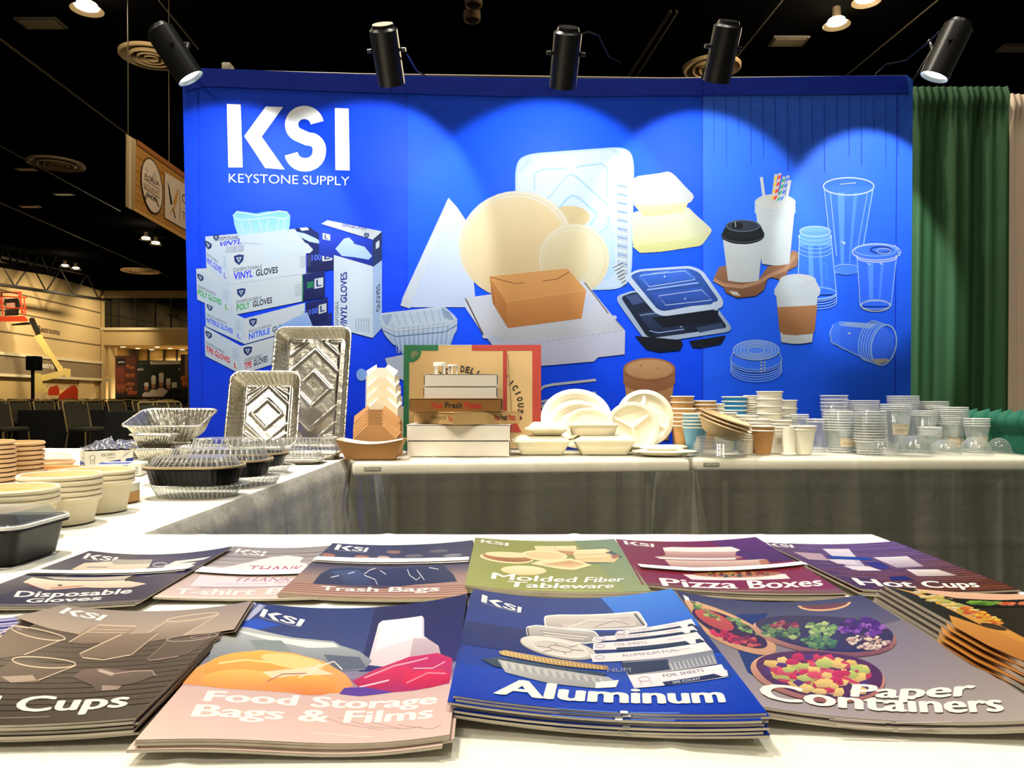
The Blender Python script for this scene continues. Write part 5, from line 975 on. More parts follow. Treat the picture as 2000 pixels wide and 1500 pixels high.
# ---------------------------------------------------------------- middle table: pizza boxes
def flatbox(name, label, loc, w_, d_, h, m_, rz=0, art=None, art2=None, group=None, tabs=True):
    """closed corrugated box: base shell, lid with front tuck and side gaps"""
    o = thing(name, label, 'box', loc, rz, group=group); t = .002
    MB().rbox((0, d_/2+.003, h*.5-.002), (w_-.006, d_-.006, h-.006), .001, 1).build('base', m_, o)
    m = MB().rbox((0, d_/2, h-t), (w_, d_, 2*t), .0008, 1); m.rbox((0, .0015, h*.5), (w_-.004, .003, h), .0008, 1); m.rbox((0, d_-.0015, h*.5), (w_, .003, h-.002), .0008, 1); m.build('lid', m_, o)
    if tabs:
        for s in (-1, 1): MB().box((s*(w_/2-.0015), .004, h*.55), (.004, .007, h*.8)).build('side_gap', m_dark, o)
    if art:
        a = Art(lambda x, y, l: (x, -.0005-l*.0003, y)); art(a, w_, h); a.build('front_print', m_print, o)
    if art2:
        a = Art(lambda x, y, l: (-w_/2-.0005-l*.0003, -x, y)); art2(a, d_, h); a.build('end_print', m_print, o)
    return o
RD, DK = (176, 36, 30), (34, 24, 18)
def hfp(a, x0, x1, y, hh):
    W_ = x1-x0
    for t, u0, u1, c in (('Hot', 0, .22, RD), ('Fresh', .27, .61, DK), ('Pizza', .66, 1, RD)): a.text(t, ((x0+W_*u0, y+hh), (x0+W_*u1, y+hh), (x0+W_*u1, y), (x0+W_*u0, y)), c, bold=.035)
bx0 = at(895, 2.87)
flatbox('pizza_box', 'bottom white box of the flat stack of boxes', bx0, .386, .30, .0585, m_wht2, 0, group='flat boxes on the middle table'); flatbox('pizza_box', 'second white box from the bottom of the flat stack', bx0+Vector((.001, -.002, .0595)), .390, .30, .0585, m_wht2, 0, group='flat boxes on the middle table')
cc = at(886, 2.80, Z0+.119); th = math.radians(36.6); s_ = .305
c_c = cc+Vector((math.cos(th)*s_/2, math.sin(th)*s_/2, 0))
def made(a, d_, h): a.text('Made Just for', ((-d_*.52, h*.72), (-d_*.16, h*.72), (-d_*.16, h*.3), (-d_*.52, h*.3)), (90, 66, 40)); a.text('You', ((-d_*.13, h*.74), (-d_*.02, h*.74), (-d_*.02, h*.3), (-d_*.13, h*.3)), RD, bold=.02)
flatbox('pizza_box', 'kraft box set cornerwise in the stack, reading Made Just for You', c_c, s_, s_, .047, m_brd, th, art=lambda a, w_, h: hfp(a, w_*.10, w_*.42, h*.28, h*.5) or None, art2=made, group='flat boxes on the middle table', tabs=False)
flatbox('pizza_box', 'darker kraft Hot Fresh Pizza box above the cornerwise one', at(890, 2.885, Z0+.167), .346, .30, .048, mat('kraft_dark', (134, 92, 38), .8), 0, art=lambda a, w_, h: hfp(a, -w_*.26, w_*.28, h*.24, h*.5), group='flat boxes on the middle table')
flatbox('pizza_box', 'small white box second from the top of the flat stack', at(899, 2.90, Z0+.216), .277, .26, .045, m_wht2, 0, group='flat boxes on the middle table'); flatbox('pizza_box', 'small white box on top of the flat stack', at(900, 2.90, Z0+.262), .277, .26, .046, m_wht2, 0, group='flat boxes on the middle table')
for k, (px, w_, h, lb) in enumerate(((859, .050, .046, 'white plastic pizza saver with wide legs on the top box'), (884, .042, .037, 'slim white plastic pizza saver right of the wider one'))):
    o = thing('pizza_saver', lb, 'pizza saver', at(px, 2.94, Z0+.3085)); m_sv = mat('saver_white', (250, 248, 238), .4)
    MB().lathe([(0, h), (w_*.46, h), (w_*.5, h-.003), (w_*.5, h-(.016 if k == 0 else .006)), (w_*.46, h-(.016 if k == 0 else .006)), (w_*.44, h-.004), (0, h-.004)], 24).build('top_plate', m_sv, o)
    for j in range(4 if k == 0 else 3):
        a = j*2*PI/(4 if k == 0 else 3)+.5+.55*(k == 0); MB().box((w_*.42*math.cos(a), w_*.42*math.sin(a), h/2-.001), (.006 if k else .007, .006 if k else .007, h-.004)).build('leg', m_sv, o)
# upright printed boxes
GRN, RED2 = (30, 128, 78), (200, 62, 42)
def upbox(label, px0, px1, D, ytop, lean_, draw, th_=.045):
    w_ = (px1-px0)/F*D; top = CZ-(ytop-HY)/F*D; L = (top-Z0)/math.cos(lean_); o = thing('pizza_box', label, 'box', at((px0+px1)/2, D), rot=(-lean_, 0, 0), group='upright pizza boxes')
    MB().rbox((0, th_/2+.001, L/2), (w_-.004, th_, L-.004), .0015, 1).build('base', m_brd, o); MB().rbox((0, 0, L/2), (w_, .004, L), .001, 1).rbox((0, th_/2, L-.002), (w_-.01, th_, .004), .001, 1).build('lid', m_brd, o)
    for s in (-1, 1): MB().box((s*(w_/2-.001), .008, L/2), (.003, .010, L*.98)).build('side_gap', m_dark, o)
    a = Art(lambda x, y, l: ((x-.5)*w_, -.0026-l*.0003, L*(1-y)), gain=.62); draw(a); a.build('lid_print', m_print, o); return o
def arctext(a, s, cx, cy, r, rr, a0, step, c, hh):
    for i, ch in enumerate(s):
        if ch == ' ': continue
        t = math.radians(a0+step*i); u = (math.cos(t)*hh*.32*rr, math.sin(t)*hh*.32); n_ = (math.sin(t), -math.cos(t)); p = (cx+r*n_[0]*rr, cy+r*n_[1]); q = (p[0]+n_[0]*hh*rr, p[1]+n_[1]*hh); k = .35 if ch == 'I' else 1
        a.text(ch, ((q[0]-u[0]*k, q[1]-u[1]*k), (q[0]+u[0]*k, q[1]+u[1]*k), (p[0]+u[0]*k, p[1]+u[1]*k), (p[0]-u[0]*k, p[1]-u[1]*k)), c, bold=.045)
def upd(a):
    a.poly([(0, 0), (.335, 0), (.335, .055), (.17, .055), (.17, .08), (.155, .12), (.125, .15), (.09, .165), (.055, .165), (.055, 1), (0, 1)], GRN); a.poly([(.66, 0), (1, 0), (1, 1), (.962, 1), (.962, .055), (.66, .055)], RED2); a.poly([(.335, 0), (.66, 0), (.66, .006), (.335, .006)], (246, 236, 200))
    for dx, dy, rot in ((.085, .085, -50), (.10, .075, -15), (.125, .08, 25), (.09, .115, 70), (.11, .10, 0)): a.ring(dx, dy, .022, .012, .003, (196, 180, 130), rot); a.line((dx-.015, dy), (dx+.015, dy), .002, (196, 180, 130))
    arctext(a, 'HOT DELICIOUS', .545, .56, .30, 1.02, -30, 8.6, DK, .062)
    a.ring(.545, .56, .265, .255, .005, (110, 84, 46), 0, 195, 345); a.ring(.545, .56, .20, .19, .004, (110, 84, 46), 0, 195, 345)
    for k in range(7): a.ring(.43+k*.04, .36+.006*abs(k-3), .02, .016, .004, (110, 84, 46), 0, 180, 360, 8)
def upd2(a):
    a.poly([(.60, 0), (1, 0), (1, 1), (.91, 1), (.91, .055), (.60, .055)], RED2)
    arctext(a, 'DELICIOUS.', .46, .60, .30, 1.0, 14, 10.4, DK, .062); a.poly([(.66, .68), (.80, .68), (.755, .76), (.80, .84), (.66, .84)], RED2); a.poly([(.655, .08), (.66, .08), (.72, .9), (.715, .9)], (170, 128, 72))
upbox('upright printed pizza box with green and red borders', 787, 990, 3.20, 673, .06, upd); upbox('second upright pizza box, behind with only its red right border showing', 866, 1057, 3.285, 673, .05, upd2)
# kraft boat tray and nested food cartons
def boat(name, label, loc, rz):
    o = thing(name, label, 'tray', loc, rz); wt, wb, dt, db, h = .238, .172, .15, .10, .066
    L = [[(-wb/2, -db/2, 0), (wb/2, -db/2, 0), (wb/2, db/2, 0), (-wb/2, db/2, 0)], [(-wt/2, -dt/2, h+.006), (wt/2, -dt/2, h+.006), (wt/2, dt/2, h+.006), (-wt/2, dt/2, h+.006)]]
    def wall(off, b):
        m = MB(); n = 14
        for k in range(4):
            A0, A1, B0, B1 = [Vector(L[0][k]), Vector(L[0][(k+1) % 4]), Vector(L[1][k]), Vector(L[1][(k+1) % 4])]
            cen = Vector((0, 0, .05)); 
            def fn(u, v):
                p = A0.lerp(A1, u).lerp(B0.lerp(B1, u), v); p.z -= v*.016*math.sin(PI*u)*(1 if k % 2 == 0 else -.2)
                c = Vector((p.x*(1-off/.1), p.y*(1-off/.07), p.z+(off if v < .5 else 0))); return tuple(c)
            m.grid(fn, n, 4)
        z = off; m.add([(x*(1-off/.1), y*(1-off/.07), z) for x, y, _ in L[0]], [(0, 1, 2, 3)]); return m
    wall(0, 0).build('shell', m_kraft, o, angle=50); wall(.002, 0).build('lining', m_white, o, angle=50); return o
boat('paper_boat', 'open kraft food boat with white lining at the table corner', at(727, 2.775), .04)
def carton(label, loc, rot, w_, h_, m_, m2, first_=None):
    """nested paper food carton standing on end: chamfered bottom panel with folded side walls behind"""
    o = thing('food_carton', label, 'carton', loc, rot=rot, group='nested food cartons'); c = w_*.30
    pl = [(-w_/2, 0), (w_/2, 0), (w_/2, h_-c*1.1), (w_*.16, h_), (-w_*.16, h_), (-w_/2, h_-c*1.1)]
    MB().prism(pl, lambda p: (p[0], 0, p[1]), lambda p: (p[0], .0012, p[1])).build('panel', m_, o, flat=True)
    for s in (-1, 1): MB().loft([[(s*w_/2, 0, .0), (s*w_/2, 0, h_-c*1.1), (s*(w_/2+.014), .065, h_-c*.65), (s*(w_/2+.014), .065, .0)], [(s*(w_/2+.0012), 0, 0), (s*(w_/2+.0012), 0, h_-c*1.1), (s*(w_/2+.0152), .065, h_-c*.65), (s*(w_/2+.0152), .065, 0)]], True, True).build('side_wall', m2, o, flat=True)
    for s in (-1, 1): MB().loft([[(s*w_/2, 0, h_-c*1.1), (s*w_*.16, 0, h_), (s*w_*.22, .05, h_+.022), (s*(w_/2+.012), .05, h_-c*1.1+.03)], [(s*w_/2, .0012, h_-c*1.1), (s*w_*.16, .0012, h_), (s*w_*.22, .0512, h_+.022), (s*(w_/2+.012), .0512, h_-c*1.1+.03)]], True, True).build('corner_flap', m2, o, flat=True)
    return o
m_cin = mat('carton_cream', (242, 226, 196), .7)
for k in range(6):
    carton(('front kraft food carton' if k == 0 else '%s kraft food carton from the front' % ORD[k+1])+' in the nest beside the pizza boxes', at(731, 2.90+.013*k, Z0+.0006), (-.10, 0, R.uniform(-.03, .03)), .162-.004*(k % 2), .116+.0115*k, m_kraft, m_kraft)
for k in range(4): carton(['lowest', 'third', 'second', 'tallest'][k]+' white food carton rising behind the kraft ones', at(745-1*k, 3.00+.014*k, Z0+.0006), (-.12, 0, .02*k), .118-.004*k, .215+.042*k, m_cin if k < 3 else m_white, m_white)
# ---------------------------------------------------------------- moulded fibre ware
def clam(label, loc, rz, w_, l_, hb, lid=0):
    o = thing('clamshell', label, 'food container', loc, rz, group='fibre clamshells'); m, f = tray(w_, l_, hb, .030, .022, fl=.008, n=120, lip=.003); m.add(f.v, f.f).build('base', m_fiber, o, angle=50)
    m, f = tray(w_-.004, l_-.004, .012+lid, .026, .022, fl=.008, n=120, lip=.002); d = MB(); q = lambda vs: [(x, y, hb+.014+lid-z) for x, y, z in vs]; d.add(q(m.v), m.f).add(q(f.v), f.f).build('lid', m_fiber, o, angle=50)
    MB().rbox((0, -l_/2+.002, hb+.001), (.042, .012, .006), .002).build('latch', m_fiber, o); return o
clam('large fibre clamshell just right of the pizza boxes', at(1057, 3.02), .02, .236, .20, .052, .004); clam('large fibre clamshell below the leaning plates', at(1178, 3.02), .0, .252, .20, .054, .004)
clam('small fibre clamshell resting on the left large one', at(1069, 3.01, Z0+.072), .05, .176, .14, .026, .012)
o = thing('fiber_tray', 'deep oval fibre bowl on the right large clamshell', 'tray', at(1158, 3.02, Z0+.073), group='fibre trays'); m, f = tray(.205, .15, .042, .014, .05, fl=.006, n=120); m.add(f.v, f.f).build('shell', m_fiber, o, angle=50)
def oval(label, loc, rot, a, b, h, group='leaning fibre plates'):
    prof = [(0, .002), (.62, .002), (.70, .004), (.82, h*.9), (.9, h), (.98, h), (1, h-.002), (.98, h-.003), (.9, h-.003), (.80, h*.8), (.68, .0), (0, -.001)]
    o = thing('fiber_plate', label, 'plate', loc, rot=rot, group=group); sx = Matrix.Diagonal((a, b, 1, 1)); MB().lathe(prof[:5], 56, 0, sx).lathe(prof[8:], 56, 0, sx).build('well', m_fiber, o, angle=60); MB().lathe(prof[4:9], 56, 0, sx).build('rim', m_fiber, o, angle=60); return o
def uprightz(b, deg): return Z0+b*math.sin(math.radians(90-deg))+.003
def stoodplate(label, px, D, ytop, a, deg):
    top = CZ-(ytop-HY)/F*D; b = (top-Z0)/2/math.cos(math.radians(deg)); return oval(label, at(px, D, Z0+b*math.cos(math.radians(deg))+.004), (math.radians(90-deg), 0, 0), a, b, .016)
stoodplate('largest oval fibre platter leaning at the back', 1125, 3.30, 763, .152, 14); stoodplate('middle oval platter leaning before the largest', 1131, 3.235, 787, .130, 16); oval('small oval platter propped before the other ovals', at(1150, 3.16, Z0+.105), (math.radians(66), 0, 0), .102, .075, .012)
def cplate(label, px, D, ytop, wpx, deg, spokes):
    r = wpx/2/F*D; top = CZ-(ytop-HY)/F*D; cz = top-r*math.cos(math.radians(deg)); o = thing('fiber_plate', label, 'plate', at(px, D, cz), rot=(math.radians(90-deg), 0, 0), group='leaning fibre plates')
    def fn(u, v):
        t = u*2*PI; q = v; x, y = r*q*math.cos(t), r*q*math.sin(t); z = .002 if q < .72 else .002+.016*min(1, (q-.72)/.12)
        if q < .86:
            for s in spokes:
                s = math.radians(s); d = abs(-math.sin(s)*x+math.cos(s)*y) if x*math.cos(s)+y*math.sin(s) > -.004 else math.hypot(x, y); z = max(z, .002+.013*math.exp(-(d/.009)**4))
        if q > .975: z -= .004*(q-.975)/.025
        return (x, y, z)
    m = MB().grid(fn, 96, 44); m.build('plate', m_fiber, o, angle=60)
    MB().lathe([(r*.86, .019), (r*.98, .019), (r*1.005, .016), (r*.99, .013)], 72).build('rim', m_fiber, o); return o
cplate('large three-section round fibre plate leaning at the back', 1259, 3.29, 763, 112, 14, (90, 210, -30)); cplate('smaller three-section round plate before the large round one', 1235, 3.20, 787, 104, 16, (38, 150, -78))
o = thing('fiber_tray', 'long flat fibre tray below the round plates', 'tray', at(1272, 3.08), .0, group='fibre trays'); m, f = tray(.275, .13, .022, .012, .02, fl=.012, n=120); q = MB(); q.add([(x, y, z+.004) for x, y, z in m.v], m.f).add([(x, y, z+.004) for x, y, z in f.v], f.f).build('shell', m_fiber, o, angle=50)
oval('wide flat fibre plate at the front table edge', at(1297, 2.93, Z0+.002), (0, 0, 0), .125, .095, .016, 'flat fibre plates'); oval('small oval plate lying on the wide flat plate', at(1293, 2.93, Z0+.019), (0, 0, 0), .082, .06, .010, 'flat fibre plates')
# ---------------------------------------------------------------- printed catalogs on the foreground table
ZF = ZT+.006
m_pages = mat('page_edges', (206, 196, 178), .7, noisecol=(900, .7, (120, 112, 98)), stretch=(.05, .05, 1))
WHT_ = (252, 250, 246)
def ksi(a, q):
    """the three-letter mark inside quad q"""
    h = homog(SQ, q); P = lambda pts: [h(*p) for p in pts]
    a.poly(P([(0, 0), (.11, 0), (.11, 1), (0, 1)]), WHT_); a.poly(P([(.32, .02), (.47, .02), (.28, .48), (.48, 1), (.33, 1), (.14, .49)]), WHT_); a.poly(P([(.88, .02), (1, .02), (1, 1), (.88, 1)]), WHT_)
    sp = [(.78, .29), (.76, .17), (.66, .10), (.56, .16), (.55, .29), (.62, .42), (.72, .54), (.79, .70), (.77, .84), (.66, .92), (.55, .86), (.52, .72)]
    out = []; n = len(sp)
    for i in range(n):
        A_, B_ = sp[max(i-1, 0)], sp[min(i+1, n-1)]; dx, dy = B_[0]-A_[0], B_[1]-A_[1]; L = math.hypot(dx, dy*1.0) or 1; out.append(((sp[i][0]-dy/L*.055, sp[i][1]+dx/L*.085), (sp[i][0]+dy/L*.055, sp[i][1]-dx/L*.085)))
    for (a0, b0), (a1, b1) in zip(out, out[1:]): a.poly(P([a0, b0, b1, a1]), WHT_)
    a.line(h(.02, 1.14), h(.98, 1.14), abs(q[2][1]-q[1][1])*.05, (200, 200, 206))
CATS = []
def catalog(labels, corners, n, draw, sagT=.006, sagB=.004, t=.0017, wave=0, band=None, fan=(0, 0), jit=.0025, group=None, lift=0, tilt=(0, 0, 0, 0)):
    base = ZF+n*t+lift; zc = [base+sagT+tilt[0], base+sagT+tilt[1], base+sagB+tilt[2], base+sagB+tilt[3]]
    P4 = [T(px, py, z) for (px, py), z in zip(corners, zc)]; cen = sum(P4, Vector())/4; org = Vector((cen.x, cen.y, base))
    hx = homog(corners, SQ)
    def S(u, v, dz=0):
        uc, vc = min(1.3, max(-.3, u)), min(1.3, max(-.3, v)); p = (P4[0]*(1-u)+P4[1]*u)*(1-v)+(P4[3]*(1-u)+P4[2]*u)*v; k = 1-(2*uc-1)**2
        p = p-Vector((0, 0, sagT*k*(1-vc)+sagB*k*vc)); p.z += wave*math.sin(2*PI*uc)*vc*.5+dz; return p-org
    name = 'catalog'; o = thing(name, labels[0], 'catalog', org, group=group)
    m = MB(); N = 16
    m.grid(lambda u, v: S(u, v), N, N).grid(lambda u, v: S(u, v, -t*.93), N, N); per = [(i/N, 0) for i in range(N)]+[(1, i/N) for i in range(N)]+[(1-i/N, 1) for i in range(N)]+[(0, 1-i/N) for i in range(N)]
    m.loft([[S(u, v) for u, v in per], [S(u, v, -t*.93) for u, v in per]]); m.build('pages', m_pages, o, angle=50)
    def fm(x, y, l): u, v = hx(x, y); return S(u, v, .0002+(.00012+l*.000016 if l else 0))
    a = Art(fm, step=13, gain=.66); draw(a, corners); a.build('cover', m_glossp, o)
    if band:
        b = Art(lambda x, y, l: S(*hx(x, y), .0030+l*.0001), step=13); b.poly(band, (250, 247, 242)); b.build('glare_strip', mat('glare_white', (250, 247, 242), .5, vcol=True), o)  # white strip over the cover paints in glare on its bend
    d = lambda i, j: (P4[i]-P4[j]).length
    CATS.append((labels[0][:30], round(d(0, 1), 3), round(d(1, 2), 3), round(d(2, 3), 3), round(d(3, 0), 3)))
    for k in range(1, n):
        dup(o, org+Vector((R.uniform(-jit, jit)+fan[0]*k, R.uniform(-jit, jit)+fan[1]*k, -t*k)), labels[1] % ('bottom' if k == n-1 else ORD[k+1]+' from top'), (0, 0, R.uniform(-.012, .012)))
    return o
def full(a, c, *col): a.poly(list(c), *col)
def lerp2(p, q, t): return (p[0]+(q[0]-p[0])*t, p[1]+(q[1]-p[1])*t)
def strip(c, v0, v1): return [lerp2(c[0], c[3], v0), lerp2(c[1], c[2], v0), lerp2(c[1], c[2], v1), lerp2(c[0], c[3], v1)]
def bits(a, cx, cy, rx, ry, rot, cols, n, s, seed):
    r_ = random.Random(seed); k = math.radians(rot); L0 = a.top(cx-rx, cy-rx*.6, cx+rx, cy+rx*.6)
    for i in range(n):
        t, q = r_.uniform(0, 2*PI), math.sqrt(r_.uniform(0, 1))*.88; x, y = rx*q*math.cos(t), ry*q*math.sin(t); X, Y = cx+x*math.cos(k)-y*math.sin(k), cy+x*math.sin(k)+y*math.cos(k); e = r_.uniform(.6, 1.3)*s; m_ = r_.randint(4, 6); ph = r_.uniform(0, 6); c = cols[r_.randrange(len(cols))]
        a.poly([(X+e*math.cos(ph+j*2*PI/m_)*r_.uniform(.7, 1.2), Y+e*.55*math.sin(ph+j*2*PI/m_)*r_.uniform(.7, 1.2)) for j in range(m_)], c, mixc(c, (40, 20, 20), .28), layer=L0+.05*i)
def title(a, s, q, c=WHT_, bold=.022):
    h = homog(SQ, q); d = (.9+bold*14)*.05/len(s); e = .018
    L0 = a.top(min(p[0] for p in q), min(p[1] for p in q), max(p[0] for p in q), max(p[1] for p in q))
    for i, (dx, dy) in enumerate(((0, 0), (-d, 0), (d, 0), (0, -e), (0, e))): a.text(s, [h(u+dx, v+dy) for u, v in SQ], c, layer=L0+.05*i)
def g_gloves(a, c):
    full(a, c, (20, 26, 92), (10, 16, 66)); a.poly([c[0], lerp2(c[0], c[1], .38), lerp2(c[3], c[2], .10), c[3]], (66, 64, 84), (30, 34, 74)); a.poly(strip(c, .95, 1), (96, 90, 100)); ksi(a, ((172, 1079.5), (229, 1080), (222, 1087.5), (162, 1087)))
    CR_ = (240, 226, 206); a.poly([(140, 1106), (165, 1094), (214, 1088), (222, 1085), (294, 1083), (288, 1098), (262, 1106)], CR_, (214, 196, 180)); a.poly([(214, 1088), (222, 1084), (294, 1082), (291, 1090), (220, 1093)], (170, 164, 160)); a.poly([(318, 1098), (340, 1087), (414, 1085), (398, 1090), (345, 1092), (386, 1094), (366, 1104), (322, 1104)], (236, 232, 234)); a.ring(310, 1093, 14, 4, 1.5, (210, 214, 226)); a.line((170, 1100), (208, 1098), 1, (60, 60, 90))
    a.poly([(90, 1121), (200, 1117), (258, 1114), (240, 1123), (110, 1124)], (196, 184, 176)); a.poly([(48, 1133), (66, 1124), (110, 1126), (160, 1125), (240, 1124), (280, 1133), (286, 1135), (255, 1141), (200, 1140), (160, 1138), (90, 1145)], CR_, (214, 188, 170)); a.poly([(246, 1120), (266, 1114), (262, 1124), (242, 1127)], (40, 36, 30)); a.line((98, 1141), (160, 1135), 1.6, (190, 80, 60)); a.line((54, 1134), (72, 1140), 1.4, (190, 70, 60)); a.poly([(270, 1116), (350, 1112), (344, 1116), (282, 1120)], (80, 80, 100)); a.ell(116, 1135, 5, 1.6, (60, 60, 80))
    title(a, 'Disposable', ((36, 1149), (261, 1143), (250, 1158), (22, 1164))); title(a, 'Gloves', ((53, 1163), (199, 1157.5), (190, 1167), (43, 1171.5))); a.line((26, 1176), (110, 1173), .8, (150, 150, 170))
def g_shirt(a, c):
    full(a, c, (176, 160, 154), (232, 206, 196)); a.poly(strip(c, 0, .42), (142, 134, 134), (196, 184, 180)); a.poly(strip(c, .95, 1), (240, 222, 206)); ksi(a, ((465, 1070), (520, 1072), (513, 1080), (457, 1078)))
    for k in range(5): a.stroke([lerp2(lerp2(c[0], c[3], .1+.07*k), lerp2(c[1], c[2], .1+.07*k), u/4) for u in range(5)], .8, (116, 106, 106))
    a.poly([(528, 1082), (560, 1079), (592, 1083), (584, 1092), (600, 1096), (598, 1106), (420, 1108), (470, 1096)], (248, 236, 238)); a.text('THANK', ((490, 1098), (594, 1099), (586, 1109), (478, 1109)), (190, 60, 120), bold=.0); a.poly([(395, 1119), (585, 1122), (560, 1139), (372, 1141)], (246, 226, 232)); a.text('THANK', ((462, 1121), (578, 1121), (566, 1129), (452, 1129)), (176, 120, 140)); a.text('Have a nice', ((536, 1130), (600, 1130), (598, 1133), (534, 1133)), (170, 60, 110)); a.line((390, 1143), (560, 1139), 1.4, (170, 150, 172)); a.line((420, 1135), (520, 1133), 1, (214, 180, 196))
    title(a, 'T-shirt Bags', ((349, 1147), (652, 1141), (640, 1161), (336, 1162)), (255, 248, 244), .03)
def g_trash(a, c):
    full(a, c, (84, 76, 72), (206, 160, 128)); a.poly(strip(c, 0, .36), (34, 40, 66), (64, 60, 62)); a.poly(strip(c, .38, .60), (52, 52, 58), (156, 128, 112)); ksi(a, ((658, 1062.5), (714, 1065), (708, 1073), (651, 1072)))
    for x, y, rx, cc in ((760, 1072, 14, (150, 110, 80)), (800, 1080, 18, (110, 104, 96)), (850, 1072, 20, (98, 96, 92)), (700, 1083, 14, (176, 120, 80)), (880, 1082, 20, (130, 130, 136)), (740, 1083, 12, (200, 180, 160)), (640, 1083, 12, (170, 110, 70))): a.ell(x, y, rx, 3.2, cc, n=14)
    a.poly([(606, 1137), (622, 1118), (640, 1108), (668, 1104), (720, 1106), (780, 1103), (860, 1101), (880, 1118), (890, 1134), (800, 1137), (740, 1143), (660, 1141)], (36, 44, 64), (22, 26, 38)); a.poly([(640, 1112), (690, 1107), (705, 1118), (716, 1139), (670, 1138)], (62, 82, 116), (34, 44, 66))
    for s in ([(702, 1116), (712, 1108), (724, 1104)], [(702, 1118), (722, 1126), (726, 1136)], [(732, 1108), (744, 1116)], [(786, 1106), (790, 1118), (804, 1128), (812, 1122)], [(805, 1108), (820, 1128)], [(830, 1104), (850, 1108)], [(640, 1124), (655, 1120)], [(672, 1116), (684, 1112)]): a.stroke(s, 1.6, (214, 216, 220))
    for k in range(5): a.stroke([lerp2(lerp2(c[0], c[3], .80+.04*k), lerp2(c[1], c[2], .80+.04*k), u/4) for u in range(5)], 1.0, (150, 104, 80))
    title(a, 'Trash Bags', ((622, 1141.5), (853, 1142), (849, 1155), (617, 1152)), (255, 244, 238))
def g_fiber(a, c):
    full(a, c, (140, 150, 86), (160, 170, 92), (c[0], c[3])); a.poly([lerp2(c[0], c[1], .7), c[1], c[2], lerp2(c[3], c[2], .86)], (110, 136, 100), (146, 158, 96)); ksi(a, ((940, 1053), (991, 1057), (990, 1063), (938, 1058.5)))
    F1, F2 = (244, 226, 180), (206, 164, 120); a.poly([(1112, 1070), (1180, 1068), (1216, 1088), (1190, 1098), (1130, 1096)], (70, 92, 88)); a.poly([(1040, 1061.5), (1122, 1062), (1124, 1078), (1046, 1078)], F1, (226, 200, 150)); a.poly([(1086, 1070), (1118, 1073), (1116, 1081), (1092, 1078)], (186, 140, 104)); a.line((1081, 1062), (1084, 1072), 1, (200, 170, 120))
    a.ell(987, 1087, 51, 9.5, F1, rot=2); a.ell(989, 1085, 48, 8.5, F2, rot=2, c2=(150, 96, 60)); a.ell(990, 1080, 44, 5.4, F1); a.ell(1060, 1080, 45, 10, F1, rot=3); a.ell(1060, 1080, 37, 7, (234, 206, 158), rot=3); a.line((1046, 1072), (1062, 1079), 1.2, F1); a.poly([(1116, 1078), (1124, 1070), (1180, 1070), (1192, 1075), (1180, 1078), (1210, 1088), (1198, 1097), (1124, 1093)], F1, (226, 196, 140)); a.line((1118, 1080), (1190, 1080), 1, F2); a.line((1120, 1088), (1206, 1089), 1, F2); a.poly([(1190, 1084), (1206, 1083), (1210, 1088), (1198, 1091)], (170, 110, 70))
    a.poly([(1032, 1096), (1050, 1090), (1112, 1086), (1154, 1100), (1118, 1108.5), (1090, 1106)], F1); a.poly([(1052, 1097), (1110, 1090), (1140, 1098), (1114, 1104)], (196, 150, 104), (232, 204, 156)); a.ell(1020, 1110.5, 44, 9, (206, 186, 130)); a.ell(1019, 1109, 43, 8.6, (248, 236, 196), c2=(236, 216, 168))
    title(a, 'Molded Fiber', ((961, 1116), (1219, 1125.5), (1214, 1134), (958, 1128)), bold=.010); title(a, 'Tableware', ((990, 1131), (1198, 1136.5), (1194, 1144.5), (986, 1141.5))); a.line((1022, 1146), (1165, 1148.5), 1, (206, 206, 150))
def g_pizza(a, c):
    full(a, c, (120, 24, 42), (132, 32, 44)); a.poly([lerp2(c[0], c[1], .62), c[1], lerp2(c[1], c[2], .42), lerp2(lerp2(c[0], c[3], .42), lerp2(c[1], c[2], .42), .72)], (96, 40, 92), (70, 30, 76)); a.poly(strip(c, .93, 1), (122, 78, 50)); ksi(a, ((1215, 1055), (1268, 1057.5), (1269, 1064), (1219, 1062)))
    a.poly([(1284, 1064.5), (1300, 1062.5), (1418, 1063), (1437, 1070), (1428, 1072), (1287, 1071)], (246, 236, 230)); a.poly([(1287, 1071), (1428, 1072), (1424, 1079), (1440, 1083), (1424, 1087), (1280, 1087), (1276, 1083), (1290, 1079)], (214, 178, 160), (160, 110, 96)); a.poly([(1270, 1083), (1424, 1083.5), (1424, 1087), (1280, 1087)], (244, 230, 224)); a.poly([(1288, 1088), (1486, 1088.5), (1476, 1101), (1300, 1101)], (226, 200, 182), (190, 150, 126)); a.poly([(1472, 1090), (1488, 1088.5), (1496, 1096), (1478, 1102)], (180, 120, 80))
    a.poly([(1322, 1116), (1524, 1117), (1534, 1126), (1338, 1126)], (246, 232, 226)); a.ell(1428, 1115.5, 88, 5.6, (150, 84, 50), c2=(196, 140, 90)); bits(a, 1428, 1115, 76, 4.4, 0, [(170, 50, 30), (214, 160, 80), (110, 40, 30), (80, 90, 40)], 40, 5, 3)
    title(a, 'Pizza Boxes', ((1282, 1126), (1600, 1128), (1603, 1142.5), (1290, 1141.5))); a.line((1390, 1147), (1490, 1146), .9, (200, 140, 140))
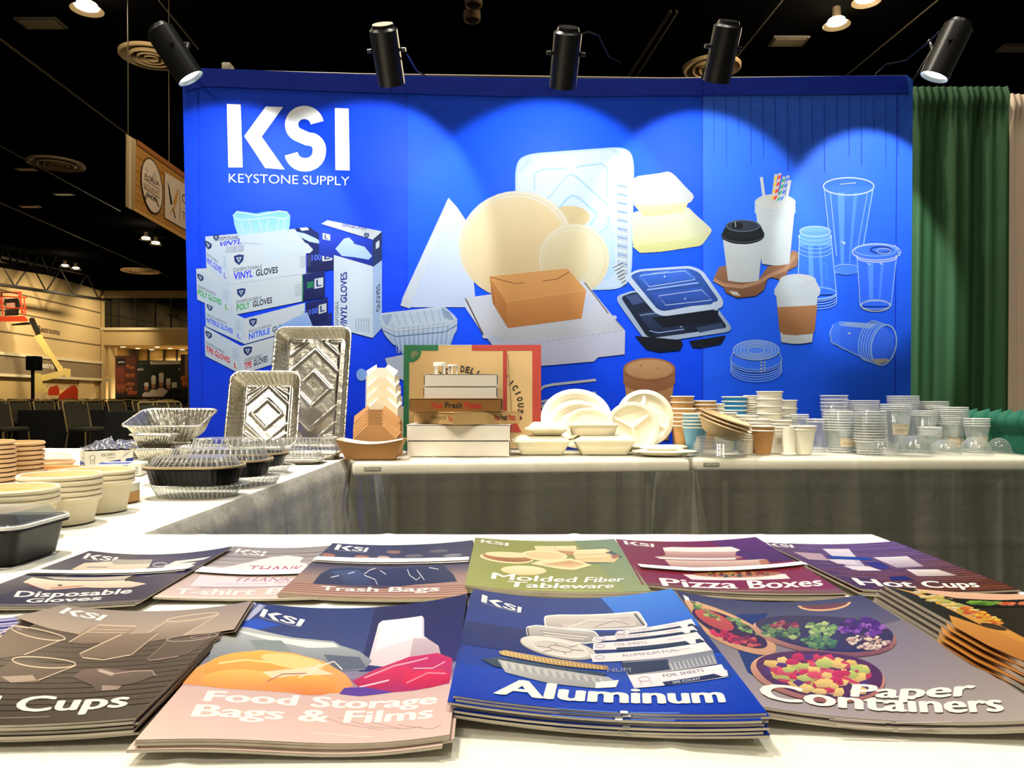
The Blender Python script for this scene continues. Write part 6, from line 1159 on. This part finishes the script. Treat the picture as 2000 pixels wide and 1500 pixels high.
def g_hot(a, c):
    full(a, c, (96, 66, 92), (74, 38, 32)); r_ = random.Random(5)
    for k in range(26):
        v = k/26; u0 = r_.uniform(0, .3); p, q = lerp2(c[0], c[3], v), lerp2(c[1], c[2], v); a.stroke([lerp2(p, q, u0+(.985-u0)*u/6) for u in range(7)], r_.uniform(.8, 2.2), mixc((120, 96, 150), (130, 70, 44), min(1, v*1.2+r_.uniform(-.2, .2))))
    ksi(a, ((1495, 1061), (1546, 1061), (1552, 1068), (1503, 1068))); CW_ = (236, 228, 232)
    a.poly([(1606, 1068), (1658, 1068), (1700, 1110), (1668, 1112)], CW_, (180, 168, 190)); a.poly([(1552, 1078), (1606, 1079), (1622, 1094), (1584, 1094)], (190, 160, 160)); a.poly([(1616, 1083), (1700, 1086), (1710, 1092), (1628, 1090)], (34, 60, 140)); a.poly([(1618, 1091), (1668, 1091), (1682, 1101), (1640, 1100)], (226, 214, 220)); a.poly([(1650, 1105), (1700, 1104), (1726, 1112), (1680, 1113)], CW_); a.poly([(1708, 1086), (1776, 1086), (1810, 1106), (1756, 1107)], CW_, (170, 150, 160)); a.poly([(1690, 1096), (1720, 1094), (1746, 1108), (1720, 1110)], (50, 40, 110)); a.poly([(1774, 1110), (1836, 1112), (1874, 1124), (1796, 1123)], (244, 236, 232), (190, 170, 166)); a.poly([(1740, 1124), (1770, 1122), (1790, 1130), (1742, 1131)], (34, 30, 90))
    title(a, 'Hot Cups', ((1667, 1129), (1904, 1134), (1918, 1148), (1688, 1147)))
def f_cold(a, c):
    full(a, c, (74, 56, 50), (34, 22, 18)); a.poly([c[0], c[1], (452, 1240), (330, 1239), (190, 1237), (90, 1228), (22, 1217), (60, 1205)], (150, 138, 130), (178, 158, 142)); r_ = random.Random(8)
    for k in range(14):
        v = .30+.045*k; p, q = lerp2(c[0], c[3], v), lerp2(c[1], c[2], v); a.stroke([lerp2(p, q, u/6) for u in range(7)], r_.uniform(1, 3), mixc((78, 58, 48), (28, 18, 16), min(1, v+r_.uniform(-.2, .2))))
    ksi(a, ((131, 1185.5), (208, 1191), (190, 1203), (112, 1197))); OL = (222, 198, 172); T1 = (120, 100, 88)
    a.poly([(322, 1201), (424, 1196), (352, 1238), (250, 1252)], (176, 160, 146), (116, 98, 86)); a.ring(372, 1197, 52, 6.5, 2, OL, -4); a.line((321, 1201), (262, 1240), 1.6, OL); a.line((425, 1196), (350, 1238), 1.6, OL); a.poly([(160, 1222), (185, 1211), (258, 1211), (262, 1216), (212, 1247), (150, 1252), (124, 1250)], (170, 148, 130), (110, 88, 74)); a.line((186, 1212), (260, 1212), 2, OL); a.line((124, 1250), (184, 1214), 1.4, OL); a.line((172, 1222), (244, 1220), 1.2, OL); a.line((160, 1228), (238, 1226), 1.2, OL)
    a.poly([(228, 1230), (300, 1227), (300, 1232), (262, 1262), (244, 1276), (160, 1284), (143, 1274)], (132, 112, 98), (96, 76, 66)); a.stroke([(230, 1230), (144, 1272), (150, 1280), (190, 1284), (244, 1275)], 2, OL); a.line((300, 1230), (246, 1275), 1.6, OL)
    a.poly([(318, 1244), (420, 1246), (350, 1284), (300, 1292), (276, 1288)], (70, 54, 48)); a.ring(368, 1246, 52, 7, 1.8, (170, 150, 138)); a.ring(384, 1246, 20, 3, 1.4, (150, 130, 120)); a.line((318, 1250), (276, 1288), 1.2, (150, 126, 112)); a.line((420, 1250), (350, 1284), 1.2, (150, 126, 112)); a.line((280, 1290), (340, 1286), 2, (160, 140, 126))
    a.poly([(14, 1236), (116, 1242), (40, 1280), (-60, 1300)], (96, 76, 66)); a.ring(66, 1240, 52, 8, 2, OL, 4); a.line((12, 1236), (-40, 1270), 1.6, OL); a.line((117, 1244), (36, 1280), 1.6, OL); a.poly([(14, 1290), (134, 1294), (60, 1330), (-40, 1332)], (84, 64, 56)); a.ring(74, 1292, 62, 9.5, 2.2, OL, 1); a.line((136, 1296), (62, 1326), 1.6, OL); a.poly([(-10, 1322), (52, 1316), (60, 1326), (10, 1332)], (170, 148, 130))
    a.poly([(130, 1318), (150, 1304), (190, 1301), (240, 1309), (286, 1310), (296, 1322), (262, 1334), (215, 1340), (180, 1350), (170, 1336)], (104, 84, 78), (58, 42, 40)); a.stroke([(178, 1303), (210, 1314), (250, 1310), (288, 1312), (296, 1324)], 2, (176, 150, 140)); a.poly([(185, 1303), (215, 1313), (208, 1318), (180, 1308)], (190, 166, 156)); a.poly([(190, 1336), (230, 1340), (222, 1346), (190, 1347)], (150, 128, 120))
    title(a, 'Cold Cups', ((-216, 1359), (251, 1353), (236, 1390), (-238, 1397)), (254, 246, 232)); a.line((-60, 1397), (94, 1393), 1.6, (140, 124, 110))
def f_food(a, c):
    full(a, c, (40, 52, 104), (232, 202, 190)); a.poly(strip(c, 0, .42), (30, 46, 96), (74, 80, 116)); a.poly([lerp2(c[0], c[1], .55), c[1], lerp2(c[1], c[2], .5), lerp2(lerp2(c[0], c[3], .5), lerp2(c[1], c[2], .5), .6)], (26, 22, 40), (52, 48, 92)); a.poly(strip(c, .62, 1), (214, 182, 172), (236, 204, 190)); a.poly(strip(c, .55, .63), (120, 96, 120), (206, 170, 170)); a.poly([(495, 1177), (518, 1180), (478, 1216), (450, 1230)], (186, 188, 214)); a.poly([(470, 1216), (500, 1206), (540, 1214), (500, 1228), (452, 1232)], (40, 80, 190))
    ksi(a, ((512, 1186), (588, 1199), (578, 1214), (503, 1201)))
    a.poly([(730, 1204), (738, 1198), (818, 1194), (822, 1200), (822, 1238), (852, 1262), (858, 1284), (780, 1300), (706, 1290), (714, 1262)], (246, 240, 246), (222, 206, 210)); a.poly([(738, 1200), (816, 1196), (820, 1236), (760, 1250), (722, 1262)], (252, 250, 254), (238, 232, 244)); a.line((820, 1198), (820, 1238), 2, (190, 184, 214)); a.poly([(800, 1240), (830, 1244), (852, 1264), (858, 1284), (790, 1288)], (206, 190, 194), (190, 160, 166))
    a.poly([(430, 1228), (480, 1226), (560, 1238), (640, 1242), (652, 1250), (690, 1262), (716, 1282), (700, 1300), (640, 1304), (560, 1296), (440, 1290), (398, 1300)], (196, 200, 196), (120, 126, 124)); a.poly([(440, 1232), (560, 1242), (640, 1246), (650, 1254), (590, 1258), (500, 1244)], (242, 240, 236)); a.poly([(480, 1250), (540, 1246), (560, 1270), (500, 1280)], (140, 150, 140)); a.poly([(620, 1270), (690, 1274), (705, 1296), (640, 1302)], (96, 104, 108))
    OR1, OR2, OR3 = (250, 190, 60), (240, 150, 40), (255, 214, 130); a.poly([(352, 1342), (380, 1310), (430, 1284), (500, 1268), (560, 1270), (620, 1284), (664, 1310), (678, 1330), (650, 1346), (560, 1350), (440, 1348)], (246, 186, 90), (236, 150, 60)); a.ell(470, 1302, 78, 28, OR1, rot=-10, c2=OR2); a.ell(450, 1328, 66, 18, (252, 196, 80), rot=-6, c2=(238, 150, 50)); a.ell(580, 1330, 64, 22, OR1, rot=4, c2=(230, 130, 30)); a.ell(560, 1288, 60, 14, OR3, rot=6); a.poly([(500, 1312), (600, 1296), (640, 1310), (560, 1316), (520, 1324)], (250, 222, 180)); a.stroke([(590, 1302), (640, 1284), (656, 1300)], 2.6, (250, 232, 214)); a.stroke([(420, 1300), (470, 1290), (520, 1292)], 3, (255, 226, 150)); a.stroke([(510, 1330), (540, 1314), (590, 1310)], 2, (170, 90, 60)); a.stroke([(610, 1290), (600, 1304), (570, 1320)], 2, (255, 244, 220))
    a.poly([(676, 1322), (720, 1300), (790, 1278), (850, 1276), (882, 1292), (876, 1340), (800, 1346), (700, 1346)], (206, 50, 76), (176, 40, 84)); a.ell(745, 1318, 58, 18, (222, 50, 70), rot=-10, c2=(180, 30, 60)); a.ell(826, 1326, 50, 18, (228, 46, 60), c2=(190, 26, 50)); a.ell(826, 1290, 40, 12, (196, 40, 84)); a.stroke([(700, 1316), (760, 1294), (830, 1284)], 3, (242, 170, 180)); a.stroke([(786, 1330), (830, 1314), (868, 1320)], 2.4, (246, 150, 160)); a.stroke([(800, 1302), (840, 1306), (866, 1296)], 1.8, (250, 200, 206)); a.stroke([(690, 1334), (750, 1322)], 3, (246, 210, 214)); a.poly([(660, 1336), (700, 1334), (760, 1346), (690, 1352), (650, 1348)], (96, 60, 150))
    for k in range(4): a.stroke([(590+60*k, 1384+8*k), (660+60*k, 1404+6*k), (740+40*k, 1416)], 1.4, (196, 160, 156))
    title(a, 'Food Storage', ((401, 1353), (851, 1356), (846, 1381), (388, 1379)), (255, 246, 240), .05); title(a, 'Bags & Films', ((380, 1380), (843, 1380), (838, 1408), (364, 1410)), (255, 246, 240), .05); a.line((596, 1421), (720, 1428), 1.4, (246, 226, 220))
def f_alu(a, c):
    full(a, c, (30, 58, 128), (20, 66, 180)); a.poly([lerp2(c[0], c[1], .62), c[1], lerp2(c[1], c[2], .55), lerp2(lerp2(c[0], c[3], .5), lerp2(c[1], c[2], .5), .72)], (60, 130, 226), (20, 70, 190)); a.poly(strip(c, .70, 1), (18, 70, 186), (6, 50, 176)); a.poly(strip(c, .30, .52), (24, 46, 104), (18, 40, 110)); ksi(a, ((940, 1158), (1012, 1173), (1010, 1184), (938, 1172)))
    SV, SD = (222, 216, 210), (120, 120, 124); q = a.rr([(1054, 1188), (1082, 1184), (1240, 1183), (1258, 1212), (1222, 1214), (1056, 1210)], 6); a.poly(q, SV, (176, 168, 164)); a.stroke(q, 2.6, (250, 248, 242), True); a.poly(a.rr([(1084, 1194), (1222, 1190), (1236, 1208), (1090, 1210)], 5), (196, 184, 178), (214, 206, 200)); a.stroke([(1100, 1208), (1140, 1193), (1200, 1196)], 1.6, (250, 244, 236)); a.stroke([(1150, 1208), (1190, 1196), (1220, 1206)], 1.4, (150, 140, 136)); a.stroke([(1232, 1186), (1250, 1210)], 4, (90, 90, 92))
    q = a.rr([(1020, 1212), (1040, 1207), (1150, 1216), (1166, 1236), (1130, 1240), (1022, 1230)], 5); a.poly(q, (206, 202, 198), (150, 146, 144)); a.stroke(q, 2.2, (246, 244, 240), True); a.poly([(1046, 1216), (1140, 1222), (1148, 1234), (1050, 1230)], (170, 164, 160)); a.line((1050, 1220), (1138, 1228), 1.4, (244, 240, 232)); a.line((1054, 1226), (1130, 1232), 1.2, (244, 240, 232)); a.line((1022, 1214), (1024, 1230), 3, (70, 72, 78))
    a.ell(1080, 1252, 73, 19, (150, 146, 142), rot=9); a.ell(1080, 1250, 72, 18.5, (240, 234, 226), rot=9, c2=(190, 182, 176)); a.ell(1084, 1252, 54, 14, (206, 198, 192), rot=9, c2=(230, 224, 218)); a.ring(1084, 1252, 54, 14, 1.6, (250, 246, 240), 9)
    for k in range(6): t = k*PI/3+.3; a.line((1084+22*math.cos(t), 1252+5*math.sin(t)), (1084+46*math.cos(t), 1252+11.5*math.sin(t)), 1.4, (120, 114, 112))
    a.ring(1084, 1252, 22, 5.5, 1.4, (130, 124, 120), 9)
    BXS = [((1196, 1217), (1350, 1209), (1358, 1221), (1190, 1225)), ((1150, 1227), (1352, 1222), (1362, 1232), (1144, 1236)), ((1148, 1240), (1360, 1234), (1376, 1252), (1146, 1254)), ((1140, 1262), (1376, 1254), (1392, 1272), (1146, 1278))]
    for i, bq in enumerate(BXS):
        a.poly(list(bq), (244, 236, 238), (230, 222, 228)); h = homog(SQ, bq); a.text('FOIL SHEETS' if i < 3 else 'ALUMINUM FOIL', (h(.24+.04*(i == 3), .22), h(.55+.2*(i == 3), .22), h(.56+.2*(i == 3), .52), h(.24+.04*(i == 3), .52)), (70, 70, 84))
        if i < 3: a.poly([h(.26, .78), h(.98, .72), h(1, 1.12), h(.24, 1.16)], (22, 40, 60)); 
        a.ring(h(.08, .45)[0], h(.08, .45)[1], 9, 3.4, 1, (110, 90, 130)); a.line(h(.74, .40), h(.86, .36), 1, (190, 150, 160)); a.poly([h(.86, .5), h(.96, .45), h(.93, 1.1), h(.89, 1.1)], (240, 236, 240))
    a.poly([(1204, 1278), (1390, 1270), (1400, 1296), (1214, 1306)], (120, 124, 134), (170, 172, 178)); a.poly([(1200, 1280), (1296, 1278), (1300, 1298), (1216, 1304)], (36, 44, 66)); a.text('NUM', ((1174, 1290), (1220, 1290), (1220, 1298), (1174, 1298)), (150, 150, 160))
    for k in range(22): a.line((1296+k*4.4, 1286-k*.3), (1302+k*4.4, 1300-k*.3), 1.2, (226, 228, 230) if k % 2 else (120, 124, 130))
    a.poly([(968, 1266), (980, 1262), (1100, 1276), (1176, 1286), (1172, 1294), (1080, 1286), (972, 1272)], (206, 176, 110), (160, 120, 60)); a.poly([(936, 1284), (975, 1276), (1080, 1288), (1172, 1300), (1160, 1310), (1040, 1302), (960, 1296)], (60, 84, 96), (30, 50, 70)); a.poly([(966, 1282), (1090, 1296), (1176, 1308), (1196, 1320), (1150, 1330), (1060, 1322), (980, 1306)], (206, 206, 204), (150, 150, 152)); a.poly([(1150, 1318), (1196, 1314), (1190, 1328), (1150, 1330)], (240, 240, 238))
    for k in range(26): a.line((976+k*7.4, 1264+k*.9), (979+k*7.4, 1273+k*.8), 1.3, (250, 230, 180)); a.line((970+k*7.6, 1284+k*1.05), (974+k*7.6, 1297+k*.9), 1.3, (240, 240, 236) if k % 2 else (120, 122, 124))
    bq = ((1214, 1306), (1408, 1298), (1422, 1322), (1226, 1331)); h = homog(SQ, bq); a.poly(list(bq), (246, 238, 242), (232, 224, 232)); a.text('FOIL SHEETS', (h(.34, .14), h(.78, .10), h(.78, .34), h(.34, .38)), (90, 86, 100), bold=.01); a.ring(*h(.14, .38), 11, 4.5, 1.2, (150, 110, 140)); a.line(h(.09, .5), h(.09, .8), 1.2, (150, 110, 140)); a.line(h(.19, .5), h(.19, .8), 1.2, (150, 110, 140)); a.poly([h(.30, .72), h(1.0, .58), h(1.02, .96), h(.31, 1.0)], (24, 36, 70)); a.text('500 COUNT', (h(.40, .76), h(.70, .72), h(.70, .88), h(.40, .92)), (200, 204, 216), bold=.02); a.poly([h(.84, .5), h(1.02, .48), h(1.0, .9), h(.94, .94)], (236, 230, 238))
    title(a, 'Aluminum', ((975, 1318), (1402, 1340), (1409, 1368), (962, 1350)), (255, 252, 240), .05); a.line((1074, 1370), (1192, 1376), 1.6, (90, 130, 220)); a.poly([(1197, 1373), (1212, 1374), (1212, 1379), (1197, 1378)], (230, 236, 250)); a.line((1216, 1377), (1316, 1381), 1.6, (110, 146, 226))
def f_paper(a, c):
    full(a, c, (104, 98, 104), (176, 162, 156)); a.poly([c[0], c[1], lerp2(c[1], c[2], .20), lerp2(c[0], c[3], .34)], (58, 60, 84), (110, 102, 106)); a.poly([(1440, 1186), (1500, 1180), (1480, 1216), (1500, 1240), (1470, 1260), (1430, 1200)], (24, 44, 100), (44, 60, 110)); a.poly([(1440, 1262), (1500, 1262), (1476, 1300), (1480, 1320), (1460, 1310)], (30, 50, 104)); ksi(a, ((1334, 1160), (1407, 1184), (1402, 1193), (1340, 1176)))
    KB = (226, 176, 124); a.poly(a.epts(1610, 1168, 52, 11, 2, 0, 180), KB); a.poly(a.epts(1610, 1168, 46, 8, 2, 0, 180), (110, 60, 40))
    e1 = [p for p in a.epts(1418, 1220, 104, 34, 21)]; e1 = [(max(p[0], 1330+(p[1]-1165)*.66), p[1]) for p in e1]; a.poly(e1, KB, (200, 150, 100)); a.ell(1425, 1220, 78, 25, (52, 26, 34), rot=21); a.ell(1395, 1205, 40, 16, (206, 92, 60), rot=20, c2=(176, 70, 50)); bits(a, 1378, 1190, 34, 9, 30, [(150, 190, 80), (190, 214, 110), (90, 130, 50)], 26, 6, 11); bits(a, 1456, 1212, 42, 10, 24, [(110, 160, 80), (150, 190, 100)], 24, 6, 12); bits(a, 1420, 1238, 36, 11, 16, [(206, 30, 60), (230, 50, 80), (150, 20, 50)], 26, 8, 13); bits(a, 1462, 1242, 26, 11, 10, [(190, 60, 50), (214, 96, 70), (140, 40, 40)], 20, 7, 14)
    a.ell(1610, 1227, 142, 36, (236, 190, 140), rot=7, c2=(120, 70, 56)); a.ell(1614, 1225, 130, 29, (46, 40, 58), rot=7); a.ell(1610, 1219, 136, 30, (60, 50, 60), rot=7)
    bits(a, 1525, 1216, 44, 18, 0, [(120, 160, 70), (90, 130, 60), (180, 200, 110), (60, 90, 50)], 50, 9, 21); bits(a, 1532, 1204, 34, 8, 0, [(150, 50, 60), (110, 40, 50), (190, 90, 80)], 26, 6, 22); bits(a, 1600, 1214, 34, 16, 0, [(150, 190, 90), (110, 150, 70), (196, 216, 130)], 40, 9, 23); bits(a, 1602, 1238, 42, 13, 8, [(90, 140, 70), (60, 110, 56), (120, 170, 84)], 60, 6, 24); bits(a, 1680, 1214, 52, 16, 8, [(120, 60, 160), (86, 40, 120), (160, 100, 190), (70, 30, 90)], 60, 8, 25); bits(a, 1694, 1242, 48, 14, 8, [(232, 206, 180), (196, 160, 140), (246, 230, 210), (110, 60, 80)], 90, 5, 26)
    a.ell(1597, 1308, 132, 52, (240, 192, 136), rot=4, c2=(150, 90, 70)); a.ell(1602, 1307, 121, 44, (70, 34, 50), rot=4); a.ell(1600, 1300, 124, 44, (84, 40, 54), rot=4)
    bits(a, 1600, 1304, 116, 42, 4, [(206, 40, 60), (226, 70, 84), (240, 200, 90), (250, 220, 130), (190, 210, 90), (90, 50, 110), (214, 60, 70), (246, 214, 120)], 120, 15, 31); bits(a, 1600, 1300, 90, 30, 4, [(216, 44, 62), (250, 214, 110), (236, 84, 90), (200, 214, 90)], 36, 18, 32)
    title(a, 'Paper', ((1668, 1321), (1903, 1325), (1899, 1359), (1662, 1354)), (255, 246, 238), .05); title(a, 'Containers', ((1490, 1329), (1950, 1353), (1959, 1383), (1486, 1364)), (255, 246, 238), .05); a.line((1630, 1391), (1740, 1394), 1.4, (206, 192, 186)); a.line((1750, 1394), (1860, 1394), 1.4, (216, 204, 198))
def f_right(a, c):
    full(a, c, (40, 34, 26), (22, 18, 14)); a.poly([lerp2(c[0], c[1], .12), c[1], lerp2(c[1], c[2], .10), (2000, 1176), (1870, 1172), (1800, 1158)], (236, 190, 160), (226, 176, 146)); a.poly([(1742, 1149), (1800, 1162), (1870, 1190), (1980, 1238), (2080, 1290), (2090, 1302), (1960, 1246), (1850, 1191), (1790, 1165)], (230, 170, 84), (206, 140, 60)); h = homog(SQ, c)
    bits(a, 1880, 1194, 120, 9, 22, [(240, 206, 110), (250, 226, 150), (226, 190, 60), (190, 200, 100), (244, 230, 190)], 90, 9, 41); bits(a, 1950, 1222, 60, 8, 24, [(226, 96, 50), (246, 200, 60), (236, 150, 60)], 30, 9, 42); a.poly([(1850, 1176), (1900, 1178), (2000, 1172), (2060, 1180), (2060, 1196), (1920, 1200)], (20, 18, 16)); bits(a, 1930, 1186, 40, 5, 0, [(100, 160, 50), (140, 190, 70), (70, 120, 40)], 30, 8, 43); bits(a, 1985, 1187, 30, 5, 0, [(226, 90, 60), (240, 130, 90)], 18, 8, 44)
    a.poly([(1900, 1228), (2000, 1262), (2080, 1300), (2080, 1330), (1980, 1290), (1920, 1256)], (214, 150, 70), (180, 110, 50)); a.ell(1985, 1250, 26, 5, (60, 44, 30), rot=14)
def f_left(a, c):
    full(a, c, (230, 228, 240), (120, 120, 180))
    for k in range(6): a.stroke([lerp2(lerp2(c[0], c[3], .02+.03*k), lerp2(c[1], c[2], .02+.03*k), u/4) for u in range(5)], 4, (40, 40, 140) if k % 2 else (150, 146, 200))
G_ = 'stacked catalogs on the foreground table'
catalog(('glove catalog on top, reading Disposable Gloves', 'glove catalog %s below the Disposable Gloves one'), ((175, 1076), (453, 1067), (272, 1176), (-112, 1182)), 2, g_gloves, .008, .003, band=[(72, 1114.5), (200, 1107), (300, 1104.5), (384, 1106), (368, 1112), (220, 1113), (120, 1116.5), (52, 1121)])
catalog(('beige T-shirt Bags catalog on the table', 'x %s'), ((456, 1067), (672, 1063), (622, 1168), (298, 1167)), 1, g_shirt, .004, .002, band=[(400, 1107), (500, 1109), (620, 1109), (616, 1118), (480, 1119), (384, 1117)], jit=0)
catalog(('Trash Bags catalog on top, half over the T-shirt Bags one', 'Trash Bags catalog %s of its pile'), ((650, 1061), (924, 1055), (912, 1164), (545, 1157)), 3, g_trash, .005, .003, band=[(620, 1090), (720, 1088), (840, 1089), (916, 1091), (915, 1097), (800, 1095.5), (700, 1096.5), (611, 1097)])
catalog(('olive green Molded Fiber Tableware catalog on top of its pile', 'Molded Fiber Tableware catalog %s of its pile'), ((928, 1050), (1200, 1053), (1272, 1155), (908, 1143)), 5, g_fiber, .004, .004)
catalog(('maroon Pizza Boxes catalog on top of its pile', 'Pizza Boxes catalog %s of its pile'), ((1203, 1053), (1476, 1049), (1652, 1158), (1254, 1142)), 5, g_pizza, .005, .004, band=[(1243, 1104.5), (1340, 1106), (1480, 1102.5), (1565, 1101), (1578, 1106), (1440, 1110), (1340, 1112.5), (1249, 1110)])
catalog(('purple-brown Hot Cups catalog on top of its pile', 'Hot Cups catalog %s of its pile'), ((1490, 1059), (1748, 1058), (1992, 1152), (1680, 1150)), 4, g_hot, .004, .003)
catalog(('blue streaked catalog at the left edge, mostly out of view', 'blue streaked catalog %s of the left edge pile'), ((-170, 1201), (88, 1196), (-90, 1405), (-480, 1425)), 2, f_left, .005, .003)
catalog(('dark brown clear cups catalog on top, its title ending in Cups', 'clear cups catalog %s of its pile'), ((124, 1182), (492, 1174), (264, 1402), (-230, 1412)), 7, f_cold, .008, .003)
catalog(('Food Storage Bags & Films catalog on top of its pile', 'Food Storage Bags & Films catalog %s of its pile'), ((496, 1177), (912, 1160), (878, 1436), (264, 1446)), 4, f_food, .010, .003, wave=.004, jit=.004)
catalog(('bright blue Aluminum catalog on top of its pile', 'Aluminum catalog %s of its pile'), ((924, 1150), (1312, 1150), (1497, 1393), (885, 1359)), 9, f_alu, .010, .005, jit=.003)
catalog(('grey Paper Containers catalog on top of its pile', 'Paper Containers catalog %s of its pile'), ((1318, 1153), (1682, 1162), (2075, 1404), (1484, 1380)), 4, f_paper, .010, .006)
catalog(('black food catalog on top of the slanting right edge pile', 'black food catalog %s of the slanting right edge pile'), ((1728, 1144), (2120, 1160), (2480, 1400), (2088, 1342)), 7, f_right, .004, .003, t=.0034, fan=(-.0034, -.0005))
